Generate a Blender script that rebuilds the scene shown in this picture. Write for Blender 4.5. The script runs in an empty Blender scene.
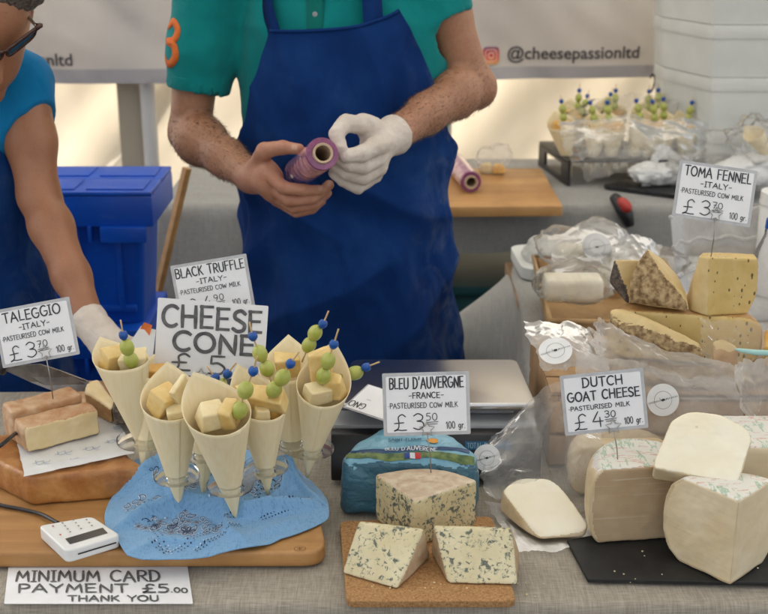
import bpy, bmesh, math, random
import numpy as np
from mathutils import Vector, Matrix, noise as mnoise
random.seed(7)
SC = bpy.context.scene
COL = SC.collection
R = math.radians
PI = math.pi

# ------------------------------------------------------------------ camera numbers
FPX = 1200.0
CAMZ = 1.62
TH = math.atan(407.0 / FPX)
CT, ST = math.cos(TH), math.sin(TH)
TAB = 0.80          # front table top (cloth surface)

def ray(px, py):
    u = (px - 384.0) / FPX; v = (py - 307.0) / FPX
    return Vector((u, CT - v * ST, -ST - v * CT))
def G(px, py, z):
    d = ray(px, py); t = (z - CAMZ) / d.z
    return Vector((d.x * t, d.y * t, z))
def D(px, py, y):
    d = ray(px, py); t = y / d.y
    return Vector((d.x * t, y, CAMZ + d.z * t))
def HZ(p, py):
    """height over plan point p that shows at picture row py"""
    w = (py - 307.0) / FPX
    q = (p[1] * (ST + w * CT)) / (CT - w * ST)
    return CAMZ - q

# ------------------------------------------------------------------ naming helpers
def tag(o, label=None, cat=None, group=None, kind=None):
    if label: o['label'] = label
    if cat: o['category'] = cat
    if group: o['group'] = group
    if kind: o['kind'] = kind
    return o
def thing(name, label, cat, loc=(0, 0, 0), group=None, rot=None):
    o = bpy.data.objects.new(name, None); COL.objects.link(o)
    o.empty_display_size = 0.02
    o.location = loc
    if rot: o.rotation_euler = rot
    return tag(o, label, cat, group)
def link_mesh(name, me, mats, parent=None, smooth=True, world=True):
    o = bpy.data.objects.new(name, me); COL.objects.link(o)
    for m in (mats if isinstance(mats, (list, tuple)) else [mats]):
        me.materials.append(m)
    if smooth:
        me.polygons.foreach_set('use_smooth', [True] * len(me.polygons))
    if parent is not None:
        o.parent = parent
        if world:                      # mesh was given in world coordinates
            off = Vector((0, 0, 0)); p = parent
            while p is not None:
                off += p.location; p = p.parent
            me.transform(Matrix.Translation(-off))
    me.update()
    return o
def mesh(name, vs, fs, mats, parent=None, smooth=True, idx=None, world=True):
    me = bpy.data.meshes.new(name)
    me.from_pydata([tuple(v) for v in vs], [], [tuple(f) for f in fs])
    if idx is not None:
        me.polygons.foreach_set('material_index', idx)
    return link_mesh(name, me, mats, parent, smooth, world)
def bmobj(name, bm, mats, parent=None, smooth=True, world=True, angle=None):
    me = bpy.data.meshes.new(name)
    bmesh.ops.recalc_face_normals(bm, faces=bm.faces)
    bm.to_mesh(me); bm.free()
    o = link_mesh(name, me, mats, parent, smooth, world)
    if angle is not None:
        me.set_sharp_from_angle(angle=angle)
    return o
def base_origin(o):
    """put a single-mesh thing's origin at its own base"""
    me = o.data
    cs = [v.co for v in me.vertices]
    lo = Vector([min(c[i] for c in cs) for i in range(3)]); hi = Vector([max(c[i] for c in cs) for i in range(3)])
    b = Vector(((lo.x + hi.x) / 2, (lo.y + hi.y) / 2, lo.z))
    me.transform(Matrix.Translation(-b)); o.location = b
    return o

# ------------------------------------------------------------------ materials
def lin(c):
    return tuple(((x / 12.92) if x <= 0.04045 else ((x + 0.055) / 1.055) ** 2.4) for x in c)
def new_mat(name):
    m = bpy.data.materials.new(name); m.use_nodes = True
    nt = m.node_tree
    b = next(n for n in nt.nodes if n.type == 'BSDF_PRINCIPLED')
    return m, nt, b
def N(nt, typ, **kw):
    n = nt.nodes.new(typ)
    for k, v in kw.items():
        if k.startswith('i_'):
            n.inputs[k[2:].replace('_', ' ')].default_value = v
        else:
            setattr(n, k, v)
    return n
def c4(c): return (c[0], c[1], c[2], 1.0)
def coords(nt, scale=(1, 1, 1), rot=(0, 0, 0)):
    tc = N(nt, 'ShaderNodeTexCoord'); mp = N(nt, 'ShaderNodeMapping')
    mp.inputs['Scale'].default_value = scale; mp.inputs['Rotation'].default_value = rot
    nt.links.new(tc.outputs['Object'], mp.inputs['Vector'])
    return mp.outputs['Vector']
def noise(nt, vec, scale, detail=4, rough=0.55, dist=0.0):
    n = N(nt, 'ShaderNodeTexNoise'); n.inputs['Scale'].default_value = scale
    n.inputs['Detail'].default_value = detail; n.inputs['Roughness'].default_value = rough
    n.inputs['Distortion'].default_value = dist
    nt.links.new(vec, n.inputs['Vector']); return n.outputs['Fac']
def ramp(nt, fac, stops):
    r = N(nt, 'ShaderNodeValToRGB')
    el = r.color_ramp.elements
    while len(el) > 1: el.remove(el[-1])
    el[0].position = stops[0][0]; el[0].color = c4(stops[0][1])
    for p, c in stops[1:]:
        e = el.new(p); e.color = c4(c)
    nt.links.new(fac, r.inputs['Fac']); return r.outputs['Color']
def mixc(nt, fac, a, b, mode='MIX'):
    m = N(nt, 'ShaderNodeMix'); m.data_type = 'RGBA'; m.blend_type = mode
    for sock, val in ((m.inputs[0], fac), (m.inputs[6], a), (m.inputs[7], b)):
        if hasattr(val, 'is_linked') or isinstance(val, bpy.types.NodeSocket): nt.links.new(val, sock)
        elif isinstance(val, (int, float)): sock.default_value = val
        else: sock.default_value = c4(val)
    return m.outputs[2]
def bump(nt, b, h, strength=0.3, dist=0.002):
    n = N(nt, 'ShaderNodeBump'); n.inputs['Strength'].default_value = strength; n.inputs['Distance'].default_value = dist
    nt.links.new(h, n.inputs['Height'])
    cur = b.inputs['Normal']
    if cur.is_linked:
        nt.links.new(cur.links[0].from_socket, n.inputs['Normal'])
    nt.links.new(n.outputs['Normal'], cur)
def mat(name, col, rough=0.6, col2=None, vs=40, vstr=(0.35, 0.65), bs=None, bstr=0.25, bdist=0.001, metal=0.0, sss=0.0, sssr=(0.01, 0.006, 0.004),
        stretch=(1, 1, 1), sheen=0.0, spec=0.5, coat=0.0, trans=0.0, detail=4):
    m, nt, b = new_mat(name)
    b.inputs['Base Color'].default_value = c4(col); b.inputs['Roughness'].default_value = rough
    b.inputs['Metallic'].default_value = metal; b.inputs['Specular IOR Level'].default_value = spec
    if sheen: b.inputs['Sheen Weight'].default_value = sheen
    if coat: b.inputs['Coat Weight'].default_value = coat; b.inputs['Coat Roughness'].default_value = 0.15
    if trans: b.inputs['Transmission Weight'].default_value = trans
    if sss:
        b.inputs['Subsurface Weight'].default_value = sss; b.inputs['Subsurface Radius'].default_value = sssr
        b.inputs['Subsurface Scale'].default_value = 1.0
    v = coords(nt, stretch)
    if col2 is not None:
        f = noise(nt, v, vs, detail)
        nt.links.new(ramp(nt, f, [(vstr[0], col), (vstr[1], col2)]), b.inputs['Base Color'])
    if bs:
        bump(nt, b, noise(nt, v, bs, 4), bstr, bdist)
    return m

MT = {}
def build_materials():
    M = MT
    M['paper'] = mat('white_paper', (0.83, 0.83, 0.84), 0.55, (0.78, 0.78, 0.79), 20, bs=60, bstr=0.08)
    M['laminate'] = mat('laminate_edge', (0.42, 0.42, 0.43), 0.2, (0.5, 0.5, 0.51), 60, bs=40, bstr=0.1)
    M['ink'] = mat('black_ink', (0.018, 0.018, 0.022), 0.5, (0.05, 0.05, 0.055), 150)
    M['marker'] = mat('grey_marker_ink', (0.07, 0.07, 0.075), 0.5, (0.16, 0.16, 0.165), 120, (0.35, 0.75), stretch=(1, 1, 1))
    M['wire'] = mat('pin_wire', (0.35, 0.34, 0.32), 0.35, metal=0.9)
    # linen
    def linen(name, a, c, sc=1.0, wr=0.004, wrs=5.0):
        m, nt, b = new_mat(name)
        b.inputs['Roughness'].default_value = 0.9; b.inputs['Specular IOR Level'].default_value = 0.15
        b.inputs['Sheen Weight'].default_value = 0.15
        v1 = coords(nt, (700 * sc, 45 * sc, 45 * sc)); v2 = coords(nt, (45 * sc, 700 * sc, 700 * sc))
        n1 = noise(nt, v1, 1.0, 3); n2 = noise(nt, v2, 1.0, 3)
        mx = N(nt, 'ShaderNodeMath', operation='ADD'); nt.links.new(n1, mx.inputs[0]); nt.links.new(n2, mx.inputs[1])
        hf = N(nt, 'ShaderNodeMath', operation='MULTIPLY'); hf.inputs[1].default_value = 0.5; nt.links.new(mx.outputs[0], hf.inputs[0])
        colr = ramp(nt, hf.outputs[0], [(0.34, a), (0.62, c)])
        big = noise(nt, coords(nt), 6, 4)
        nt.links.new(mixc(nt, 0.35, colr, ramp(nt, big, [(0.3, (0.75, 0.73, 0.7)), (0.7, (1, 1, 1))]), 'MULTIPLY'), b.inputs['Base Color'])
        bump(nt, b, hf.outputs[0], 0.5, 0.0012)
        bump(nt, b, noise(nt, coords(nt, (1, 1, 1)), wrs, 3), 0.6, wr)
        return m
    M['linen'] = linen('natural_linen', (0.25, 0.22, 0.175), (0.44, 0.395, 0.325))
    M['greycloth'] = linen('grey_table_cloth', (0.27, 0.265, 0.25), (0.36, 0.35, 0.33), 0.6, 0.01, 7)
    # wood
    def wood(name, a, c, along=(3, 60, 60), rough=0.45):
        m, nt, b = new_mat(name)
        b.inputs['Roughness'].default_value = rough
        v = coords(nt, along)
        f = noise(nt, v, 1.0, 6, 0.6, 0.6)
        v2 = coords(nt, (along[0] * 0.4, along[1] * 0.28, along[2] * 0.28))
        g = noise(nt, v2, 1.0, 2)
        base = ramp(nt, f, [(0.3, a), (0.7, c)])
        wd = mixc(nt, 0.55, base, ramp(nt, g, [(0.35, tuple(x * 0.8 for x in a)), (0.65, c)]))
        cut = ramp(nt, noise(nt, coords(nt, (6, 330, 330), (0, 0, 0.5)), 1.0, 2), [(0.70, (0, 0, 0)), (0.74, (0.45, 0.45, 0.45))])
        st = ramp(nt, noise(nt, coords(nt), 9, 5, 0.65), [(0.45, (1, 1, 1)), (0.75, (0.72, 0.66, 0.6))])
        nt.links.new(mixc(nt, 1.0, mixc(nt, cut, wd, tuple(x * 0.6 for x in a)), st, 'MULTIPLY'), b.inputs['Base Color'])
        bump(nt, b, f, 0.15, 0.0006)
        return m
    M['board'] = wood('oiled_board_wood', (0.33, 0.15, 0.042), (0.55, 0.30, 0.11))
    M['board2'] = wood('counter_board_wood', (0.42, 0.21, 0.07), (0.55, 0.30, 0.11))
    M['crate'] = wood('crate_wood', (0.34, 0.2, 0.09), (0.5, 0.32, 0.16), (40, 40, 6), 0.7)
    M['basket'] = wood('basket_veneer', (0.42, 0.25, 0.1), (0.6, 0.4, 0.2), (30, 30, 10), 0.6)
    # cork
    m, nt, b = new_mat('cork'); b.inputs['Roughness'].default_value = 0.85
    v = coords(nt)
    vo = N(nt, 'ShaderNodeTexVoronoi'); vo.inputs['Scale'].default_value = 420; nt.links.new(v, vo.inputs['Vector'])
    f = noise(nt, v, 300, 3)
    cc = ramp(nt, vo.outputs['Color'], [(0.1, (0.24, 0.11, 0.035)), (0.5, (0.40, 0.21, 0.08)), (0.9, (0.48, 0.28, 0.12))])
    nt.links.new(mixc(nt, 0.5, cc, ramp(nt, f, [(0.35, (0.2, 0.09, 0.03)), (0.6, (0.45, 0.25, 0.1))])), b.inputs['Base Color'])
    bump(nt, b, f, 0.4, 0.0008); M['cork'] = m
    # slate
    M['slate'] = mat('dark_slate', (0.007, 0.007, 0.0075), 0.6, (0.014, 0.014, 0.0145), 30, bs=60, bstr=0.4, bdist=0.001)
    # blue cheese
    def blue(name, base, base2, vein, th, sc=1.0):
        m, nt, b = new_mat(name)
        b.inputs['Roughness'].default_value = 0.5
        b.inputs['Subsurface Weight'].default_value = 0.25; b.inputs['Subsurface Radius'].default_value = (0.004, 0.003, 0.0015)
        v = coords(nt)
        n0 = noise(nt, v, 190 * sc, 3, 0.6, 0.7)
        n1 = noise(nt, v, 48 * sc, 3, 0.5)
        n2 = noise(nt, v, 420 * sc, 2)
        a = N(nt, 'ShaderNodeMath', operation='MULTIPLY'); nt.links.new(n1, a.inputs[0]); a.inputs[1].default_value = 0.55
        s = N(nt, 'ShaderNodeMath', operation='ADD'); nt.links.new(n0, s.inputs[0]); nt.links.new(a.outputs[0], s.inputs[1])
        body = ramp(nt, noise(nt, v, 30, 3), [(0.35, base), (0.65, base2)])
        mask = ramp(nt, s.outputs[0], [(th - 0.01, (0, 0, 0)), (th + 0.06, (0.92, 0.92, 0.92))])
        halo = ramp(nt, s.outputs[0], [(th - 0.09, (0, 0, 0)), (th + 0.03, (0.5, 0.5, 0.5))])
        vein_c = ramp(nt, n2, [(0.3, vein), (0.7, tuple(x * 2.2 + 0.02 for x in vein))])
        col = mixc(nt, halo, body, (0.36, 0.37, 0.25))
        nt.links.new(mixc(nt, mask, col, vein_c), b.inputs['Base Color'])
        bump(nt, b, mask, -0.25, 0.001); bump(nt, b, n2, 0.25, 0.0006)
        return m
    M['blue'] = blue('blue_veined_paste', (0.64, 0.56, 0.34), (0.71, 0.64, 0.43), (0.05, 0.06, 0.05), 0.870)
    M['blueblue'] = blue('dense_blue_veined_paste', (0.58, 0.49, 0.27), (0.66, 0.57, 0.34), (0.05, 0.06, 0.05), 0.838)
    M['bluerind'] = mat('blue_cheese_rind', (0.42, 0.29, 0.17), 0.7, (0.55, 0.43, 0.28), 80, bs=150, bstr=0.5)
    M['bluetop'] = mat('blue_cheese_damp_top', (0.50, 0.37, 0.25), 0.3, (0.64, 0.54, 0.40), 70, bs=110, bstr=0.6, bdist=0.0012)
    M['goat'] = mat('goat_paste', (0.68, 0.55, 0.34), 0.42, (0.76, 0.65, 0.46), 18, bs=55, bstr=0.15, sss=0.25, sssr=(0.006, 0.005, 0.003))
    M['goatw'] = mat('white_goat_paste', (0.81, 0.74, 0.56), 0.5, (0.85, 0.80, 0.66), 18, bs=55, bstr=0.12, sss=0.25, sssr=(0.006, 0.005, 0.003))
    M['goatd'] = mat('wrapped_goat_paste', (0.45, 0.32, 0.185), 0.25, (0.54, 0.41, 0.26), 14, bs=30, bstr=0.12, sss=0.15, sssr=(0.006, 0.005, 0.003), coat=0.3)
    nt = M['goatd'].node_tree; b = next(n for n in nt.nodes if n.type == 'BSDF_PRINCIPLED')
    ln = noise(nt, coords(nt, (9, 9, 420)), 1.0, 2)
    old = b.inputs['Base Color'].links[0].from_socket
    nt.links.new(mixc(nt, ramp(nt, ln, [(0.66, (0, 0, 0)), (0.70, (0.35, 0.35, 0.35))]), old, (0.75, 0.68, 0.56)), b.inputs['Base Color']); bump(nt, b, ln, 0.3, 0.001)  # thin pale lines coloured in as glints on the film wrap
    M['goatrind'] = mat('goat_rind', (0.55, 0.42, 0.24), 0.45, (0.66, 0.54, 0.36), 30, bs=80, bstr=0.2)
    for key in ('goat', 'goatw'):      # knife drag lines and a few small eyes in the paste
        nt = M[key].node_tree; b = next(n for n in nt.nodes if n.type == 'BSDF_PRINCIPLED')
        bump(nt, b, noise(nt, coords(nt, (14, 14, 260), (0.35, 0.2, 0)), 1.0, 2), 0.22, 0.0012)
        vo = N(nt, 'ShaderNodeTexVoronoi'); vo.inputs['Scale'].default_value = 42; nt.links.new(coords(nt), vo.inputs['Vector'])
        sp_ = N(nt, 'ShaderNodeSeparateColor'); nt.links.new(vo.outputs['Color'], sp_.inputs[0])
        m1 = N(nt, 'ShaderNodeMath', operation='MULTIPLY'); m1.inputs[1].default_value = 0.13; nt.links.new(sp_.outputs[0], m1.inputs[0])
        l1 = N(nt, 'ShaderNodeMath', operation='LESS_THAN'); nt.links.new(vo.outputs['Distance'], l1.inputs[0]); nt.links.new(m1.outputs[0], l1.inputs[1])
        g1 = N(nt, 'ShaderNodeMath', operation='GREATER_THAN'); g1.inputs[1].default_value = 0.62; nt.links.new(sp_.outputs[1], g1.inputs[0])
        mm_ = N(nt, 'ShaderNodeMath', operation='MULTIPLY'); nt.links.new(l1.outputs[0], mm_.inputs[0]); nt.links.new(g1.outputs[0], mm_.inputs[1])
        m2_ = N(nt, 'ShaderNodeMath', operation='MULTIPLY'); m2_.inputs[1].default_value = 0.35; nt.links.new(mm_.outputs[0], m2_.inputs[0])
        old = b.inputs['Base Color'].links[0].from_socket
        nt.links.new(mixc(nt, m2_.outputs[0], old, (0.45, 0.33, 0.18)), b.inputs['Base Color']); bump(nt, b, mm_.outputs[0], -0.3, 0.001)
    # printed waxed paper on goat cheese
    m, nt, b = new_mat('printed_cheese_paper'); b.inputs['Roughness'].default_value = 0.35
    v = coords(nt)
    s1 = noise(nt, coords(nt, (130, 34, 60), (0, 0, 0.5)), 1.0, 2)
    s2 = noise(nt, coords(nt, (50, 210, 60), (0, 0, 0.4)), 1.0, 2)
    c1 = ramp(nt, s1, [(0.55, (0.68, 0.66, 0.60)), (0.59, (0.38, 0.50, 0.38)), (0.63, (0.34, 0.47, 0.35)), (0.66, (0.68, 0.66, 0.60))])
    c2 = ramp(nt, s2, [(0.60, (1, 1, 1)), (0.62, (0.85, 0.5, 0.44)), (0.66, (0.85, 0.55, 0.5)), (0.68, (1, 1, 1))])
    nt.links.new(mixc(nt, 1.0, c1, c2, 'MULTIPLY'), b.inputs['Base Color']); M['printed'] = m
    # toma
    def specks(name, a, c, speck, scale, size, rough=0.5):
        m, nt, b = new_mat(name); b.inputs['Roughness'].default_value = rough
        b.inputs['Subsurface Weight'].default_value = 0.2; b.inputs['Subsurface Radius'].default_value = (0.005, 0.004, 0.002)
        v = coords(nt, (1, 1, 0.55))
        vo = N(nt, 'ShaderNodeTexVoronoi'); vo.inputs['Scale'].default_value = scale; nt.links.new(v, vo.inputs['Vector'])
        vo.inputs['Randomness'].default_value = 1.0
        sep = N(nt, 'ShaderNodeSeparateColor'); nt.links.new(vo.outputs['Color'], sep.inputs[0])
        sz = N(nt, 'ShaderNodeMath', operation='MULTIPLY'); nt.links.new(sep.outputs[0], sz.inputs[0]); sz.inputs[1].default_value = size
        lt = N(nt, 'ShaderNodeMath', operation='LESS_THAN'); nt.links.new(vo.outputs['Distance'], lt.inputs[0]); nt.links.new(sz.outputs[0], lt.inputs[1])
        body = ramp(nt, noise(nt, v, 35, 4), [(0.3, a), (0.7, c)])
        nt.links.new(mixc(nt, lt.outputs[0], body, speck), b.inputs['Base Color'])
        bump(nt, b, noise(nt, v, 120, 3), 0.2, 0.0008)
        return m
    M['toma'] = specks('fennel_seed_paste', (0.58, 0.40, 0.13), (0.66, 0.49, 0.20), (0.15, 0.11, 0.04), 150, 0.30)
    M['tomapale'] = mat('pale_mountain_paste', (0.60, 0.44, 0.20), 0.5, (0.68, 0.53, 0.27), 35, bs=110, bstr=0.2, sss=0.2)
    M['tomarind'] = mat('speckled_brown_rind', (0.15, 0.085, 0.032), 0.8, (0.46, 0.33, 0.17), 120, (0.36, 0.64), bs=170, bstr=0.7, bdist=0.0015)
    M['darkrind'] = mat('dark_rind', (0.05, 0.04, 0.035), 0.8, (0.16, 0.12, 0.09), 200, (0.40, 0.62), bs=170, bstr=0.6, bdist=0.0015)
    M['orangerind'] = mat('orange_rind', (0.40, 0.21, 0.07), 0.55, (0.52, 0.32, 0.13), 60, bs=120, bstr=0.3)
    # taleggio
    M['talrind'] = mat('washed_pink_rind', (0.40, 0.18, 0.065), 0.55, (0.60, 0.41, 0.25), 42, (0.30, 0.68), bs=90, bstr=0.9, bdist=0.002, detail=9)
    M['talblock'] = mat('orange_washed_rind', (0.29, 0.090, 0.014), 0.40, (0.52, 0.25, 0.075), 30, (0.30, 0.70), bs=60, bstr=0.8, bdist=0.003, detail=9, coat=0.2)
    M['talpaste'] = mat('straw_paste', (0.70, 0.54, 0.28), 0.38, (0.77, 0.63, 0.38), 30, bs=70, bstr=0.15, sss=0.25, sssr=(0.006, 0.004, 0.002))
    # cone veneer
    m, nt, b = new_mat('cone_veneer'); b.inputs['Roughness'].default_value = 0.55
    f = noise(nt, coords(nt, (160, 160, 12)), 1.0, 4)
    nt.links.new(ramp(nt, f, [(0.3, (0.80, 0.67, 0.40)), (0.7, (0.84, 0.73, 0.49))]), b.inputs['Base Color'])
    b.inputs['Subsurface Weight'].default_value = 0.15; b.inputs['Subsurface Radius'].default_value = (0.01, 0.007, 0.004)
    bump(nt, b, f, 0.08, 0.0005); M['cone'] = m
    M['cube'] = mat('yellow_cheese_chunk', (0.68, 0.46, 0.15), 0.45, (0.76, 0.57, 0.25), 60, bs=120, bstr=0.25, sss=0.25)
    M['cubepale'] = mat('pale_cheese_chunk', (0.74, 0.60, 0.32), 0.45, (0.80, 0.69, 0.43), 60, bs=120, bstr=0.25, sss=0.25)
    M['cubedeep'] = mat('golden_cheese_chunk', (0.62, 0.32, 0.06), 0.45, (0.72, 0.45, 0.13), 60, bs=120, bstr=0.25, sss=0.2)
    M['grape'] = mat('green_grape', (0.36, 0.40, 0.07), 0.3, (0.47, 0.48, 0.13), 60, bs=120, bstr=0.05, sss=0.5, sssr=(0.006, 0.008, 0.002))
    M['bead'] = mat('blue_bead', (0.005, 0.085, 0.36), 0.35, (0.004, 0.06, 0.28), 60)
    M['stick'] = mat('bamboo_stick', (0.52, 0.34, 0.15), 0.6, (0.62, 0.44, 0.22), 200)
    # acrylic
    def clear(name, tint, fac, rough=0.05):
        m = bpy.data.materials.new(name); m.use_nodes = True; nt = m.node_tree
        for n in list(nt.nodes): nt.nodes.remove(n)
        out = N(nt, 'ShaderNodeOutputMaterial'); tr = N(nt, 'ShaderNodeBsdfTransparent'); tr.inputs['Color'].default_value = c4(tint)
        gl = N(nt, 'ShaderNodeBsdfGlossy'); gl.inputs['Roughness'].default_value = rough; gl.inputs['Color'].default_value = (0.9, 0.9, 0.9, 1)
        lw = N(nt, 'ShaderNodeFresnel'); lw.inputs['IOR'].default_value = 1.13
        ad = N(nt, 'ShaderNodeMath', operation='ADD'); ad.inputs[1].default_value = fac; nt.links.new(lw.outputs[0], ad.inputs[0])
        mx = N(nt, 'ShaderNodeMixShader'); nt.links.new(ad.outputs[0], mx.inputs[0])
        nt.links.new(tr.outputs[0], mx.inputs[1]); nt.links.new(gl.outputs[0], mx.inputs[2]); nt.links.new(mx.outputs[0], out.inputs[0])
        return m
    M['acrylic'] = clear('clear_acrylic', (0.975, 0.98, 0.98), 0.02, 0.15)
    # plastic film : milky
    def film(name, milk, colr, rough, scale=9, streak=0.25, face=0.28, ior=1.3):
        m = bpy.data.materials.new(name); m.use_nodes = True; nt = m.node_tree
        for n in list(nt.nodes): nt.nodes.remove(n)
        out = N(nt, 'ShaderNodeOutputMaterial'); tr = N(nt, 'ShaderNodeBsdfTransparent')
        df = N(nt, 'ShaderNodeBsdfDiffuse'); df.inputs['Color'].default_value = c4(colr)
        tl = N(nt, 'ShaderNodeBsdfTranslucent'); tl.inputs['Color'].default_value = c4(colr)
        gl = N(nt, 'ShaderNodeBsdfGlossy'); gl.inputs['Roughness'].default_value = rough
        md = N(nt, 'ShaderNodeMixShader'); md.inputs[0].default_value = 0.55; nt.links.new(df.outputs[0], md.inputs[1]); nt.links.new(tl.outputs[0], md.inputs[2])
        v = coords(nt)
        n1 = noise(nt, v, scale, 5, 0.6, 1.2)
        mr = N(nt, 'ShaderNodeMapRange'); mr.inputs['From Min'].default_value = 0.35; mr.inputs['From Max'].default_value = 0.7
        mr.inputs['To Min'].default_value = milk; mr.inputs['To Max'].default_value = milk + streak; nt.links.new(n1, mr.inputs['Value'])
        lw = N(nt, 'ShaderNodeLayerWeight'); lw.inputs['Blend'].default_value = 0.35
        m2 = N(nt, 'ShaderNodeMath', operation='MULTIPLY'); m2.inputs[1].default_value = face; nt.links.new(lw.outputs['Facing'], m2.inputs[0])
        ad = N(nt, 'ShaderNodeMath', operation='ADD', use_clamp=True); nt.links.new(mr.outputs[0], ad.inputs[0]); nt.links.new(m2.outputs[0], ad.inputs[1])
        mx = N(nt, 'ShaderNodeMixShader'); nt.links.new(ad.outputs[0], mx.inputs[0]); nt.links.new(tr.outputs[0], mx.inputs[1]); nt.links.new(md.outputs[0], mx.inputs[2])
        fr = N(nt, 'ShaderNodeFresnel'); fr.inputs['IOR'].default_value = ior
        m3 = N(nt, 'ShaderNodeMixShader'); nt.links.new(fr.outputs[0], m3.inputs[0]); nt.links.new(mx.outputs[0], m3.inputs[1]); nt.links.new(gl.outputs[0], m3.inputs[2])
        bp = N(nt, 'ShaderNodeBump'); bp.inputs['Strength'].default_value = 0.35; bp.inputs['Distance'].default_value = 0.004
        nt.links.new(noise(nt, v, scale * 4, 3, 0.5, 1.0), bp.inputs['Height'])
        for s in (df, gl, tl): nt.links.new(bp.outputs[0], s.inputs['Normal'])
        nt.links.new(bp.outputs[0], fr.inputs['Normal'])
        nt.links.new(m3.outputs[0], out.inputs[0])
        return m
    M['film'] = film('milky_plastic_film', 0.26, (0.94, 0.93, 0.91), 0.45, 9, 0.28, 0.25, 1.22)
    M['filmclear'] = film('clear_plastic_film', 0.07, (0.92, 0.91, 0.90), 0.18, 14, 0.15)
    M['filmmid'] = film('half_clear_plastic_film', 0.16, (0.92, 0.91, 0.89), 0.25, 10, 0.24, 0.2, 1.25)
    M['cello'] = film('thin_cellophane', 0.10, (0.96, 0.95, 0.94), 0.3, 12, 0.22, 0.0, 1.06)
    M['filmthick'] = film('folded_white_plastic', 0.5, (0.86, 0.85, 0.82), 0.3, 12, 0.3)
    M['sticker'] = mat('white_round_sticker', (0.74, 0.74, 0.73), 0.45, (0.70, 0.70, 0.69), 40)
    M['waxpaper'] = mat('white_deli_paper', (0.66, 0.66, 0.65), 0.5, (0.72, 0.72, 0.71), 25, bs=45, bstr=0.3)
    M['blueprint'] = mat('faint_blue_print', (0.30, 0.38, 0.52), 0.6)
    # metals and plastics
    m, nt, b = new_mat('brushed_steel'); b.inputs['Metallic'].default_value = 1.0
    b.inputs['Base Color'].default_value = (0.55, 0.55, 0.56, 1); b.inputs['Roughness'].default_value = 0.2
    f = noise(nt, coords(nt, (4, 260, 260)), 1.0, 3)
    rr = N(nt, 'ShaderNodeMapRange'); rr.inputs['To Min'].default_value = 0.20; rr.inputs['To Max'].default_value = 0.27; nt.links.new(f, rr.inputs['Value'])
    nt.links.new(rr.outputs[0], b.inputs['Roughness']); M['steel'] = m
    M['knife'] = mat('dull_blade_steel', (0.12, 0.11, 0.105), 0.35, (0.22, 0.2, 0.18), 40, metal=0.9)
    M['blackpl'] = mat('black_plastic', (0.012, 0.012, 0.014), 0.4, (0.02, 0.02, 0.022), 50, bs=300, bstr=0.1)
    M['greypl'] = mat('grey_plastic', (0.30, 0.31, 0.33), 0.35, (0.34, 0.35, 0.37), 20)
    M['displayblue'] = mat('blue_display_strip', (0.01, 0.10, 0.22), 0.4, (0.015, 0.12, 0.26), 30)
    M['whitepl'] = mat('white_plastic', (0.72, 0.72, 0.70), 0.3, (0.76, 0.76, 0.74), 20)
    M['greytext'] = mat('grey_print', (0.25, 0.25, 0.26), 0.6)
    M['palecyan'] = mat('pale_blue_print', (0.35, 0.55, 0.65), 0.5)
    M['lcd'] = mat('dark_lcd', (0.06, 0.055, 0.05), 0.25)
    M['rednib'] = mat('red_plastic', (0.45, 0.04, 0.03), 0.4)
    M['turq'] = mat('pale_turquoise_plastic', (0.35, 0.58, 0.55), 0.4)
    M['bluecap'] = mat('blue_cap_plastic', (0.01, 0.09, 0.42), 0.35)
    m, nt, b = new_mat('blue_crate_plastic'); b.inputs['Roughness'].default_value = 0.38
    scf = ramp(nt, noise(nt, coords(nt, (6, 6, 40), (0.3, 0.2, 0)), 3.0, 6, 0.7), [(0.58, (0, 0, 0)), (0.75, (0.22, 0.22, 0.22))])
    nt.links.new(mixc(nt, scf, ramp(nt, noise(nt, coords(nt), 9, 5), [(0.3, (0.000, 0.065, 0.45)), (0.7, (0.001, 0.085, 0.54))]), (0.2, 0.3, 0.55)), b.inputs['Base Color'])
    bump(nt, b, noise(nt, coords(nt), 160, 2), 0.1, 0.001); M['bluecrate'] = m
    M['teal'] = mat('dark_teal_plastic', (0.006, 0.055, 0.065), 0.5, (0.008, 0.07, 0.08), 10)
    m, nt, b = new_mat('styrofoam'); b.inputs['Roughness'].default_value = 0.85
    vo = N(nt, 'ShaderNodeTexVoronoi'); vo.inputs['Scale'].default_value = 220; nt.links.new(coords(nt), vo.inputs['Vector'])
    nt.links.new(ramp(nt, noise(nt, coords(nt), 8, 5), [(0.3, (0.58, 0.59, 0.56)), (0.7, (0.68, 0.68, 0.65))]), b.inputs['Base Color'])
    bump(nt, b, vo.outputs['Distance'], 0.3, 0.001); M['foam'] = m
    # tent canvas
    def canvas(name, a, c, transl, sc=1.2):
        m, nt, b = new_mat(name); out = next(n for n in nt.nodes if n.type == 'OUTPUT_MATERIAL')
        b.inputs['Roughness'].default_value = 0.8
        f = noise(nt, coords(nt, (1, 1, 0.4)), sc * 3, 5)
        colr = ramp(nt, f, [(0.3, a), (0.7, c)]); nt.links.new(colr, b.inputs['Base Color'])
        tl = N(nt, 'ShaderNodeBsdfTranslucent'); nt.links.new(colr, tl.inputs['Color'])
        mx = N(nt, 'ShaderNodeMixShader'); mx.inputs[0].default_value = transl
        nt.links.new(b.outputs[0], mx.inputs[1]); nt.links.new(tl.outputs[0], mx.inputs[2]); nt.links.new(mx.outputs[0], out.inputs[0])
        bump(nt, b, noise(nt, coords(nt), 500, 2), 0.1, 0.001)
        return m
    M['canvas'] = canvas('cream_tent_canvas', (0.66, 0.61, 0.52), (0.75, 0.70, 0.61), 0.5)
    M['canopy'] = canvas('white_canopy_canvas', (0.76, 0.755, 0.735), (0.80, 0.795, 0.775), 0.5)
    M['canvastan'] = canvas('tan_canvas_strip', (0.42, 0.37, 0.29), (0.50, 0.44, 0.35), 0.2)
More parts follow.
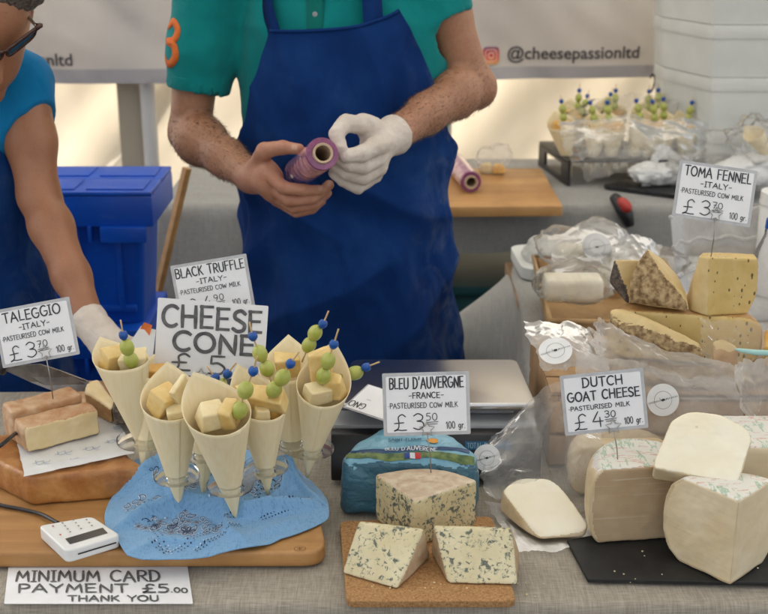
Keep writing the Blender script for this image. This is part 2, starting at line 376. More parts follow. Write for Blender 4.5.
    M['banner'] = canvas('white_vinyl_banner', (0.50, 0.47, 0.455), (0.57, 0.54, 0.525), 0.22)
    M['bannerband'] = mat('grey_banner_hem', (0.33, 0.31, 0.325), 0.6, (0.37, 0.35, 0.36), 8)
    M['bannertext'] = mat('charcoal_print', (0.045, 0.04, 0.055), 0.6)
    M['polegrey'] = mat('white_painted_pole', (0.50, 0.49, 0.49), 0.4, (0.54, 0.53, 0.53), 10)
    # cloth bandana
    m, nt, b = new_mat('blue_cotton'); b.inputs['Roughness'].default_value = 0.9; b.inputs['Sheen Weight'].default_value = 0.2
    v1 = coords(nt, (900, 120, 120)); v2 = coords(nt, (120, 900, 120))
    ad = N(nt, 'ShaderNodeMath', operation='ADD'); nt.links.new(noise(nt, v1, 1, 2), ad.inputs[0]); nt.links.new(noise(nt, v2, 1, 2), ad.inputs[1])
    nt.links.new(ramp(nt, ad.outputs[0], [(0.7, (0.115, 0.265, 0.46)), (1.3, (0.19, 0.37, 0.59))]), b.inputs['Base Color'])
    bump(nt, b, ad.outputs[0], 0.2, 0.0004); bump(nt, b, noise(nt, coords(nt), 30, 3), 0.25, 0.003); M['bandana'] = m
    M['navyprint'] = mat('navy_print', (0.012, 0.025, 0.07), 0.85)
    M['paleprint'] = mat('pale_print', (0.50, 0.61, 0.74), 0.85)
    # foil wrap
    m, nt, b = new_mat('blue_green_foil'); b.inputs['Roughness'].default_value = 0.3; b.inputs['Specular IOR Level'].default_value = 0.6
    v = coords(nt)
    nt.links.new(ramp(nt, noise(nt, v, 12, 5), [(0.3, (0.012, 0.10, 0.16)), (0.7, (0.04, 0.18, 0.26))]), b.inputs['Base Color'])
    wv = noise(nt, coords(nt, (1, 1, 2.2), (0, 0.35, 0)), 30, 6, 0.65, 2.5)
    bump(nt, b, wv, 0.9, 0.006); bump(nt, b, noise(nt, v, 9, 4, 0.6, 2.0), 0.7, 0.010)
    b.inputs['Coat Weight'].default_value = 0.5; b.inputs['Coat Roughness'].default_value = 0.2; M['foil'] = m
    m, nt, b = new_mat('printed_foil_top'); b.inputs['Roughness'].default_value = 0.35
    b.inputs['Coat Weight'].default_value = 0.4; b.inputs['Coat Roughness'].default_value = 0.2
    nt.links.new(ramp(nt, noise(nt, coords(nt), 14, 4), [(0.35, (0.13, 0.34, 0.46)), (0.65, (0.22, 0.45, 0.58))]), b.inputs['Base Color'])
    bump(nt, b, noise(nt, coords(nt), 28, 5, 0.6, 2.0), 0.6, 0.004); M['foiltop'] = m
    M['foilgreen'] = mat('printed_meadow_band', (0.03, 0.08, 0.025), 0.4, (0.16, 0.22, 0.06), 60, (0.4, 0.6))
    M['foildark'] = mat('printed_dark_blue', (0.01, 0.05, 0.14), 0.4)
    M['foilorange'] = mat('printed_orange_seal', (0.65, 0.28, 0.03), 0.4)
    M['flagred'] = mat('printed_red', (0.5, 0.03, 0.04), 0.4)
    M['flagblue'] = mat('printed_flag_blue', (0.01, 0.04, 0.25), 0.4)
    M['foilwhite'] = mat('printed_white', (0.65, 0.68, 0.7), 0.4)
    # people
    m, nt, b = new_mat('tanned_skin'); b.inputs['Roughness'].default_value = 0.48
    v = coords(nt)
    f = noise(nt, v, 14, 5); f2 = noise(nt, v, 120, 4)
    base = ramp(nt, f, [(0.3, (0.34, 0.155, 0.085)), (0.7, (0.44, 0.225, 0.13))])
    tcs = N(nt, 'ShaderNodeTexCoord'); sps = N(nt, 'ShaderNodeSeparateXYZ'); nt.links.new(tcs.outputs['Object'], sps.inputs[0])
    mrs = N(nt, 'ShaderNodeMapRange'); mrs.inputs['From Min'].default_value = -0.19; mrs.inputs['From Max'].default_value = -0.27; mrs.inputs['To Max'].default_value = 0.55; nt.links.new(sps.outputs[1], mrs.inputs['Value'])
    base = mixc(nt, mrs.outputs[0], base, ramp(nt, noise(nt, v, 40, 4), [(0.3, (0.42, 0.16, 0.10)), (0.7, (0.56, 0.28, 0.19))]))
    nt.links.new(mixc(nt, 0.12, base, ramp(nt, f2, [(0.4, (0.30, 0.12, 0.07)), (0.6, (0.5, 0.28, 0.17))])), b.inputs['Base Color'])
    b.inputs['Subsurface Weight'].default_value = 0.3; b.inputs['Subsurface Radius'].default_value = (0.012, 0.005, 0.003)
    bump(nt, b, noise(nt, v, 420, 3), 0.3, 0.0008); bump(nt, b, noise(nt, coords(nt, (1, 1, 1.6)), 110, 5, 0.65, 1.5), 0.45, 0.0022); M['skin'] = m
    m, nt, b = new_mat('bronzed_skin'); b.inputs['Roughness'].default_value = 0.42
    v = coords(nt)
    base = ramp(nt, noise(nt, v, 14, 5), [(0.3, (0.30, 0.125, 0.06)), (0.7, (0.39, 0.18, 0.095))])
    base = mixc(nt, ramp(nt, noise(nt, v, 230, 2), [(0.62, (0, 0, 0)), (0.72, (0.4, 0.4, 0.4))]), base, (0.19, 0.07, 0.032))
    nt.links.new(base, b.inputs['Base Color']); b.inputs['Subsurface Weight'].default_value = 0.25; b.inputs['Subsurface Radius'].default_value = (0.012, 0.005, 0.003)
    bump(nt, b, noise(nt, v, 420, 3), 0.3, 0.0008); bump(nt, b, noise(nt, coords(nt, (1, 1, 1.6)), 110, 5, 0.65, 1.5), 0.4, 0.002); M['skin2'] = m
    M['nail'] = mat('fingernail', (0.50, 0.28, 0.2), 0.3)
    m, nt, b = new_mat('latex_glove'); b.inputs['Roughness'].default_value = 0.5
    v = coords(nt)
    nt.links.new(ramp(nt, noise(nt, v, 35, 4), [(0.3, (0.58, 0.50, 0.43)), (0.7, (0.68, 0.61, 0.54))]), b.inputs['Base Color'])
    b.inputs['Subsurface Weight'].default_value = 0.2; b.inputs['Subsurface Radius'].default_value = (0.008, 0.005, 0.004)
    bump(nt, b, noise(nt, coords(nt, (1, 1, 1)), 60, 4, 0.6, 2.0), 0.55, 0.003); M['glove'] = m
    def fabric(name, a, c, wr=0.006, wsc=12, thread=900):
        m, nt, b = new_mat(name); b.inputs['Roughness'].default_value = 0.9; b.inputs['Sheen Weight'].default_value = 0.1; b.inputs['Specular IOR Level'].default_value = 0.2
        v = coords(nt)
        nt.links.new(ramp(nt, noise(nt, v, 8, 4), [(0.3, a), (0.7, c)]), b.inputs['Base Color'])
        bump(nt, b, noise(nt, coords(nt, (1, 1, 0.6), (0, 0.5, 0)), wsc, 4, 0.5, 0.8), 0.6, wr); bump(nt, b, noise(nt, v, thread, 2), 0.25, 0.0008)
        return m
    M['shirt'] = fabric('teal_pique', (0.000, 0.185, 0.185), (0.002, 0.225, 0.225), 0.007, 9, 600)
    M['shirtseam'] = fabric('teal_placket', (0.000, 0.125, 0.110), (0.001, 0.155, 0.135))
    M['tee'] = fabric('bright_blue_jersey', (0.000, 0.135, 0.32), (0.001, 0.165, 0.38), 0.006, 10)
    # navy apron with pale flour smears
    m, nt, b = new_mat('navy_apron_cloth'); b.inputs['Roughness'].default_value = 0.9; b.inputs['Specular IOR Level'].default_value = 0.2
    v = coords(nt)
    base = ramp(nt, noise(nt, v, 5, 6, 0.65), [(0.32, (0.001, 0.016, 0.088)), (0.55, (0.002, 0.030, 0.145)), (0.75, (0.010, 0.052, 0.19))])
    tc = N(nt, 'ShaderNodeTexCoord'); sp = N(nt, 'ShaderNodeSeparateXYZ'); nt.links.new(tc.outputs['Object'], sp.inputs[0])
    mrx = N(nt, 'ShaderNodeMapRange'); mrx.inputs['From Min'].default_value = 0.11; mrx.inputs['From Max'].default_value = 0.24; nt.links.new(sp.outputs[0], mrx.inputs['Value'])
    sm = noise(nt, coords(nt, (1, 1, 0.8), (0, 0.4, 0)), 18, 6, 0.6, 1.0)
    mm = N(nt, 'ShaderNodeMath', operation='MULTIPLY'); nt.links.new(ramp(nt, sm, [(0.48, (0, 0, 0)), (0.72, (0.5, 0.5, 0.5))]), mm.inputs[0]); nt.links.new(mrx.outputs[0], mm.inputs[1])
    nt.links.new(mixc(nt, mm.outputs[0], base, (0.16, 0.20, 0.27)), b.inputs['Base Color'])
    bump(nt, b, noise(nt, coords(nt, (1, 1, 0.7), (0, 0.6, 0)), 7, 4, 0.5, 0.8), 0.7, 0.012); bump(nt, b, noise(nt, v, 800, 2), 0.2, 0.0008); M['apron'] = m
    M['outline'] = mat('pale_outline_print', (0.72, 0.52, 0.42), 0.6)
    M['trousers'] = fabric('dark_trousers', (0.02, 0.02, 0.025), (0.03, 0.03, 0.035))
    M['shoe'] = mat('dark_shoe', (0.02, 0.018, 0.016), 0.5)
    M['hair'] = mat('grey_brown_hair', (0.05, 0.038, 0.03), 0.55, (0.17, 0.14, 0.115), 300, stretch=(1, 0.25, 1), bs=350, bstr=0.6, bdist=0.002)
    M['darkhair'] = mat('dark_hair', (0.03, 0.02, 0.014), 0.5, (0.06, 0.045, 0.03), 300, bs=350, bstr=0.6, bdist=0.002)
    M['armhair'] = mat('arm_hair', (0.13, 0.07, 0.038), 0.6)
    M['frame'] = mat('tortoise_frame', (0.03, 0.012, 0.009), 0.2, (0.07, 0.025, 0.015), 80)
    M['lens'] = mat('blue_mirror_lens', (0.02, 0.12, 0.22), 0.08, spec=0.9)
    M['orange'] = mat('orange_applique', (0.62, 0.12, 0.015), 0.8, (0.7, 0.16, 0.02), 200, bs=300, bstr=0.4)
    M['eye'] = mat('eye_white', (0.7, 0.68, 0.64), 0.2)
    # cling film roll
    m, nt, b = new_mat('magenta_film_roll'); b.inputs['Roughness'].default_value = 0.16; b.inputs['Coat Weight'].default_value = 0.8; b.inputs['Coat Roughness'].default_value = 0.08
    nt.links.new(ramp(nt, noise(nt, coords(nt, (60, 60, 60)), 1.0, 3), [(0.35, (0.40, 0.14, 0.27)), (0.65, (0.58, 0.36, 0.45))]), b.inputs['Base Color'])
    M['clingroll'] = m
    M['clingedge'] = mat('magenta_film_edge', (0.17, 0.03, 0.10), 0.25, (0.26, 0.06, 0.16), 60, coat=0.5)
    M['tube'] = mat('card_tube', (0.50, 0.36, 0.24), 0.8, (0.56, 0.42, 0.3), 60)
    M['dark'] = mat('tube_inside', (0.12, 0.08, 0.05), 0.9)
    M['asphalt'] = mat('asphalt', (0.045, 0.045, 0.047), 0.9, (0.065, 0.063, 0.06), 60, bs=200, bstr=0.5, bdist=0.004)
    M['warmflyer'] = mat('flyer_orange', (0.70, 0.16, 0.02), 0.5)
    M['flyeryellow'] = mat('flyer_yellow', (0.72, 0.45, 0.04), 0.5)
    M['tablewood'] = wood('table_wood', (0.2, 0.12, 0.06), (0.3, 0.19, 0.1))
    M['legmetal'] = mat('folding_leg_steel', (0.25, 0.25, 0.25), 0.4, metal=0.8)
    M['brownmess'] = mat('dark_brown_case', (0.06, 0.035, 0.02), 0.6, (0.09, 0.055, 0.03), 8)
build_materials()
SUN_E, SKY_E, EXPO = 4.6, 0.085, 2.02
# ------------------------------------------------------------------ mesh helpers
def round_poly(pts, r, n=5):
    """round the corners of a plan polygon"""
    out = []; k = len(pts)
    rr = r if isinstance(r, (list, tuple)) else [r] * k
    for i in range(k):
        p = Vector(pts[i][:2]); a = Vector(pts[i - 1][:2]); b = Vector(pts[(i + 1) % k][:2])
        da = a - p; db = b - p
        q = min(rr[i], da.length * 0.45, db.length * 0.45)
        s = p + da.normalized() * q; e = p + db.normalized() * q
        for j in range(n + 1):
            t = j / n
            out.append((1 - t) ** 2 * s + 2 * t * (1 - t) * p + t * t * e)
    return out
def bevel_sharp(bm, off, seg=2, ang=0.5):
    es = [e for e in bm.edges if len(e.link_faces) == 2 and e.calc_face_angle(0) > ang]
    if es and off > 0:
        bmesh.ops.bevel(bm, geom=es, offset=off, segments=seg, affect='EDGES', profile=0.6, clamp_overlap=True)
def add_extrude(bm, pts3, vec, off=0.0, seg=2):
    b2 = bmesh.new()
    vs = [b2.verts.new(p) for p in pts3]
    f = b2.faces.new(vs)
    r = bmesh.ops.extrude_face_region(b2, geom=[f])
    nv = [g for g in r['geom'] if isinstance(g, bmesh.types.BMVert)]
    bmesh.ops.translate(b2, verts=nv, vec=vec)
    bmesh.ops.recalc_face_normals(b2, faces=b2.faces)
    bevel_sharp(b2, off, seg)
    me = bpy.data.meshes.new('tmp'); b2.to_mesh(me); b2.free(); bm.from_mesh(me); bpy.data.meshes.remove(me)
def slab(name, poly, z0, z1, m, parent=None, off=0.0015, seg=2):
    bm = bmesh.new()
    add_extrude(bm, [Vector((p[0], p[1], z0)) for p in poly], Vector((0, 0, z1 - z0)), off, seg)
    return bmobj(name, bm, m, parent, True, True, R(35))
def add_box(bm, c, s, off=0.0, seg=2, rot=0.0):
    hx, hy = s[0] / 2, s[1] / 2
    ca, sa = math.cos(rot), math.sin(rot)
    pts = [Vector((c[0] + x * ca - y * sa, c[1] + x * sa + y * ca, c[2] - s[2] / 2)) for x, y in ((-hx, -hy), (hx, -hy), (hx, hy), (-hx, hy))]
    add_extrude(bm, pts, Vector((0, 0, s[2])), off, seg)
def box(name, c, s, m, parent=None, off=0.002, seg=2, rot=0.0):
    bm = bmesh.new(); add_box(bm, c, s, off, seg, rot)
    return bmobj(name, bm, m, parent, True, True, R(35))
def frame_of(d):
    d = Vector(d).normalized()
    a = Vector((0, 0, 1)) if abs(d.z) < 0.9 else Vector((1, 0, 0))
    x = d.cross(a).normalized(); y = d.cross(x).normalized()
    return x, y, d
def spline(pts, n=8):
    """Catmull-Rom through points (any dimension)"""
    P = [np.array(p, float) for p in pts]
    out = []
    for i in range(len(P) - 1):
        p0 = P[i - 1] if i > 0 else 2 * P[0] - P[1]
        p1, p2 = P[i], P[i + 1]
        p3 = P[i + 2] if i + 2 < len(P) else 2 * P[-1] - P[-2]
        for j in range(n):
            t = j / n
            out.append(0.5 * ((2 * p1) + (-p0 + p2) * t + (2 * p0 - 5 * p1 + 4 * p2 - p3) * t * t + (-p0 + 3 * p1 - 3 * p2 + p3) * t ** 3))
    out.append(P[-1]); return out
def tube_geo(pts, rad, seg=10, cap=True):
    P = [Vector(tuple(p)) for p in pts]
    rr = rad if isinstance(rad, (list, tuple)) else [rad] * len(P)
    vs, fs = [], []
    x = None
    for i, p in enumerate(P):
        d = (P[min(i + 1, len(P) - 1)] - P[max(i - 1, 0)]).normalized()
        if x is None: x, y, _ = frame_of(d)
        else:
            x = (x - d * x.dot(d)).normalized()
        y = d.cross(x)
        for k in range(seg):
            a = 2 * PI * k / seg
            vs.append(p + (x * math.cos(a) + y * math.sin(a)) * rr[i])
    for i in range(len(P) - 1):
        for k in range(seg):
            fs.append((i * seg + k, i * seg + (k + 1) % seg, (i + 1) * seg + (k + 1) % seg, (i + 1) * seg + k))
    if cap:
        fs.append(tuple(range(seg - 1, -1, -1))); fs.append(tuple((len(P) - 1) * seg + k for k in range(seg)))
    return vs, fs
def tube(name, pts, rad, m, parent=None, seg=10):
    vs, fs = tube_geo(pts, rad, seg); return mesh(name, vs, fs, m, parent)
def join_geo(parts):
    vs, fs = [], []
    for a, b in parts:
        o = len(vs); vs += list(a); fs += [tuple(i + o for i in f) for f in b]
    return vs, fs
def lathe_geo(c, axis, prof, seg=28):
    """prof: list of (distance along axis, radius)"""
    x, y, d = frame_of(axis); c = Vector(c)
    vs, fs = [], []
    for h, r in prof:
        for k in range(seg):
            a = 2 * PI * k / seg
            vs.append(c + d * h + (x * math.cos(a) + y * math.sin(a)) * r)
    for i in range(len(prof) - 1):
        for k in range(seg):
            fs.append((i * seg + k, i * seg + (k + 1) % seg, (i + 1) * seg + (k + 1) % seg, (i + 1) * seg + k))
    return vs, fs
def lathe(name, c, axis, prof, m, parent=None, seg=28):
    vs, fs = lathe_geo(c, axis, prof, seg); o = mesh(name, vs, fs, m, parent)
    bm = bmesh.new(); bm.from_mesh(o.data); bmesh.ops.recalc_face_normals(bm, faces=bm.faces); bm.to_mesh(o.data); bm.free()
    o.data.set_sharp_from_angle(angle=R(40)); return o
def grid_geo(fn, nu, nv):
    vs = [fn(i / nu, j / nv) for j in range(nv + 1) for i in range(nu + 1)]
    fs = [(j * (nu + 1) + i, j * (nu + 1) + i + 1, (j + 1) * (nu + 1) + i + 1, (j + 1) * (nu + 1) + i) for j in range(nv) for i in range(nu)]
    return vs, fs
def fbm(p, sc, oct=3, seed=0):
    v = Vector(p) * sc + Vector((seed * 7.3, seed * 3.1, seed * 11.7))
    return mnoise.fractal(v, 1.0, 2.0, oct)
def ridged(p, sc, seed=0):
    v = Vector(p) * sc + Vector((seed * 5.3, seed * 9.1, seed * 1.7))
    a = 1 - abs(mnoise.noise(v)) * 2; b = 1 - abs(mnoise.noise(v * 2.1 + Vector((3, 1, 2)))) * 2
    return a * 0.7 + b * 0.3
def crease(p, sc, seed=0):
    """crumpled-film relief: flat facets meeting in sharp creases"""
    v = Vector(p) * sc + Vector((seed * 3.7, seed * 8.3, seed * 5.9))
    v += Vector((mnoise.noise(v * 0.6), mnoise.noise(v * 0.6 + Vector((9, 2, 4))), 0)) * 0.5
    d = mnoise.voronoi(v)[0]
    return d[1] - d[0] - 0.35 if seed % 2 else 0.45 - d[0]
def sheet(name, corners, m, parent=None, nu=46, nv=46, amp=0.008, sc=14, seed=1, bulge=0.0, edge=0.006, thick=0.0):
    """a crumpled film patch spanned by four points (or a grid of points), real folds"""
    rows = corners if isinstance(corners[0], (list, tuple)) and not isinstance(corners[0], Vector) else [[corners[0], corners[1]], [corners[3], corners[2]]]
    rows = [[Vector(p) for p in r] for r in rows]
    nr, nc = len(rows), len(rows[0])
    colpts = [[Vector(q) for q in spline(r, 10)] for r in rows]
    def base(u, v):
        k = u * (len(colpts[0]) - 1); i = min(int(k), len(colpts[0]) - 2); f = k - i
        line = [c[i].lerp(c[i + 1], f) for c in colpts]
        if nr == 2: return line[0].lerp(line[1], v)
        sp = spline(line, 6); k = v * (len(sp) - 1); i = min(int(k), len(sp) - 2); f = k - i
        return Vector(sp[i]).lerp(Vector(sp[i + 1]), f)
    nrm = (rows[0][-1] - rows[0][0]).cross(rows[-1][0] - rows[0][0]).normalized()
    tu = (rows[0][-1] - rows[0][0]).normalized(); tv = (rows[-1][0] - rows[0][0]).normalized()
    def fn(u, v):
        p = base(u, v)
        d = amp * (2.2 * crease(p, sc * 0.75, seed) + 1.0 * crease(p, sc * 2.0, seed + 5) + 0.6 * fbm(p, sc * 0.5, 2, seed)) + bulge * math.sin(PI * u) * math.sin(PI * v)
        eu = edge * fbm((v * 4, seed, 0), 2.0, 3, seed); ev = edge * fbm((u * 4, seed, 5), 2.0, 3, seed + 1)
        return p + nrm * d + tu * eu + tv * ev
    vs, fs = grid_geo(fn, nu, nv)
    o = mesh(name, vs, fs, m, parent)
    if thick:
        md = o.modifiers.new('thick', 'SOLIDIFY'); md.thickness = thick
    return o

# ------------------------------------------------------------------ signed distance fields
class SDF:
    def __init__(s, lo, hi, vox):
        s.lo = np.array(lo, np.float32); s.vox = vox
        s.n = np.ceil((np.array(hi) - np.array(lo)) / vox).astype(int) + 1
        s.d = np.full(s.n, 1.0, np.float32)
    def region(s, lo, hi):
        a = np.clip(np.floor((np.array(lo) - s.lo) / s.vox).astype(int), 0, s.n); b = np.clip(np.ceil((np.array(hi) - s.lo) / s.vox).astype(int) + 1, 0, s.n)
        if np.any(b <= a): return None
        sl = tuple(slice(a[i], b[i]) for i in range(3))
        ax = [s.lo[i] + s.vox * np.arange(a[i], b[i], dtype=np.float32) for i in range(3)]
        return sl, np.meshgrid(*ax, indexing='ij', sparse=True)
    def put(s, sl, d, k, op='u'):
        o = s.d[sl]
        if op == 'u':
            if k > 0:
                h = np.clip(0.5 + 0.5 * (o - d) / k, 0, 1); s.d[sl] = o + (d - o) * h - k * h * (1 - h)
            else: s.d[sl] = np.minimum(o, d)
        elif op == 's':
            if k > 0:
                h = np.clip(0.5 - 0.5 * (o + d) / k, 0, 1); s.d[sl] = o + (-d - o) * h + k * h * (1 - h)
            else: s.d[sl] = np.maximum(o, -d)
    def cone(s, a, b, ra, rb, k=0.01, op='u', sq=None):
        a = np.array(a, np.float32); b = np.array(b, np.float32)
        mrg = max(ra, rb) + k * 1.5 + 3 * s.vox + 0.01
        rg = s.region(np.minimum(a, b) - mrg, np.maximum(a, b) + mrg)
        if rg is None: return
        sl, (X, Y, Z) = rg
        ab = b - a; L2 = float(ab @ ab) + 1e-9
        px, py, pz = X - a[0], Y - a[1], Z - a[2]
        t = np.clip((px * ab[0] + py * ab[1] + pz * ab[2]) / L2, 0, 1)
        d = np.sqrt((px - t * ab[0]) ** 2 + (py - t * ab[1]) ** 2 + (pz - t * ab[2]) ** 2) - (ra + (rb - ra) * t)
        s.put(sl, d, k, op)
    def chain(s, pts, rad, k=0.006, op='u'):
        for i in range(len(pts) - 1): s.cone(pts[i], pts[i + 1], rad[i], rad[i + 1], k, op)
    def ell(s, c, r, k=0.01, op='u', rot=None):
        c = np.array(c, np.float32); r = np.array(r, np.float32)
        mr = float(r.max()) + k * 1.5 + 3 * s.vox + 0.01
        rg = s.region(c - mr, c + mr)
        if rg is None: return
        sl, (X, Y, Z) = rg
        p = [X - c[0], Y - c[1], Z - c[2]]
        if rot is not None:
            m = np.array(rot.transposed(), np.float32)
            p = [m[i, 0] * p[0] + m[i, 1] * p[1] + m[i, 2] * p[2] for i in range(3)]
        k0 = np.sqrt((p[0] / r[0]) ** 2 + (p[1] / r[1]) ** 2 + (p[2] / r[2]) ** 2)
        k1 = np.sqrt((p[0] / r[0] ** 2) ** 2 + (p[1] / r[1] ** 2) ** 2 + (p[2] / r[2] ** 2) ** 2) + 1e-6
        s.put(sl, k0 * (k0 - 1) / k1, k, op)
    def full(s):
        return s.region(s.lo, s.lo + s.vox * (s.n - 1))
    def custom(s, fn, k=0.0, op='u'):
        sl, (X, Y, Z) = s.full(); s.put(sl, fn(X, Y, Z).astype(np.float32), k, op)
    def cut_plane(s, p, n):
        """remove what lies on the side the normal points to"""
        n = Vector(n).normalized(); sl, (X, Y, Z) = s.full()
        d = (X - p[0]) * n[0] + (Y - p[1]) * n[1] + (Z - p[2]) * n[2]
        s.d = np.maximum(s.d, d.astype(np.float32))
    def mesh_data(s):
        d = s.d.copy(); d[0] = d[-1] = 1; d[:, 0] = d[:, -1] = 1; d[:, :, 0] = d[:, :, -1] = 1
        ins = d < 0
        c = [ins[i:ins.shape[0] - 1 + i, j:ins.shape[1] - 1 + j, k:ins.shape[2] - 1 + k] for i in (0, 1) for j in (0, 1) for k in (0, 1)]
        any_ = c[0].copy(); all_ = c[0].copy()
        for q in c[1:]: any_ |= q; all_ &= q
        cells = np.argwhere(any_ & ~all_)
        idx = np.full(any_.shape, -1, np.int64); idx[tuple(cells.T)] = np.arange(len(cells))
        acc = np.zeros((len(cells), 3)); cnt = np.zeros(len(cells))
        cor = [(i, j, k) for i in (0, 1) for j in (0, 1) for k in (0, 1)]
        for a in range(8):
            for b in range(a + 1, 8):
                if sum(abs(cor[a][m] - cor[b][m]) for m in range(3)) != 1: continue
                A = cells + np.array(cor[a]); B = cells + np.array(cor[b])
                da = d[tuple(A.T)]; db = d[tuple(B.T)]
                x = (da < 0) != (db < 0)
                t = np.where(x, da / np.where(x, da - db, 1), 0)[:, None]
                acc += np.where(x[:, None], A + (B - A) * t, 0); cnt += x
        V = acc / cnt[:, None] * s.vox + s.lo
        F = []
        for ax in range(3):
            sh = [slice(None)] * 3
            lo = list(sh); hi = list(sh); lo[ax] = slice(0, -1); hi[ax] = slice(1, None)
            e = np.argwhere(ins[tuple(lo)] != ins[tuple(hi)])
            o1, o2 = [(1, 2), (2, 0), (0, 1)][ax]
            u = np.zeros(3, int); u[o1] = 1; w = np.zeros(3, int); w[o2] = 1
            e = e[(e[:, o1] > 0) & (e[:, o2] > 0)]
            q = np.stack([idx[tuple((e - u - w).T)], idx[tuple((e - w).T)], idx[tuple(e.T)], idx[tuple((e - u).T)]], 1)
            flip = ~ins[tuple(e.T)]
            q[flip] = q[flip][:, ::-1]
            F.append(q[(q >= 0).all(1)])
        return V, np.concatenate(F)
    def obj(s, name, mats, parent=None, disp=None, rule=None, relax=0):
        V, F = s.mesh_data()
        if relax:
            for _ in range(relax):
                A = np.zeros_like(V); C = np.zeros(len(V))
                for k in range(4):
                    a, b = F[:, k], F[:, (k + 1) % 4]
                    np.add.at(A, a, V[b]); np.add.at(C, a, 1); np.add.at(A, b, V[a]); np.add.at(C, b, 1)
                V = V * 0.5 + 0.5 * A / np.maximum(C, 1)[:, None]
        me = bpy.data.meshes.new(name)
        me.vertices.add(len(V)); me.vertices.foreach_set('co', V.astype(np.float32).ravel())
        me.loops.add(F.size); me.loops.foreach_set('vertex_index', F.astype(np.int32).ravel())
        me.polygons.add(len(F)); me.polygons.foreach_set('loop_start', np.arange(0, F.size, 4, dtype=np.int32))
        me.update(calc_edges=True)
        if disp is not None:
            ns = [v.normal.copy() for v in me.vertices]
            for v, n in zip(me.vertices, ns): v.co += n * disp(v.co, n)
            me.update()
        if rule is not None:
            me.polygons.foreach_set('material_index', [rule(p.center, p.normal) for p in me.polygons])
        return link_mesh(name, me, mats, parent)

def hull_planes(pts):
    bm = bmesh.new()
    for p in pts: bm.verts.new(p)
    bmesh.ops.convex_hull(bm, input=bm.verts)
    bmesh.ops.recalc_face_normals(bm, faces=bm.faces)
    bm.normal_update()
    c = sum((Vector(p) for p in pts), Vector()) / len(pts)
    out = []
    for f in bm.faces:
        if f.calc_area() < 1e-9: continue
        n = f.normal.copy(); p = f.calc_center_median()
        if (p - c).dot(n) < 0: n = -n
        if not any((n - m).length < 0.02 for m, _ in out): out.append((n, p.dot(n)))
    bm.free(); return out
def cheese(name, pts, mats, rule=None, parent=None, k=0.006, nz=0.0007, nsc=60, vox=0.0018, seed=1):
    """a cut cheese: the solid inside the corner points, edges softened, surface slightly uneven"""
    pts = [Vector(p) for p in pts]
    pl = hull_planes(pts)
    lo = [min(p[i] for p in pts) - 0.006 for i in range(3)]; hi = [max(p[i] for p in pts) + 0.006 for i in range(3)]
    s = SDF(lo, hi, vox)
    _, (X, Y, Z) = s.full()
    d = np.full(s.n, -1.0, np.float32)
    for n, w in pl:
        e = (X * n[0] + Y * n[1] + Z * n[2] - w).astype(np.float32)
        h = np.clip(0.5 - 0.5 * (d - e) / k, 0, 1) if k > 0 else (e > d)
        d = d + (e - d) * h + (k * h * (1 - h) if k > 0 else 0)
    s.d = d
    return s.obj(name, mats, parent, disp=(lambda p, n: nz * fbm(p, nsc, 3, seed)) if nz else None, rule=rule)
def arc_pts(c, r, a0, a1, n, z):
    return [Vector((c[0] + r * math.cos(a0 + (a1 - a0) * i / n), c[1] + r * math.sin(a0 + (a1 - a0) * i / n), z)) for i in range(n + 1)]

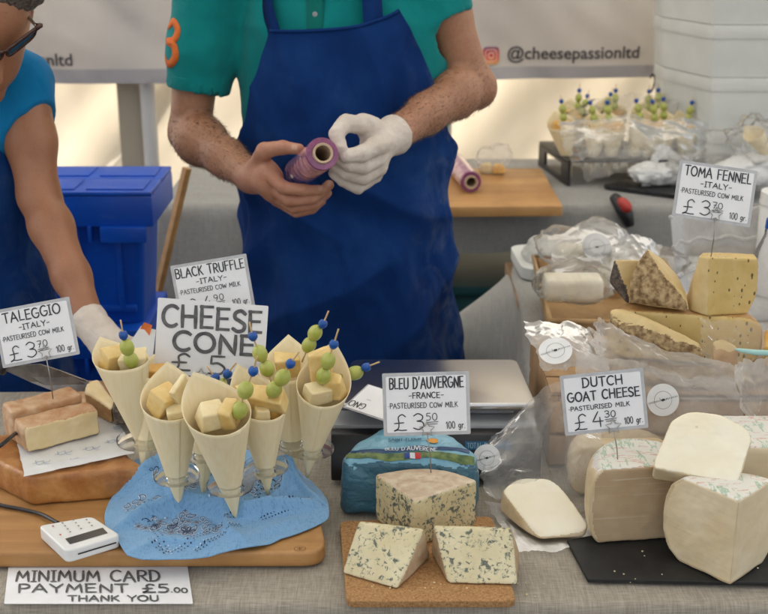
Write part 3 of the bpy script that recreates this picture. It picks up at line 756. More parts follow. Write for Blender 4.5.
# ------------------------------------------------------------------ handwriting
def arcq(cx, cy, rx, ry, a0, a1, n=10):
    return [(cx + rx * math.cos(R(a0 + (a1 - a0) * i / n)), cy + ry * math.sin(R(a0 + (a1 - a0) * i / n))) for i in range(n + 1)]
GL = {
 'A': (0.8, [[(0, 0), (0.38, 1)], [(0.38, 1), (0.78, -0.02)], [(0.14, 0.36), (0.66, 0.36)]]),
 'B': (0.66, [[(0.06, 0), (0.06, 1)], [(0.06, 1)] + arcq(0.3, 0.77, 0.3, 0.23, 90, -90) + [(0.06, 0.54)], [(0.06, 0.54)] + arcq(0.32, 0.27, 0.32, 0.27, 90, -90) + [(0.06, 0)]]),
 'C': (0.74, [arcq(0.42, 0.5, 0.4, 0.5, 50, 310, 16)]),
 'D': (0.72, [[(0.06, 0), (0.06, 1)], [(0.0, 1)] + arcq(0.22, 0.5, 0.46, 0.5, 90, -90, 14) + [(0.0, 0)]]),
 'E': (0.6, [[(0.06, 1), (0.06, 0)], [(0.02, 0.98), (0.56, 1)], [(0.06, 0.52), (0.5, 0.54)], [(0.04, 0.02), (0.58, 0.03)]]),
 'F': (0.58, [[(0.06, 1), (0.06, 0)], [(0.02, 0.98), (0.56, 1)], [(0.06, 0.52), (0.48, 0.54)]]),
 'G': (0.78, [arcq(0.42, 0.5, 0.4, 0.5, 55, 330, 16), [(0.77, 0.24), (0.77, 0.46), (0.46, 0.46)]]),
 'H': (0.74, [[(0.06, 1), (0.06, 0)], [(0.68, 1), (0.68, 0)], [(0.06, 0.5), (0.68, 0.52)]]),
 'I': (0.3, [[(0.15, 1), (0.15, 0)], [(0.0, 1), (0.3, 1)], [(0.0, 0), (0.3, 0)]]),
 'i': (0.14, [[(0.07, 1), (0.07, 0)]]),
 'K': (0.66, [[(0.06, 1), (0.06, 0)], [(0.58, 1), (0.08, 0.46)], [(0.2, 0.56), (0.64, 0)]]),
 'L': (0.56, [[(0.06, 1), (0.06, 0.02), (0.54, 0.02)]]),
 'M': (0.92, [[(0.04, 0), (0.14, 1), (0.46, 0.3), (0.78, 1), (0.88, 0)]]),
 'N': (0.74, [[(0.06, 0), (0.06, 1), (0.68, 0), (0.68, 1)]]),
 'O': (0.84, [arcq(0.42, 0.5, 0.4, 0.48, 100, 462, 22)]),
 'P': (0.62, [[(0.06, 0), (0.06, 1)], [(0.06, 1)] + arcq(0.3, 0.74, 0.3, 0.26, 90, -90) + [(0.06, 0.48)]]),
 'R': (0.68, [[(0.06, 0), (0.06, 1)], [(0.06, 1)] + arcq(0.3, 0.75, 0.3, 0.25, 90, -90) + [(0.06, 0.5)], [(0.26, 0.5), (0.66, 0)]]),
 'S': (0.62, [spline([(0.56, 0.86), (0.36, 1.0), (0.1, 0.88), (0.1, 0.64), (0.34, 0.5), (0.56, 0.34), (0.52, 0.08), (0.26, 0), (0.03, 0.12)], 5)]),
 'T': (0.7, [[(0.35, 1), (0.35, 0)], [(0, 0.98), (0.7, 1)]]),
 'U': (0.72, [[(0.06, 1)] + [(0.06, 0.34)] + arcq(0.36, 0.3, 0.3, 0.3, 180, 360) + [(0.66, 0.34), (0.66, 1)]]),
 'V': (0.72, [[(0.0, 1), (0.36, 0), (0.7, 1)]]),
 'W': (1.0, [[(0, 1), (0.24, 0), (0.5, 0.8), (0.76, 0), (1.0, 1)]]),
 'Y': (0.7, [[(0, 1), (0.35, 0.5)], [(0.7, 1), (0.35, 0.5), (0.35, 0)]]),
 '0': (0.6, [arcq(0.3, 0.5, 0.27, 0.5, 100, 462, 20)]),
 '1': (0.34, [[(0, 0.74), (0.24, 1), (0.24, 0)]]),
 '3': (0.6, [spline([(0.05, 0.86), (0.28, 1.0), (0.52, 0.84), (0.46, 0.6), (0.22, 0.53)], 5), spline([(0.22, 0.53), (0.5, 0.46), (0.56, 0.2), (0.3, 0), (0.02, 0.1)], 5)]),
 '4': (0.62, [[(0.36, 1), (0.02, 0.36), (0.6, 0.36)], [(0.44, 0.62), (0.44, 0)]]),
 '5': (0.58, [[(0.54, 1), (0.12, 0.98), (0.1, 0.56)] + spline([(0.1, 0.56), (0.34, 0.62), (0.55, 0.36), (0.4, 0.04), (0.03, 0.04)], 5)]),
 '7': (0.58, [[(0.02, 0.98), (0.56, 1), (0.2, 0)], [(0.16, 0.5), (0.5, 0.52)]]),
 '9': (0.58, [arcq(0.28, 0.7, 0.24, 0.28, 0, 360, 16), spline([(0.52, 0.72), (0.5, 0.4), (0.3, 0)], 5)]),
 '£': (0.74, [spline([(0.68, 0.86), (0.5, 1.0), (0.3, 0.84), (0.32, 0.5), (0.28, 0.16), (0.05, 0.0), (0.24, 0.06), (0.44, 0.03), (0.72, 0.04)], 5), [(0.08, 0.46), (0.58, 0.5)]]),
 '-': (0.5, [[(0.06, 0.46), (0.44, 0.5)]]),
 '.': (0.18, [[(0.05, 0.05), (0.12, 0.05)]]),
 "'": (0.2, [[(0.1, 1.05), (0.06, 0.8)]]),
 '*': (0.24, [[(0.08, 0.42), (0.16, 0.42)]]),
 'g': (0.5, [arcq(0.22, 0.32, 0.2, 0.24, 40, 400, 14), spline([(0.43, 0.56), (0.43, 0.0), (0.3, -0.24), (0.06, -0.16)], 5)]),
 'r': (0.4, [[(0.06, 0.58), (0.06, 0)], spline([(0.06, 0.36), (0.2, 0.56), (0.38, 0.54)], 4)]),
 ' ': (0.42, []),
}
def text_strokes(txt, x0, x1, y0, y1, rng, jit=0.03, gap=0.16):
    """strokes of txt fitted into the box (x right, y up)"""
    tw = sum(GL[c][0] + gap for c in txt) - gap
    sx = (x1 - x0) / tw; h = y1 - y0
    out = []; x = 0
    for c in txt:
        w, st = GL[c]
        dy = rng.uniform(-jit, jit); sl = rng.uniform(-jit, jit); hs = 1 + rng.uniform(-jit, jit)
        for s in st:
            out.append([(x0 + (x + p[0] + sl * p[1]) * sx, y0 + (dy + p[1] * hs) * h) for p in s])
        x += w + gap
    return out
def ribbon(P2, w, fmap, lift, vs, fs):
    """a pen stroke of width w along plan points, laid on a surface map"""
    P = [np.array(p, float) for p in P2]
    Q = [P[0]]
    for p in P[1:]:
        d = np.linalg.norm(p - Q[-1])
        if d < 1e-7: continue
        k = max(1, int(d / (w * 1.5)))
        q0 = Q[-1]
        for j in range(1, k + 1): Q.append(q0 + (p - q0) * j / k)
    if len(Q) < 2: return
    d0 = (Q[1] - Q[0]) / np.linalg.norm(Q[1] - Q[0]); d1 = (Q[-1] - Q[-2]) / np.linalg.norm(Q[-1] - Q[-2])
    Q[0] = Q[0] - d0 * w * 0.35; Q[-1] = Q[-1] + d1 * w * 0.35
    o = len(vs)
    for i, q in enumerate(Q):
        d = Q[min(i + 1, len(Q) - 1)] - Q[max(i - 1, 0)]
        d = d / (np.linalg.norm(d) + 1e-9); n = np.array((-d[1], d[0]))
        ww = w * 0.5 * (0.75 if i in (0, len(Q) - 1) else 1.0)
        for s in (1, -1): vs.append(fmap(q[0] + n[0] * ww * s, q[1] + n[1] * ww * s, lift))
    for i in range(len(Q) - 1):
        a = o + 2 * i; fs.append((a, a + 1, a + 3, a + 2))
def blob(cx, cy, rx, ry, fmap, lift, vs, fs, n=10, rot=0):
    o = len(vs); ca, sa = math.cos(rot), math.sin(rot)
    for i in range(n):
        a = 2 * PI * i / n; x, y = rx * math.cos(a), ry * math.sin(a)
        vs.append(fmap(cx + x * ca - y * sa, cy + x * sa + y * ca, lift))
    fs.append(tuple(range(o, o + n)))
def plane_map(O, X, Y):
    """metric map on a flat card: O corner, X and Y unit axes"""
    Nn = X.cross(Y).normalized()
    return lambda x, y, l: O + X * x + Y * y + Nn * l
# ================================================================== SETTING
M = MT
g = mesh('ground', [(-40, -20, 0), (40, -20, 0), (40, 60, 0), (-40, 60, 0)], [(0, 1, 2, 3)], M['asphalt'], smooth=False)
tag(g, 'dark asphalt ground under the market stall', 'ground', kind='structure')

# tent back wall of loose canvas (hung, with slack folds)
TY = 3.98
def tentfn(u, v):
    x = -2.6 + 5.2 * u; z = 0.02 + 2.55 * v
    q = x * 0.9 - z * 0.75
    y = TY + 0.03 * math.sin(x * 3.1 + z * 1.7) + 0.06 * fbm((q, 0, z * 0.25), 3.4, 3, 3) + 0.06 * ridged((q * 0.8, 0, z * 0.15), 3.0, 2)
    return Vector((x, y, z))
vs, fs = grid_geo(tentfn, 150, 70)
o = mesh('tent_wall', vs, fs, M['canvas']); o.modifiers.new('t', 'SOLIDIFY').thickness = 0.002
tag(o, 'cream canvas back wall of the tent hanging behind the whole stall', 'tent wall', kind='thing')
def rooffn(u, v):  # roof out of view, added and carried forward to cut open-sky light
    return Vector((-2.6 + 5.2 * u, 0.15 + 3.9 * v, 2.45 + 0.4 * math.sin(PI * min(1, max(0, v))) - 0.05 * abs(math.sin(PI * 3 * u)) * math.sin(PI * v)))
vs, fs = grid_geo(rooffn, 40, 20)
o = mesh('unseen_canopy', vs, fs, M['canopy']); o.modifiers.new('t', 'SOLIDIFY').thickness = 0.002
tag(o, 'unseen white canvas canopy added over stall and sellers to shade and soften the light', 'tent roof', kind='thing')

# post: tan canvas strip beside a pale pole
pa = D(119, 120, 3.9); pb = D(143, 120, 3.9)
tag(base_origin(box('canvas_strip', ((pa.x + pb.x) / 2, 3.9, 1.22), (pb.x - pa.x, 0.012, 2.43), M['canvastan'], None, 0.003)), 'tan canvas strip hanging beside the pale tent pole', 'canvas strip')
pc = D(158, 120, 3.9)
tag(base_origin(lathe('tent_pole', ((pb.x + pc.x) / 2, 3.88, 0.0), (0, 0, 1), [(0, 0), (0, (pc.x - pb.x) / 2), (2.44, (pc.x - pb.x) / 2), (2.44, 0)], M['polegrey'], None, 20)), 'pale grey tent pole behind the blue crates', 'tent pole')
p1 = D(445, 130, 3.92)
tag(base_origin(lathe('tent_pole', (p1.x, 3.92, 0.0), (0, 0, 1), [(0, 0), (0, 0.022), (2.44, 0.022), (2.44, 0)], M['polegrey'], None, 20)), "grey tent pole seen just right of the man's apron", 'tent pole')

# ---------------------------------------------------------------- banners
def banner(label, xr_px, text_r, text_l, ybase_px, yb_px, band_px, width, icon=False, grommet=None):
    Y = 3.82
    zr = D(xr_px, yb_px, Y); z0 = zr.z
    t = thing('banner', label, 'banner', (zr.x - width / 2, Y, z0), 'printed banners on the tent wall')
    zt = D(xr_px, band_px, Y).z
    H = 0.75
    def srf(x, z, l=0.0):
        return Vector((x, Y + 0.014 * math.sin(x * 5.0 + z * 3) + 0.022 * fbm((x + z * 1.2, 0, (z - x) * 0.4), 4, 3, 5) - l, z))
    x0, x1 = zr.x - width, zr.x
    vs, fs = grid_geo(lambda u, v: srf(x0 + (x1 - x0) * u, z0 + H * v), 60, 30)
    mesh('vinyl_sheet', vs, fs, M['banner'], t)
    vs, fs = grid_geo(lambda u, v: srf(x0 + (x1 - x0) * u, z0 + (zt - z0) * v, 0.003), 60, 3)
    mesh('hem_band', vs, fs, M['bannerband'], t)
    a = D(text_l, ybase_px, Y); b = D(text_r, ybase_px, Y)
    cu = bpy.data.curves.new('t', 'FONT'); cu.body = '@cheesepassionltd'; cu.size = 0.1; cu.resolution_u = 3; cu.offset = 0.0016
    to = bpy.data.objects.new('t', cu); COL.objects.link(to)
    dg = bpy.context.evaluated_depsgraph_get(); me = bpy.data.meshes.new_from_object(to.evaluated_get(dg))
    bpy.data.objects.remove(to)
    xs = [v.co.x for v in me.vertices]; sx = (b.x - a.x) / (max(xs) - min(xs)); mn = min(xs)
    for v in me.vertices:
        v.co = srf(a.x + (v.co.x - mn) * sx, a.z + v.co.y * sx * 0.98, 0.006)
    me.name = 'lettering'; link_mesh('lettering', me, M['bannertext'], t, False)
    if icon:
        c = D(490.5, 54.5, Y); s = 0.026
        icm, nt, bb = new_mat('warm_gradient_print'); bb.inputs['Roughness'].default_value = 0.6
        tc = N(nt, 'ShaderNodeTexCoord'); sp = N(nt, 'ShaderNodeSeparateXYZ'); nt.links.new(tc.outputs['Object'], sp.inputs[0])
        mr = N(nt, 'ShaderNodeMapRange'); mr.inputs['From Min'].default_value = c.z - z0 - s; mr.inputs['From Max'].default_value = c.z - z0 + s; nt.links.new(sp.outputs[2], mr.inputs['Value'])
        nt.links.new(ramp(nt, mr.outputs[0], [(0, (0.70, 0.30, 0.06)), (0.4, (0.60, 0.07, 0.03)), (0.75, (0.42, 0.04, 0.06)), (1, (0.14, 0.04, 0.12))]), bb.inputs['Base Color'])
        poly = round_poly([(c.x - s, c.z - s), (c.x + s, c.z - s), (c.x + s, c.z + s), (c.x - s, c.z + s)], 0.014, 5)
        vs = [srf(p[0], p[1], 0.006) for p in poly]
        ic = mesh('round_cornered_icon', vs, [tuple(range(len(vs)))], icm, t, False)
        vs, fs = [], []
        fm = lambda x, y, l: srf(c.x + x, c.z + y, 0.008 + l)
        ribbon(arcq(0, 0, 0.0085, 0.0085, 0, 360, 24), 0.0030, fm, 0, vs, fs)
        rp = [tuple(p) for p in round_poly([(-0.018, -0.018), (0.018, -0.018), (0.018, 0.018), (-0.018, 0.018)], 0.010, 4)]
        ribbon(rp + rp[:1], 0.0024, fm, 0, vs, fs); blob(0.011, 0.011, 0.002, 0.002, fm, 0, vs, fs)
        mesh('camera_outline', vs, fs, M['outline'], ic, False, world=True)
    for gp in (grommet or []):
        c = D(gp[0], gp[1], Y); c.y -= 0.012
        vs, fs = lathe_geo(c, (0, -1, 0), [(0, 0.004), (0.003, 0.005), (0.003, 0.011), (0, 0.0125)], 16)
        mesh('grommet', vs, fs, M['foilwhite'], t)
    return t
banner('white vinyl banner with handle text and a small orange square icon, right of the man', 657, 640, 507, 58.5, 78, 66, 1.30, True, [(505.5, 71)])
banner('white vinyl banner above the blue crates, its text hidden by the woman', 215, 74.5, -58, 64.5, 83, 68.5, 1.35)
# wire hook below the right banner
hp = [D(650, 78, 3.8), D(653, 74, 3.8), D(655, 80, 3.8), D(653, 88, 3.8), D(651, 92, 3.8)]
o = tube('wire_hook', spline(hp, 6), 0.003, M['blackpl'], None, 8); tag(base_origin(o), "thin dark wire hook hanging at the right banner's lower corner", 'hook')

# ---------------------------------------------------------------- tables
def plain_table(name, label, cat, x0, x1, y0, y1, z, leg=0.02):
    t = thing(name, label, cat, ((x0 + x1) / 2, (y0 + y1) / 2, 0))
    box('tabletop', ((x0 + x1) / 2, (y0 + y1) / 2, z - 0.02), (x1 - x0, y1 - y0, 0.03), M['tablewood'], t, 0.003)
    for x in (x0 + 0.08, x1 - 0.08):
        for y in (y0 + 0.07, y1 - 0.07):
            tube('leg', [(x, y, z - 0.036), (x, y, 0)], leg, M['legmetal'], t, 10)
    return t
plain_table('market_table', 'front folding table carrying the cheese display under a linen cloth', 'table', -1.0, 1.0, 1.30, 1.93, TAB - 0.004)
def front_cloth(u, v):
    x = -1.03 + 2.06 * u
    r = 0.014; ye = 1.281
    L1 = 1.955 - (ye + r); L2 = r * PI / 2; L3 = 0.62
    s = v * (L1 + L2 + L3)
    if s < L1: y, z = 1.955 - s, TAB
    elif s < L1 + L2:
        a = (s - L1) / r; y, z = ye + r - r * math.sin(a), TAB - r + r * math.cos(a)
    else:
        q = s - L1 - L2; y, z = ye - 0.03 * (q / L3) * (0.5 + 0.5 * math.sin(x * 14)), TAB - r - q
    if s < L1:
        z += 0.0012 * fbm((x, y, 0), 7, 3, 2) - 0.0015
    return Vector((x, y, z))
vs, fs = grid_geo(front_cloth, 120, 150)
o = mesh('tablecloth', vs, fs, M['linen']); tag(base_origin(o), 'natural beige linen cloth covering the front display table', 'tablecloth')

# back counter
CZ = 0.85
cx0 = G(186, 172, CZ).x; cx1 = 1.75
cyf, cyb = 3.12, 3.72
plain_table('back_counter', 'long back table along the tent wall under a grey cloth', 'table', cx0 + 0.03, cx1, cyf + 0.02, cyb, CZ - 0.004)
def counter_cloth(u, v):
    x = cx0 - 0.005 + (cx1 - cx0) * u
    L1 = cyb - cyf; r = 0.012
    k = max(0.0, min(1.0, (-0.18 - x) / 0.2)); k = k * k * (3 - 2 * k)
    hang = 0.115 + 0.02 * math.sin(x * 4.0 + 1) + 0.03 * max(0, (x - 0.35)) + 0.55 * k
    s = v * (L1 + hang)
    if s < L1: return Vector((x, cyb - s, CZ + 0.0015 * fbm((x, s, 0), 6, 2, 1)))
    q = s - L1
    fold = (0.018 + 0.03 * k) * math.sin(x * 11 + 0.5) + 0.012 * math.sin(x * 27)
    return Vector((x - 0.10 * k * q, cyf - min(q, 0.02) * 0.4 - fold * min(1, q / 0.25) - 0.05 * k * q, CZ - q))
vs, fs = grid_geo(counter_cloth, 150, 90)
o = mesh('counter_cloth', vs, fs, M['greycloth']); tag(base_origin(o), 'grey cloth over the back table, short wavy hem at its right', 'tablecloth')

# side table running back from the right of the display
sx0, sx1, sy0, sy1, SZ = 0.262, 1.5, 1.97, 2.80, 0.80
plain_table('side_table', 'side table under pale cloth behind the right-hand cheeses', 'table', sx0 + 0.03, sx1, sy0 + 0.02, sy1 - 0.02, SZ - 0.004)
def side_cloth(u, v):
    # u across (x): starts as the hanging left side, then the top; v along y
    y = sy0 + (sy1 - sy0) * v
    xe = 0.262 + 0.06 * v
    hang = 0.36 + 0.03 * math.sin(y * 9)
    L = hang + (sx1 - xe); s = u * L
    if s < hang:
        q = hang - s
        f = 0.03 * math.sin(y * 12 + 1.0) * min(1, q / 0.2)
        flap = -0.16 * math.exp(-((y - 2.66) / 0.10) ** 2) * min(1.0, q / 0.16) * (1 if q < 0.2 else max(0.55, 1 - (q - 0.2) * 1.6))
        return Vector((xe - 0.004 - f - 0.05 * min(1, q / 0.3) + flap, y, SZ - q))
    return Vector((xe + s - hang, y, SZ + 0.002 * fbm((s, y, 0), 8, 2, 3)))
vs, fs = grid_geo(side_cloth, 130, 90)
o = mesh('side_cloth', vs, fs, M['greycloth']); tag(base_origin(o), 'pale grey cloth on the side table with a loose hanging flap', 'tablecloth')

# things under the back counter
tb = D(470, 300, 3.30)
t = thing('storage_tub', 'dark teal plastic tub on the ground under the back table', 'tub', (tb.x + 0.02, 3.38, 0))
box('tub_body', (tb.x + 0.02, 3.38, 0.29), (0.36, 0.40, 0.58), M['teal'], t, 0.012)
box('tub_rim', (tb.x + 0.02, 3.38, 0.593), (0.40, 0.44, 0.025), M['teal'], t, 0.006)
t = thing('storage_case', 'dark brown case stored under the right end of the back table', 'case', (0.95, 3.42, 0))
box('case_body', (0.95, 3.42, 0.28), (0.9, 0.45, 0.56), M['brownmess'], t, 0.012); box('case_lid', (0.95, 3.42, 0.585), (0.92, 0.47, 0.046), M['brownmess'], t, 0.01)

# ---------------------------------------------------------------- blue crates, stacked
def blue_crate(label, xr, yc, z0, z1, w, dp, lid):
    t = thing('plastic_crate', label, 'crate', (xr - w / 2, yc, z0), 'stacked blue crates')
    cx = xr - w / 2; h = z1 - z0
    bm = bmesh.new()
    # tapering body, open or closed at the top
    b0 = round_poly([(cx - w / 2 + 0.05, yc - dp / 2 + 0.04), (cx + w / 2 - 0.05, yc - dp / 2 + 0.04), (cx + w / 2 - 0.05, yc + dp / 2 - 0.04), (cx - w / 2 + 0.05, yc + dp / 2 - 0.04)], 0.03, 4)
    b1 = round_poly([(cx - w / 2 + 0.03, yc - dp / 2 + 0.025), (cx + w / 2 - 0.03, yc - dp / 2 + 0.025), (cx + w / 2 - 0.03, yc + dp / 2 - 0.025), (cx - w / 2 + 0.03, yc + dp / 2 - 0.025)], 0.03, 4)
    n = len(b0)
    v0 = [bm.verts.new((p[0], p[1], z0)) for p in b0]; v1 = [bm.verts.new((p[0], p[1], z1 - 0.03)) for p in b1]
    for i in range(n): bm.faces.new((v0[i], v0[(i + 1) % n], v1[(i + 1) % n], v1[i]))
    bm.faces.new(v0); bm.faces.new(v1)
    for k in range(6): add_box(bm, (cx - w / 2 + 0.09 + (w - 0.18) * k / 5, yc - dp / 2 + 0.032, z0 + h * 0.42), (0.012, 0.012, h * 0.62), 0.002)
    add_box(bm, (cx, yc - dp / 2 + 0.034, z0 + h * 0.12), (w - 0.12, 0.012, 0.014), 0.002)
    bmobj('crate_body', bm, M['bluecrate'], t, True, True, R(40))
    bm = bmesh.new()
    add_box(bm, (cx, yc, z1 - 0.035), (w - 0.01, dp - 0.008, 0.07), 0.006)
    for k in range(7):
        x = cx - w / 2 + 0.06 + (w - 0.12) * k / 6
        add_box(bm, (x, yc - dp / 2 + 0.012, z1 - 0.085), (0.008, 0.026, 0.035), 0.001)
    add_box(bm, (cx + w / 2 - 0.07, yc - dp / 2 + 0.012, z1 - 0.085), (0.10, 0.035, 0.036), 0.004)
    bmobj('crate_rim', bm, M['bluecrate'], t, True, True, R(40))
    if lid:
        bm = bmesh.new()
        for q in (-1, 1): add_box(bm, (cx, yc + q * dp * 0.247, z1 + 0.004), (w - 0.012, dp * 0.485, 0.009), 0.003)
        for k in range(4):
            for q in (-1, 1): add_box(bm, (cx - w * 0.36 + k * w * 0.24, yc + q * dp * 0.247, z1 + 0.0098), (w * 0.20, dp * 0.36, 0.004), 0.0015)
        bmobj('crate_lid', bm, M['bluecrate'], t, True, True, R(40))
    return t
cr = D(153, 187, 2.50)
zt = cr.z - 0.02
blue_crate('topmost closed blue plastic crate, lidded, between woman and man', cr.x, 2.635, zt - 0.30, zt, 0.62, 0.27, True)
blue_crate('middle blue plastic crate of the stack, under the lidded one', cr.x - 0.03, 2.635, zt - 0.64, zt - 0.302, 0.60, 0.29, False)
blue_crate('lowest blue plastic crate, standing on the ground', cr.x - 0.03, 2.635, 0.0, zt - 0.642, 0.60, 0.29, False)

# thin plank edge between crates and cloth
pk0, pk1 = D(187, 168, 3.02), D(156, 300, 3.02)
t_ = mesh('wooden_plank', *(lambda b: (b[0], b[1]))(tube_geo([pk0, pk1, pk1 + (pk1 - pk0) * 0.9], 0.012, 4)), M['board2'], None, False)
tag(base_origin(t_), 'thin wooden plank leaning between the blue crates and the grey cloth', 'plank')
# ---------------------------------------------------------------- styrofoam boxes
fx = D(706, 120, 3.30).x
rows = [('bottom white styrofoam box standing on the back table', 166, 131, 0.012), ('second white styrofoam box from the bottom of the stack', 131, 78, 0.0), ('third styrofoam box up, with an overhanging grey-white lid', 78, 25, -0.012), ('topmost styrofoam box, cut off by the top of the photo', 25, -30, -0.022)]
zz = CZ + 0.003
for k, (lab, pb, pt_, dx) in enumerate(rows):
    z1 = D(706, pt_, 3.30).z
    t = thing('styrofoam_box', lab, 'foam box', (fx + 0.22, 3.47, zz), 'stacked styrofoam boxes')
    w, dp = 0.56, 0.34; cx = fx - 0.075 + w / 2 + dx
    hh = z1 - zz
    poly = [(cx - w / 2, 3.54), (cx - w / 2 + 0.085, 3.30), (cx + w / 2, 3.30), (cx + w / 2, 3.66), (cx - w / 2, 3.66)]
    pb_ = round_poly([(x * 1.0, y) for x, y in poly], 0.005, 2)
    n_ = len(pb_); bm = bmesh.new()
    def ring(f, z): return [bm.verts.new(((p[0] - cx) * f + cx, (p[1] - 3.48) * f + 3.48, z)) for p in pb_]
    rings = [ring(0.962, zz + 0.001), ring(0.985, z1 - 0.038)]
    for r0, r1 in zip(rings, rings[1:]):
        for i in range(n_): bm.faces.new((r0[i], r0[(i + 1) % n_], r1[(i + 1) % n_], r1[i]))
    bm.faces.new(rings[0]); bm.faces.new(rings[-1])
    bmobj('foam_body', bm, M['foam'], t, True, True, R(30))
    slab('foam_lid', pb_, z1 - 0.0377, z1 - 0.001, M['foam'], t, 0.0022)
    zz = z1

# ---------------------------------------------------------------- back counter items
# wooden board
bp = [G(440, 207, CZ + 0.03), G(563, 206, CZ + 0.03), G(541, 168, CZ + 0.03), G(425, 168, CZ + 0.03)]
o = slab('chopping_board', round_poly(bp, 0.006, 2), CZ + 0.003, CZ + 0.03, M['board2'], None, 0.003)
tag(base_origin(o), 'wooden chopping board on the back table right of the man', 'chopping board')
# cling film roll on board
def film_roll(label, rear, front, r, name='cling_film_roll'):
    rear, front = Vector(rear), Vector(front); ax = front - rear; L = ax.length
    t = thing(name, label, 'cling film', rear)
    # film wound a little unevenly
    prof = [(0.006, r * 0.62)] + [(0.004 + (L - 0.008) * i / 24, r * (0.975 + 0.006 * math.sin(i * 1.9) + 0.006 * math.sin(i * 4.1))) for i in range(25)] + [(L - 0.006, r * 0.62)]
    lathe('film_layer', rear, ax, prof, M['clingroll'], t, 36)
    for s in (0.0, 1.0):
        c = rear.lerp(front, s); d = ax.normalized() * (-1 if s else 1)
        lathe('film_edge', c, d, [(0.0045, r * 0.99), (0.0, r * 0.96), (-0.0005, r * 0.63), (0.006, r * 0.62)], M['clingedge'], t, 36)
    lathe('cardboard_tube', rear, ax, [(-0.004, r * 0.46), (-0.004, r * 0.61), (L + 0.005, r * 0.61), (L + 0.006, r * 0.585), (L + 0.005, r * 0.47), (L * 0.5, r * 0.46), (-0.004, r * 0.46)], M['tube'], t, 32)
    return t
rz = CZ + 0.03 + 0.030
film_roll('pinkish cling film roll lying on the wooden board behind the man', G(455, 163, rz), G(471, 182, rz), 0.029)
# small plastic bag with yellow pieces on board
def lump_bag(name, label, c, r, m, seed, cat, sc=22, amp=0.012, group=None):
    c = Vector(c)
    bm = bmesh.new(); bmesh.ops.create_icosphere(bm, subdivisions=5, radius=1)
    for v in bm.verts:
        p = Vector((v.co.x * r[0], v.co.y * r[1], v.co.z * r[2]))
        d = 1 + (amp / max(r)) * (2.6 * crease(p, sc * 0.8, seed) + 1.1 * crease(p, sc * 2.0, seed + 4) + fbm(p, sc * 0.5, 2, seed))
        d += 0.08 + 0.14 * max(0, fbm((v.co.x * 2.2, v.co.y * 2.2, v.co.z * 2.2), 1.4, 2, seed + 9))
        v.co = c + p * d
        v.co.z = max(v.co.z, c.z - r[2] * 0.92)
    o = bmobj(name, bm, m); return tag(base_origin(o), label, cat, group)
bq = G(494, 172, CZ + 0.033)
lump_bag('plastic_bag', 'small clear bag of yellow pieces on the back board', (bq.x, bq.y, CZ + 0.075), (0.045, 0.04, 0.043), M['cello'], 4, 'bag')
for k, (dx, dy, lab) in enumerate([(-0.022, 0.0, 'yellow cheese piece at the left inside the small clear bag'), (0.012, -0.016, 'orange-yellow cheese piece at the right inside the small clear bag')]):
    c = Vector((bq.x + dx, bq.y + dy, CZ + 0.0335))
    o = cheese('cheese_piece', [c + Vector(p) for p in ((-.02, -.015, 0), (.018, -.017, 0), (.02, .015, 0), (-.018, .016, 0), (-.016, -.011, .026), (.016, -.013, .022), (.014, .012, .028), (-.015, .013, .024))], [M['cubedeep'] if k else M['tomapale']], None, None, 0.006, 0.001, 60, 0.002, k)
    tag(base_origin(o), lab, 'cheese', 'cheese pieces in the small clear bag')

# black display stand with wrapped cones
s0 = G(538, 166, CZ); s1 = G(567, 187, CZ)
SH = HZ(s1, 160) - CZ
ax_ = Vector((1, 0.0, 0)); bx_ = Vector((s0.x - s1.x, s0.y - s1.y, 0))
def SPT(a, b, z): return Vector((s1.x, s1.y, 0)) + ax_ * a + bx_ * b + Vector((0, 0, z))
SL = 0.40
t = thing('display_stand', 'black bridge-shaped stand with holes holding the wrapped cones', 'display stand', (s1.x + SL / 2, s1.y + 0.1, CZ))
bm = bmesh.new()
add_extrude(bm, [SPT(0, 0, CZ + SH - 0.008), SPT(SL, 0, CZ + SH - 0.008), SPT(SL, 1, CZ + SH - 0.008), SPT(0, 1, CZ + SH - 0.008)], Vector((0, 0, 0.008)), 0.002)
bmobj('top_plate', bm, M['blackpl'], t, True, True, R(40))
for a in (0.004, SL - 0.004):
    # side panel with a slot: four bars round the hole
    bm = bmesh.new()
    for (b0, b1, z0, z1) in ((0, 0.22, 0.003, SH - 0.0095), (0.78, 1, 0.003, SH - 0.0095), (0.22, 0.78, 0.003, SH * 0.22), (0.22, 0.78, SH * 0.74, SH - 0.0095)):
        q = [SPT(a - 0.004, b0, CZ + z0), SPT(a + 0.004, b0, CZ + z0), SPT(a + 0.004, b1, CZ + z0), SPT(a - 0.004, b1, CZ + z0)]
        add_extrude(bm, q, Vector((0, 0, z1 - z0)), 0.0)
    bmobj('side_panel', bm, M['blackpl'], t, False)
vs, fs = [], []
for i in range(3):
    for j in range(2):
        p = SPT(0.03 + 0.055 * i, 0.3 + 0.4 * j, CZ + SH + 0.0006)
        a, b = lathe_geo(p, (0, 0, 1), [(0, 0.010), (0.0008, 0.011), (0.0012, 0.0145), (0, 0.0155)], 18); mesh('hole_rim', a, b, M['legmetal'], t)
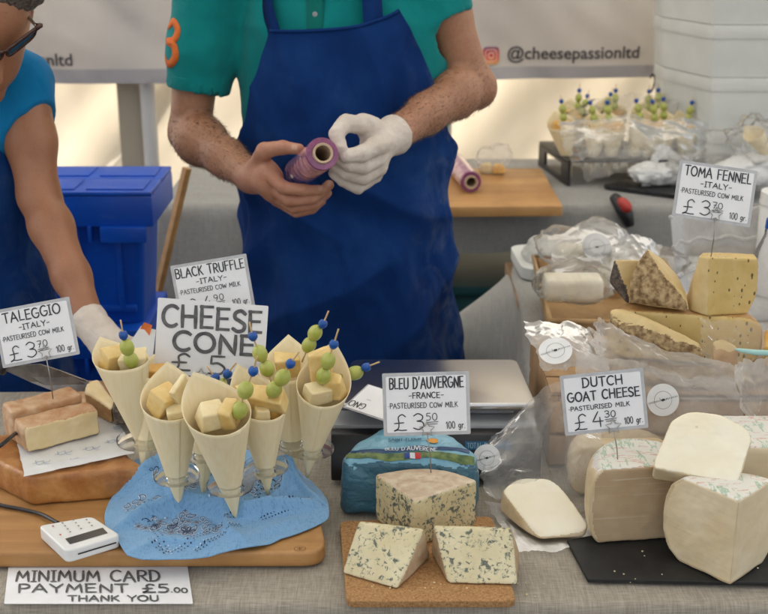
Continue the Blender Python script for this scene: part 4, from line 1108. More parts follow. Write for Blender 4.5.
# ---------------------------------------------------------------- cones
def cone_mesh(tip, axis, front_dir, s, turn=1.06, peak=0.72):
    """a square veneer sheet rolled from its corner; the far corner makes the raised peak behind"""
    d = Vector(axis).normalized()
    fr = Vector(front_dir); fr = (fr - d * fr.dot(d)).normalized(); sd = d.cross(fr)
    beta = math.asin(0.25 / turn)
    tip = Vector(tip)
    def pt(u, v, off=0.0):
        al = u * PI / 2                       # angle in the flat sheet
        rim = s * (1 + peak * (1 / max(math.cos(al), math.sin(al)) - 1))
        r = max(0.0005, v * rim)
        ph = PI + (u - 0.5) * 2 * PI * turn + off
        rad = r * math.sin(beta) + 0.0010 * u ; h = r * math.cos(beta)
        return tip + d * h + (fr * math.cos(ph) + sd * math.sin(ph)) * rad
    return pt
def rolled_cone(name, label, tip, axis, front, s, parent=None, group='veneer cheese cones', off=0.0, peak=0.72):
    pt = cone_mesh(tip, axis, front, s, peak=peak)
    vs, fs = grid_geo(lambda u, v: pt(u, v ** 0.8, off), 64, 22)
    o = mesh(name, vs, fs, M['cone'])
    o.data.transform(Matrix.Translation(-Vector(tip))); o.location = tip
    md = o.modifiers.new('t', 'SOLIDIFY'); md.thickness = 0.0009; md.offset = 0
    tag(o, label, 'cheese cone', group); return o
def chunk(label, c, size, yaw, tilt, m, group, seed):
    rng = random.Random(seed)
    rot = Matrix.Rotation(yaw, 3, 'Z') @ Matrix.Rotation(tilt, 3, 'X')
    pts = []
    for sx in (-1, 1):
        for sy in (-1, 1):
            for sz in (-1, 1):
                pts.append(Vector(c) + rot @ Vector((sx * size[0] / 2 * rng.uniform(0.62, 1.12), sy * size[1] / 2 * rng.uniform(0.70, 1.12), sz * size[2] / 2 * rng.uniform(0.68, 1.12))))
    o = cheese('cheese_chunk', pts, [m], None, None, 0.0022, 0.0004, 120, 0.0013, seed)
    return tag(base_origin(o), label, 'cheese', group)
def skewer(label, top, bead, g1, g2, low, group='fruit skewers in the cones', r=0.0105):
    t = thing('fruit_skewer', label, 'skewer', low, group)
    tube('stick', spline([low, g2, g1, bead, top], 3), 0.0012, M['stick'], t, 8)
    ax = (Vector(top) - Vector(bead)).normalized()
    # heart-like faceted bead
    vs, fs = lathe_geo(Vector(bead) - ax * 0.0065, ax, [(0, 0.0008), (0.0015, 0.0036), (0.005, 0.0062), (0.009, 0.0066), (0.0125, 0.0052), (0.0135, 0.0012)], 8)
    mesh('bead', vs, fs, M['bead'], t)
    for gpt, sgn in ((g1, 1), (g2, -1)):
        d = (Vector(g1) - Vector(g2)).normalized()
        prof = [(r * 1.22 * math.sin(a) , r * math.cos(a)) for a in [(-90 + 180 * i / 14) * PI / 180 for i in range(15)]]
        prof = [(h, max(q, 0.0002)) for h, q in prof]
        vs, fs = lathe_geo(gpt, d, prof, 18); mesh('grape', vs, fs, M['grape'], t)
    return t

BZ = 0.830      # bandana level on the cutting board
# tip px, tip plan depth, rim-centre px (front rim mid and mouth centre), y of mouth, side length
CONES = [
 ('front', 'front middle cheese cone, nearest the viewer, its peak leaning left', (236, 520), 1.425, (218, 410), 1.395, 0.72, 0.65),
 ('left', 'cheese cone at the left of the front row, below the price sign', (179, 510), 1.447, (172, 399), 1.440, 0.72, 0.25),
 ('right', 'cheese cone between the front middle one and the tall right one', (268, 497), 1.475, (261, 402), 1.462, 0.92, 0.75),
 ('tall', 'tall cheese cone at the far right end of the stand', (307, 478), 1.530, (323, 388), 1.515, 1.10, -0.1),
 ('back', 'cheese cone behind, squeezed between the two right-hand cones', (294, 480), 1.545, (287, 368), 1.575, 0.85, 0.0),
 ('far', 'cheese cone at the far left beside the washed-rind cheese', (147, 462), 1.555, (122, 358), 1.575, 0.72, 0.8),
 ('slim', 'narrow cheese cone half hidden behind the far left one', (143, 476), 1.535, (153, 372), 1.60, 0.72, 0.15),
 ('hid', 'cheese cone mostly hidden behind the front middle one', (203, 497), 1.50, (207, 428), 1.525, 0.72, 0.0),
]
CINFO = {}
for key, lab, tp, ty, rp, ry, pk, fa in CONES:
    tip = D(tp[0], tp[1], ty); rim = D(rp[0], rp[1], ry)
    ax = (rim - tip).normalized(); s = (rim - tip).length / 1.055
    fd = Vector((math.sin(fa), -math.cos(fa), 0))
    rolled_cone('cheese_cone', lab, tip, ax, fd, s, peak=pk)
    CINFO[key] = (tip, ax, fd, s)
def inmouth(key, a, b, up):
    """a point in a cone's mouth: a right, b back (fractions of the mouth radius), up above the front rim"""
    tip, ax, fd, s = CINFO[key]
    rt = Vector((0, 0, 1)).cross(-fd).normalized() * -1
    rt = Vector((1, 0, 0)) - ax * ax.x; rt.normalize()
    bk = -(fd - ax * fd.dot(ax)).normalized()
    rad = s * 0.2358 * 0.92
    return tip + ax * (s * 0.985 + up) + rt * a * rad + bk * b * rad
CH = [ # cone, a, b, up, size, yaw, tilt, material, phrase
 ('front', -0.30, -0.12, 0.000, (0.026, 0.024, 0.022), 0.5, 0.35, 'cubepale', 'pale cheese cube at the left in the front middle cone'),
 ('front', 0.42, 0.05, 0.000, (0.016, 0.03, 0.026), -0.3, 0.5, 'cube', 'yellow cheese wedge at the right in the front middle cone'),
 ('front', 0.0, 0.5, -0.012, (0.03, 0.02, 0.022), 0.2, 0.1, 'cube', 'deeper yellow cheese chunk at the back of the front middle cone'),
 ('left', -0.34, -0.05, 0.004, (0.030, 0.026, 0.026), 0.9, 0.45, 'cube', 'large yellow cheese cube at the left in the left front cone'),
 ('left', 0.20, -0.40, -0.010, (0.026, 0.02, 0.018), 0.4, 0.3, 'cubepale', 'pale low cheese cube at the front of the left front cone'),
 ('left', 0.50, 0.2, 0.008, (0.010, 0.028, 0.04), -0.5, 0.5, 'cubepale', 'thin upright cheese slice at the right in the left front cone'),
 ('right', 0.10, -0.02, 0.008, (0.046, 0.02, 0.022), -0.25, 0.5, 'cube', 'long yellow cheese block lying across the right-hand middle cone'),
 ('right', -0.25, -0.45, -0.008, (0.02, 0.018, 0.016), 0.3, 0.2, 'cubepale', 'small pale cheese bit at the front of the right-hand middle cone'),
 ('right', 0.55, 0.05, -0.008, (0.015, 0.02, 0.02), 0.3, 0.2, 'cubedeep', 'golden cheese bit at the right edge of the right-hand middle cone'),
 ('tall', -0.20, -0.3, 0.000, (0.030, 0.022, 0.022), 0.5, 0.35, 'cubepale', 'pale cheese cube at the front of the tall right cone'),
 ('tall', 0.50, -0.05, 0.006, (0.022, 0.02, 0.028), -0.3, 0.2, 'cube', 'yellow cheese block at the right in the tall right cone'),
 ('tall', -0.32, 0.42, 0.022, (0.026, 0.016, 0.05), 0.1, -0.1, 'cube', 'tall speckled cheese slice standing at the back of the tall right cone'),
 ('back', 0.05, 0.05, 0.008, (0.034, 0.022, 0.026), 0.3, 0.3, 'cube', 'yellow cheese block in the squeezed back cone'),
 ('far', -0.38, -0.05, 0.004, (0.028, 0.022, 0.024), 0.6, 0.35, 'cube', 'yellow cheese cube at the left in the far left cone'),
 ('far', 0.36, -0.2, 0.000, (0.030, 0.022, 0.020), 0.1, 0.3, 'cubepale', 'pale cheese cube at the right in the far left cone'),
 ('slim', 0.15, -0.1, 0.002, (0.024, 0.02, 0.022), 0.3, 0.3, 'cubedeep', 'golden cheese chunk in the narrow left cone'),
 ('right', -0.45, 0.3, 0.010, (0.022, 0.02, 0.022), 0.6, 0.3, 'cube', 'yellow cheese cube at the back left of the right-hand middle cone'),
 ('far', 0.0, 0.45, -0.004, (0.03, 0.02, 0.022), 0.2, 0.2, 'cubedeep', 'golden cheese chunk at the back of the far left cone'),
 ('hid', 0.0, 0.0, 0.006, (0.028, 0.022, 0.022), 0.3, 0.3, 'cubedeep', 'golden cheese chunk in the mostly hidden cone'),
]
for i, (k, a, b, up, sz, yaw, tilt, mm, lab) in enumerate(CH):
    chunk(lab, inmouth(k, a, b, up + 0.006), [q * 1.28 for q in sz], yaw, tilt, M[mm], 'cheese chunks in the cones', 20 + i)
def ms(px, py, y): return D(px, py, y)
SK = [ # label, y, top, bead, g1, g2, low
 ('fruit skewer leaning out of the far left cone, before the glove', 1.55, (120.5, 320), (123.5, 336), (127, 347.5), (131, 360), (136, 376)),
 ('fruit skewer at the right lip of the front middle cone, two grapes', 1.385, (257, 356), (253, 372), (245.5, 390), (239.5, 410.5), (236, 425)),
 ('fruit skewer leaning right from the right-hand middle cone', 1.44, (299, 352), (290, 364.5), (282.5, 377.5), (274, 389.5), (266, 402)),
 ('fruit skewer standing up before the price sign edge', 1.50, (249.5, 322), (253, 337), (260, 353.5), (267, 368.5), (272, 385)),
 ('fruit skewer poking up behind the tall right cone', 1.575, (328.5, 311), (322.5, 324.5), (315, 333), (309, 345), (302, 362)),
 ('upright fruit skewer in the middle of the tall right cone', 1.50, (338.5, 329), (333.5, 345), (328, 361), (323.5, 376), (319, 393)),
 ('fruit skewer pointing out sideways from the tall right cone', 1.545, (379.5, 362), (365.5, 367.5), (355, 373), (344.5, 376.5), (334, 380)),
 ('left of the two bead skewers behind the front middle cone', 1.50, (207, 366), (215.5, 378.5), (222, 387), (226, 402), (229, 418)),
 ('right of the two bead skewers behind the front middle cone', 1.51, (236, 363), (227, 374.5), (221, 385), (216, 399), (213, 414)),
]
for i, (lab, y, *pp) in enumerate(SK):
    pts = [D(p[0], p[1], y + 0.002 * k) for k, p in enumerate(pp)]
    skewer(lab, *pts, r=0.0102 if i < 7 else 0.0085)

# ---------------------------------------------------------------- acrylic stand
t = thing('acrylic_stand', 'clear acrylic holder with round lobes carrying the cheese cones', 'cone stand', (-0.19, 1.49, BZ))
RZ = 0.893
def cone_at(key, z):
    tip, ax, fd, s = CINFO[key]; k = (z - tip.z) / ax.z; return tip + ax * k, (z - tip.z) * 0.250
s = SDF((-0.42, 1.33, RZ - 0.012), (0.02, 1.68, RZ + 0.012), 0.0016)
_, (X, Y, Z) = s.full()
d2 = None
for k in CINFO:
    c, r = cone_at(k, RZ)
    e = np.sqrt((X - c.x) ** 2 + (Y - c.y) ** 2) - 0.0300 + 0 * Z
    if d2 is None: d2 = e
    else:
        h = np.clip(0.5 + 0.5 * (d2 - e) / 0.03, 0, 1); d2 = d2 + (e - d2) * h - 0.03 * h * (1 - h)
for k in CINFO:
    c, r = cone_at(k, RZ)
    d2 = np.maximum(d2, -(np.sqrt((X - c.x) ** 2 + (Y - c.y) ** 2) - (r + 0.0018)))
w = np.stack([np.broadcast_to(d2, s.n), np.broadcast_to(np.abs(Z - RZ) - 0.0026, s.n)])
s.d = (np.minimum(np.maximum(w[0], w[1]), 0) + np.sqrt(np.maximum(w[0], 0) ** 2 + np.maximum(w[1], 0) ** 2) - 0.0007).astype(np.float32)
s.obj('holder_plate', M['acrylic'], t)
cc = Vector((-0.205, 1.50, 0))
lathe('foot', (cc.x, cc.y, BZ - 0.001), (0, 0, 1), [(0, 0), (0, 0.06), (0.004, 0.06), (0.006, 0.012), (RZ - BZ - 0.004, 0.011), (RZ - BZ - 0.003, 0)], M['acrylic'], t, 32)

# ---------------------------------------------------------------- cutting board
ZB = 0.825
bp = [G(-90, 553, ZB), G(328, 552, ZB), G(311, 478, ZB), G(-60, 478, ZB)]
o = slab('cutting_board', round_poly(bp, [0.02, 0.035, 0.03, 0.02], 6), TAB + 0.002, ZB, M['board'], None, 0.006, 4)
tag(base_origin(o), 'thick oiled wooden board with rounded corners under the cones', 'cutting board')
# branded mark burnt in the corner
c = G(300, 549, ZB)
vs, fs = [], []
fm = lambda x, y, l: Vector((c.x + x, c.y + y * 1.0, ZB + 0.0006))
ribbon(arcq(0, 0, 0.0075, 0.006, 0, 360, 20), 0.0008, fm, 0, vs, fs)
ribbon([(-0.004, 0.002), (0.004, 0.002)], 0.0009, fm, 0, vs, fs); ribbon([(-0.003, -0.001), (0.003, -0.001)], 0.0009, fm, 0, vs, fs); ribbon([(-0.0005, 0.003), (0, -0.0035)], 0.0009, fm, 0, vs, fs)
mk = mesh('burnt_mark', vs, fs, mat('burnt_wood', (0.2, 0.08, 0.03), 0.7), None, False)
mk.parent = o; mk.data.transform(Matrix.Translation(-o.location))

# ---------------------------------------------------------------- bandana
BB = [(127, 559), (170, 560), (217, 557), (262, 548), (281, 540), (308, 531), (328, 520), (324, 500), (316, 487), (303, 477), (285, 462), (250, 455), (205, 452), (160, 456), (137, 460), (122, 474), (109, 487), (113, 498), (105, 513), (108, 530), (118, 545)]
BBw = [G(x, y, ZB + 0.002) for x, y in BB]
bc = G(213, 512, ZB)
angs = [math.atan2(p.y - bc.y, p.x - bc.x) for p in BBw]
rads = [(Vector((p.x - bc.x, p.y - bc.y))).length for p in BBw]
ordr = sorted(range(len(angs)), key=lambda i: angs[i])
A = [angs[i] for i in ordr]; Q = [rads[i] for i in ordr]
A = [A[-1] - 2 * PI] + A + [A[0] + 2 * PI]; Q = [Q[-1]] + Q + [Q[0]]
def brad(a):
    return float(np.interp(a, A, Q))
def seg_d(x, y, a, b):
    vx, vy = b[0] - a[0], b[1] - a[1]; t = max(0, min(1, ((x - a[0]) * vx + (y - a[1]) * vy) / (vx * vx + vy * vy)))
    return math.hypot(x - a[0] - t * vx, y - a[1] - t * vy), (1 if vx * (y - a[1]) - vy * (x - a[0]) > 0 else -1) * (1 if vx > 0 else -1)
FOLDS = [([tuple(G(px, py, ZB + 0.01)[:2]) for px, py in L_], am, wd) for L_, am, wd in [
    ([(104, 500), (130, 492), (165, 488), (205, 476)], 0.018, 0.008), ([(118, 528), (150, 518), (185, 512), (245, 520), (318, 506)], 0.022, 0.008),
    ([(255, 470), (285, 484), (318, 503)], 0.018, 0.007), ([(150, 468), (170, 498), (172, 512)], 0.013, 0.006), ([(286, 463), (290, 488), (276, 508)], 0.016, 0.006),
    ([(215, 500), (230, 535), (250, 548)], 0.010, 0.007), ([(130, 552), (160, 540), (200, 543)], 0.008, 0.007), ([(300, 520), (270, 530), (240, 545)], 0.008, 0.007)]]
def bheight(x, y):
    a = math.atan2(y - bc.y, x - bc.x); r = math.hypot(x - bc.x, y - bc.y) / brad(a)
    e = max(0.0, 1 - r ** 4)
    back = 0.5 + 0.5 * math.tanh((y - bc.y - 0.002) / 0.012)
    h = 0.003 + e * (0.006 + 0.004 * fbm((x, y, 0), 20, 3, 5))
    for P_, am, wd in FOLDS:
        d, sgn = min(seg_d(x, y, P_[i], P_[i + 1]) for i in range(len(P_) - 1))
        w_ = wd * (0.55 if sgn < 0 else 2.0)
        h += e * am * 1.35 * math.exp(-(d / w_) ** 1.3)
    h += e * 0.046 * math.exp(-(((x - bc.x - 0.088) / 0.035) ** 2 + ((y - bc.y - 0.055) / 0.032) ** 2))
    h += e * 0.034 * math.exp(-(((x - bc.x + 0.085) / 0.04) ** 2 + ((y - bc.y - 0.045) / 0.03) ** 2))
    h += (1 - e) * 0.006 * max(0, math.sin(a * 5 + 1)) * r
    return ZB + h
def bpt(u, v):
    a = 2 * PI * u; a = a if a <= PI else a - 2 * PI
    r = brad(a) * (v ** 0.8) * (1 + 0.006 * v * math.sin(a * 7 + 2))
    x, y = bc.x + r * math.cos(a), bc.y + r * math.sin(a)
    return Vector((x, y, bheight(x, y)))
vs, fs = grid_geo(bpt, 260, 70)
ban = mesh('bandana', vs, fs, M['bandana'])
md = ban.modifiers.new('t', 'SOLIDIFY'); md.thickness = 0.0012; md.offset = -1
ban.data.transform(Matrix.Translation(-bc)); ban.location = bc
tag(ban, 'light blue paisley bandana crumpled on the board under the cones', 'bandana')
prm = random.Random(11)
wv, wf, nv, nf = [], [], [], []
def bmap(x, y, l): return Vector((x, y, bheight(x, y) + 0.0009 + l)) - bc
def to_xy(px, py): p = G(px, py, ZB + 0.012); return (p.x, p.y)
def inside(x, y):
    a = math.atan2(y - bc.y, x - bc.x); return math.hypot(x - bc.x, y - bc.y) < brad(a) * 0.94
def stroke(pts, w, which='n', l=0.0):
    if not all(inside(*p) for p in pts): return
    hs = [bheight(*p) for p in pts]
    if any(abs(hs[i + 1] - hs[i]) > 1.1 * math.hypot(pts[i + 1][0] - pts[i][0], pts[i + 1][1] - pts[i][1]) + 1e-5 for i in range(len(pts) - 1)): return
    if which == 'n': ribbon(pts, w, bmap, 0.0016 + l, nv, nf)
    else: ribbon(pts, w, bmap, 0.0009 + l, wv, wf)
def dot(x, y, r, which='n'):
    if inside(x, y):
        if which == 'n': blob(x, y, r, r, bmap, 0.0016, nv, nf, 7)
        else: blob(x, y, r, r, bmap, 0.0009, wv, wf, 8)
def paisley(x, y, s, rot, inner=True):
    def tf(p): ca, sa = math.cos(rot), math.sin(rot); return (x + (p[0] * ca - p[1] * sa) * s, y + (p[0] * sa + p[1] * ca) * s)
    drop = [(0.0, 1.3), (0.35, 0.9), (0.62, 0.35), (0.6, -0.2), (0.25, -0.6), (-0.25, -0.55), (-0.5, -0.15), (-0.42, 0.3), (-0.15, 0.6), (0.0, 1.3)]
    sp = [tf(p) for p in spline(drop, 4)]
    stroke(sp, s * 0.46, 'w'); stroke(sp, s * 0.14, 'n', 0.0002)
    if inner:
        stroke([tf((p[0] * 0.45 + 0.03, p[1] * 0.45)) for p in spline(drop, 3)], s * 0.1, 'n', 0.0002)
        for k in range(7):
            a = k / 7 * 2 * PI; q = tf((0.05 + 0.85 * math.cos(a), 0.1 + 0.95 * math.sin(a))); dot(q[0], q[1], s * 0.06)
def flower(x, y, s, rot, n=6):
    for k in range(n):
        a = rot + 2 * PI * k / n
        pet = [(0.15, 0), (0.6, 0.22), (1.0, 0.0), (0.6, -0.22), (0.15, 0)]
        sp = [(x + (p[0] * math.cos(a) - p[1] * math.sin(a)) * s, y + (p[0] * math.sin(a) + p[1] * math.cos(a)) * s) for p in spline(pet, 4)]
        stroke(sp, s * 0.38, 'w'); stroke(sp, s * 0.11, 'n', 0.0002)
    dot(x, y, s * 0.12)
TAKEN = []
def cluster(x, y, rr, n):
    for k in range(n * 3):
        a = prm.uniform(0, 2 * PI); r = rr * math.sqrt(prm.random())
        u, v = x + r * math.cos(a), y + r * math.sin(a)
        q = prm.random()
        if any((u - e[0]) ** 2 + (v - e[1]) ** 2 < e[2] ** 2 for e in TAKEN): continue
        TAKEN.append((u, v, 0.0088))
        if q < 0.55: paisley(u, v, prm.uniform(0.0052, 0.0072), prm.uniform(0, 6.28), False)
        elif q < 0.62: stroke([(u + 0.006 * math.cos(b) * prm.uniform(.7, 1), v + 0.004 * math.sin(b)) for b in [i * 0.45 for i in range(8)]], 0.0011)
        elif q < 0.82: flower(u, v, 0.0056, prm.random(), 5)
        else:
            dot(u, v, 0.0021, 'w'); dot(u + 0.002, v, 0.0010)
flower(*to_xy(187, 532), 0.0115, 0.3)
paisley(*to_xy(199, 501), 0.0072, 0.3)
paisley(*to_xy(171, 527), 0.008, -0.9); paisley(*to_xy(157, 527), 0.007, 0.9); paisley(*to_xy(226, 520), 0.007, -0.7)
cluster(*to_xy(215, 512), 0.03, 40); cluster(*to_xy(180, 524), 0.028, 40); cluster(*to_xy(262, 512), 0.02, 30); cluster(*to_xy(240, 505), 0.02, 30); cluster(*to_xy(185, 488), 0.02, 30); cluster(*to_xy(150, 524), 0.016, 26); cluster(*to_xy(270, 496), 0.028, 70); cluster(*to_xy(292, 482), 0.022, 50); cluster(*to_xy(284, 507), 0.018, 30)
cluster(*to_xy(136, 506), 0.015, 34); cluster(*to_xy(165, 501), 0.014, 16); cluster(*to_xy(160, 488), 0.018, 22); cluster(*to_xy(192, 520), 0.02, 22); cluster(*to_xy(212, 527), 0.014, 16); cluster(*to_xy(302, 503), 0.012, 18)
flower(*to_xy(171, 502), 0.0055, 0.1, 8)
def dotline(a, b, n, off=0.003):
    a, b = Vector(to_xy(*a)), Vector(to_xy(*b)); nn = (b - a).normalized(); nn = Vector((-nn.y, nn.x))
    for i in range(n + 1):
        p = a.lerp(b, i / n)
        q = p + nn * off; dot(q.x, q.y, 0.0011); q = p - nn * off; dot(q.x, q.y, 0.0011)
        q = p + nn * off * 2.2; dot(q.x, q.y, 0.0011, 'w')
dotline((145, 512), (166, 549), 15); dotline((170, 551), (250, 512), 26); dotline((250, 512), (262, 492), 9); dotline((196, 547), (240, 527), 14, 0.002)
dotline((150, 540), (172, 553), 6, 0.002); dotline((262, 520), (300, 508), 12, 0.002)
fs = wf + [tuple(i + len(wv) for i in f) for f in nf]
pr = mesh('printed_pattern', wv + nv, fs, [M['paleprint'], M['navyprint']], ban, False, [0] * len(wf) + [1] * len(nf), world=False)

# ---------------------------------------------------------------- card reader and cable
ztop = ZB + 0.019
cq = [G(38, 525.5, ztop), G(66, 551.5, ztop), G(121, 535, ztop), G(92, 516, ztop)]
t = thing('card_reader', 'small white card reader with keypad lying on the wooden board', 'card reader', (sum(p.x for p in cq) / 4, sum(p.y for p in cq) / 4, ZB))
bm = bmesh.new(); rp = round_poly(cq, 0.009, 5)
add_extrude(bm, [Vector((p[0], p[1], ZB + 0.0012)) for p in rp], Vector((0, 0, ztop - ZB - 0.0012)), 0.003, 4)
body = bmobj('reader_body', bm, M['whitepl'], t, True, True, R(50))
O = cq[1].copy(); X = (cq[2] - cq[1]).normalized(); Yv = (cq[0] - cq[1]); Yv = (Yv - X * Yv.dot(X)).normalized(); wq = (cq[2] - cq[1]).length; hq = (cq[0] - cq[1]).length
fm0 = plane_map(O, X, Yv)
fm = lambda x, y, l: fm0(x * wq, y * hq, 0.0004 + l)
vs = [fm(x, y, 0.0001) for x, y in ((0.14, 0.16), (0.83, 0.16), (0.83, 0.36), (0.14, 0.36))]
mesh('display', vs, [(0, 1, 2, 3)], M['lcd'], t, False)
vs, fs = [], []
for r_ in range(4):
    for c_ in range(3):
        blob(0.3 + 0.2 * c_, 0.52 + 0.11 * r_, 0.018, 0.022, fm, 0.0001, vs, fs, 8)
mesh('keypad', vs, fs, M['greytext'], t, False)
vs, fs = [], []
blob(0.12, 0.52, 0.02, 0.02, fm, 0.0001, vs, fs, 8); blob(0.12, 0.84, 0.02, 0.02, fm, 0.0001, vs, fs, 8)
mesh('red_key', vs, fs, M['rednib'], t, False)
n = Vector((X.y, -X.x, 0)); fo = O + n * 0.0009
vs = [fo + X * wq * a + Vector((0, 0, z - ztop)) for a, z in ((0.2, ZB + 0.0095), (0.9, ZB + 0.0095), (0.9, ZB + 0.0115), (0.2, ZB + 0.0115))]
mesh('card_slot', vs, [(0, 1, 2, 3)], M['blackpl'], t, False)
cb = [G(-40, 492, ZB + 0.004), G(0, 505, ZB + 0.004), G(20, 509, ZB + 0.004), G(40, 514, ZB + 0.005), G(54, 521, ZB + 0.009), G(58, 523, ZB + 0.010)]
o = tube('cable', spline(cb, 8), 0.0027, M['blackpl'], None, 10); tag(o, 'thin black cable running across the board into the card reader', 'cable')
cb = [D(-30, 462, 1.50), D(-4, 448, 1.49), D(4, 443, 1.50), D(11, 437, 1.53), D(20, 430, 1.6)]
o = tube('cable', spline(cb, 8), 0.0030, M['blackpl'], None, 10); tag(o, 'black cable curving in at the left beside the washed-rind cheese', 'cable')

# ---------------------------------------------------------------- price cards
def card(name, label, TL, TR, BL, yb, yt, lines, pin=None, star=None, ink='ink', border=0.04, group='handwritten price cards', seed=1, sleeve=True, spin=False, flat=None):
    if flat is not None: tl, tr, bl = [G(p[0], p[1], flat) for p in (TL, TR, BL)]
    else: tl, tr, bl = D(TL[0], TL[1], yt), D(TR[0], TR[1], yt), D(BL[0], BL[1], yb)
    X = (tr - tl); W = X.length; X.normalize(); Yv = tl - bl; H = (Yv - X * Yv.dot(X)).length if flat is None else Yv.length; Yv = (Yv - X * Yv.dot(X)).normalized() if flat is None else Yv.normalized()
    Nn = X.cross(Yv); O = tl - Yv * H
    th = 0.0009
    t = thing(name, label, 'price card', (O + X * W / 2), group)
    def quad(a, b, c, d, z0, z1, nm, m):
        bm = bmesh.new(); pr = round_poly([(a, c), (b, c), (b, d), (a, d)], 0.002, 3)
        add_extrude(bm, [O + X * p[0] + Yv * p[1] + Nn * z0 for p in pr], Nn * (z1 - z0), 0)
        return bmobj(nm, bm, m, t, False)
    b = border * W
    if sleeve:
        quad(0, W, 0, H, -th, 0, 'laminated_sleeve', M['laminate'])
        quad(b, W - b, b, H - b, 0.0003, 0.0007, 'paper_card', M['paper'])
    else:
        quad(0, W, 0, H, -th * 0.3, 0.0003, 'paper_card', M['paper'])
    rng = random.Random(seed)
    vs, fs = [], []
    fm = plane_map(O, X, Yv); k = 0
    for txt, x0, x1, y0, y1, w in lines:      # fractions of the card; y down from the top
        if txt == '_':
            ribbon([(x0 * W, (1 - y0) * H), (x1 * W, (1 - y1) * H)], w, fm, 0.0010 + 0.00001 * k, vs, fs); k += 1; continue
        for st in text_strokes(txt, x0 * W, x1 * W, (1 - y1) * H, (1 - y0) * H, rng):
            if spin: st = [(W - p[0], H - p[1]) for p in st]
            ribbon(st, w, fm, 0.0010 + 0.00001 * (k % 40), vs, fs); k += 1
    mesh('lettering', vs, fs, M[ink], t, False)
    if star:
        sc = O + X * star[0] * W + Yv * (1 - star[1]) * H + Nn * 0.0035
        pts = []
        for i in range(11):
            a = PI / 2 + i * PI / 5; r = 0.0105 if i % 2 == 0 else 0.0052
            pts.append(sc + X * r * math.cos(a) + Yv * r * math.sin(a))
        geo = [tube_geo(pts, 0.0008, 8)]
        if pin is not None:
            geo.append(tube_geo([sc - Yv * 0.0055, sc.lerp(Vector(pin), 0.55) + X * 0.0012, Vector(pin)], 0.0008, 8))
        vs, fs = join_geo(geo); mesh('star_pin', vs, fs, M['wire'], t)
    return t
SW = 0.0021
def std(title, country, milk, price, pence, tx=(0.08, 0.93), two=None):
    L = []
    if two:
        L += [(two[0], 0.26, 0.74, 0.08, 0.23, 0.0021), (two[1], 0.07, 0.93, 0.30, 0.45, 0.0021)]
        L += [(milk, 0.07, 0.80, 0.53, 0.60, 0.0011)]
    else:
        L += [(title, tx[0], tx[1], 0.08, 0.25, SW)]
        if country: L += [(country, 0.30, 0.70, 0.32, 0.41, 0.0014)]
        L += [(milk, 0.06, 0.86, 0.48, 0.56, 0.0010)]
    L += [('£', 0.11, 0.27, 0.66, 0.92, 0.0016), (price, 0.34, 0.47, 0.65, 0.90, 0.0016), (pence, 0.49, 0.62, 0.65, 0.76, 0.0011), ('_', 0.49, 0.63, 0.795, 0.785, 0.0009), ('_', 0.50, 0.62, 0.825, 0.818, 0.0008), ('100 gr.', 0.72, 0.94, 0.79, 0.90, 0.0011)]
    return L
card('price_card', 'blue cheese card reading BLEU D\'AUVERGNE, pinned in the blue-veined wedge', (382, 373.5), (469, 371), (384, 436.5), 1.476, 1.50, std("BLEU D'AUVERGNE", '-FRANCE-', '*PASTEURISED COW MILK', '3', '50'), G(431, 474, 0.880), (0.50, 0.90), seed=3)
card('price_card', 'card reading TALEGGIO, tilted up to the right above the pink-rind cheese', (-8, 311), (69, 296.5), (2, 368.5), 1.60, 1.625, std('TALEGGIO', '-ITALY-', '*PASTEURISED COW MILK', '3', '70', (0.12, 0.86)), D(53, 399, 1.60), (0.58, 0.86), seed=4)
card('price_card', 'card reading DUTCH GOAT CHEESE, pinned in the goat wheel', (559.5, 376), (643, 367.5), (564.5, 436), 1.435, 1.455, std('', '', '*PASTEURISED MILK', '4', '30', two=('DUTCH', 'GOAT CHEESE')), D(618, 466, 1.44), (0.58, 0.92), seed=5)
card('price_card', 'card reading TOMA FENNEL, tilted down to the right above the seeded wedge', (680, 159.5), (758, 171), (671, 216), 1.70, 1.725, std('TOMA FENNEL', '-ITALY-', '*PASTEURISED COW MILK', '3', '70'), D(711, 256.5, 1.70), (0.54, 0.86), seed=6)
card('price_card', 'card reading BLACK TRUFFLE, half hidden behind the cheese cone sign', (170, 266), (246, 253.5), (176, 320), 1.74, 1.76, std('BLACK TRUFFLE', '-ITALY-', '*PASTEURISED COW MILK', '4', '90', (0.05, 0.95)), D(214, 345, 1.74), (0.55, 0.9), seed=7)
card('price_card', 'large sign reading CHEESE CONE £5 standing behind the cones', (158, 297.5), (268.5, 306), (156.5, 373), 1.615, 1.635,
     [('CHEESE', 0.05, 0.95, 0.08, 0.36, 0.0056), ('CONE', 0.16, 0.90, 0.42, 0.67, 0.0056), ('£', 0.14, 0.33, 0.72, 0.94, 0.0032), ('5', 0.49, 0.65, 0.71, 0.96, 0.0034)], D(206, 400, 1.61), (0.43, 0.98), 'marker', group='handwritten price cards', seed=8, sleeve=False)
card('price_card', 'face-down-turned card lying upside down on the steel scale', (368, 384), (409, 397), (343, 407), 1.5, 1.5, [('GNO', 0.60, 0.96, 0.10, 0.30, SW), ('-', 0.6, 0.72, 0.42, 0.5, 0.001)], seed=9, spin=True, flat=0.9135)
card('notice_card', 'paper notice reading MINIMUM CARD PAYMENT £5.00 THANK YOU on the linen', (9, 563), (187, 563), (4, 604), 1.3, 1.3,
     [('MINIMUM CARD', 0.05, 0.84, 0.22, 0.48, 0.0034), ('PAYMENT £5', 0.07, 0.88, 0.55, 0.75, 0.0032), ('.00', 0.89, 0.98, 0.64, 0.75, 0.0022), ('THANK YOU', 0.34, 0.82, 0.82, 0.95, 0.0028)], None, None, 'marker', group='paper notices', seed=10, sleeve=False, flat=TAB + 0.0012)
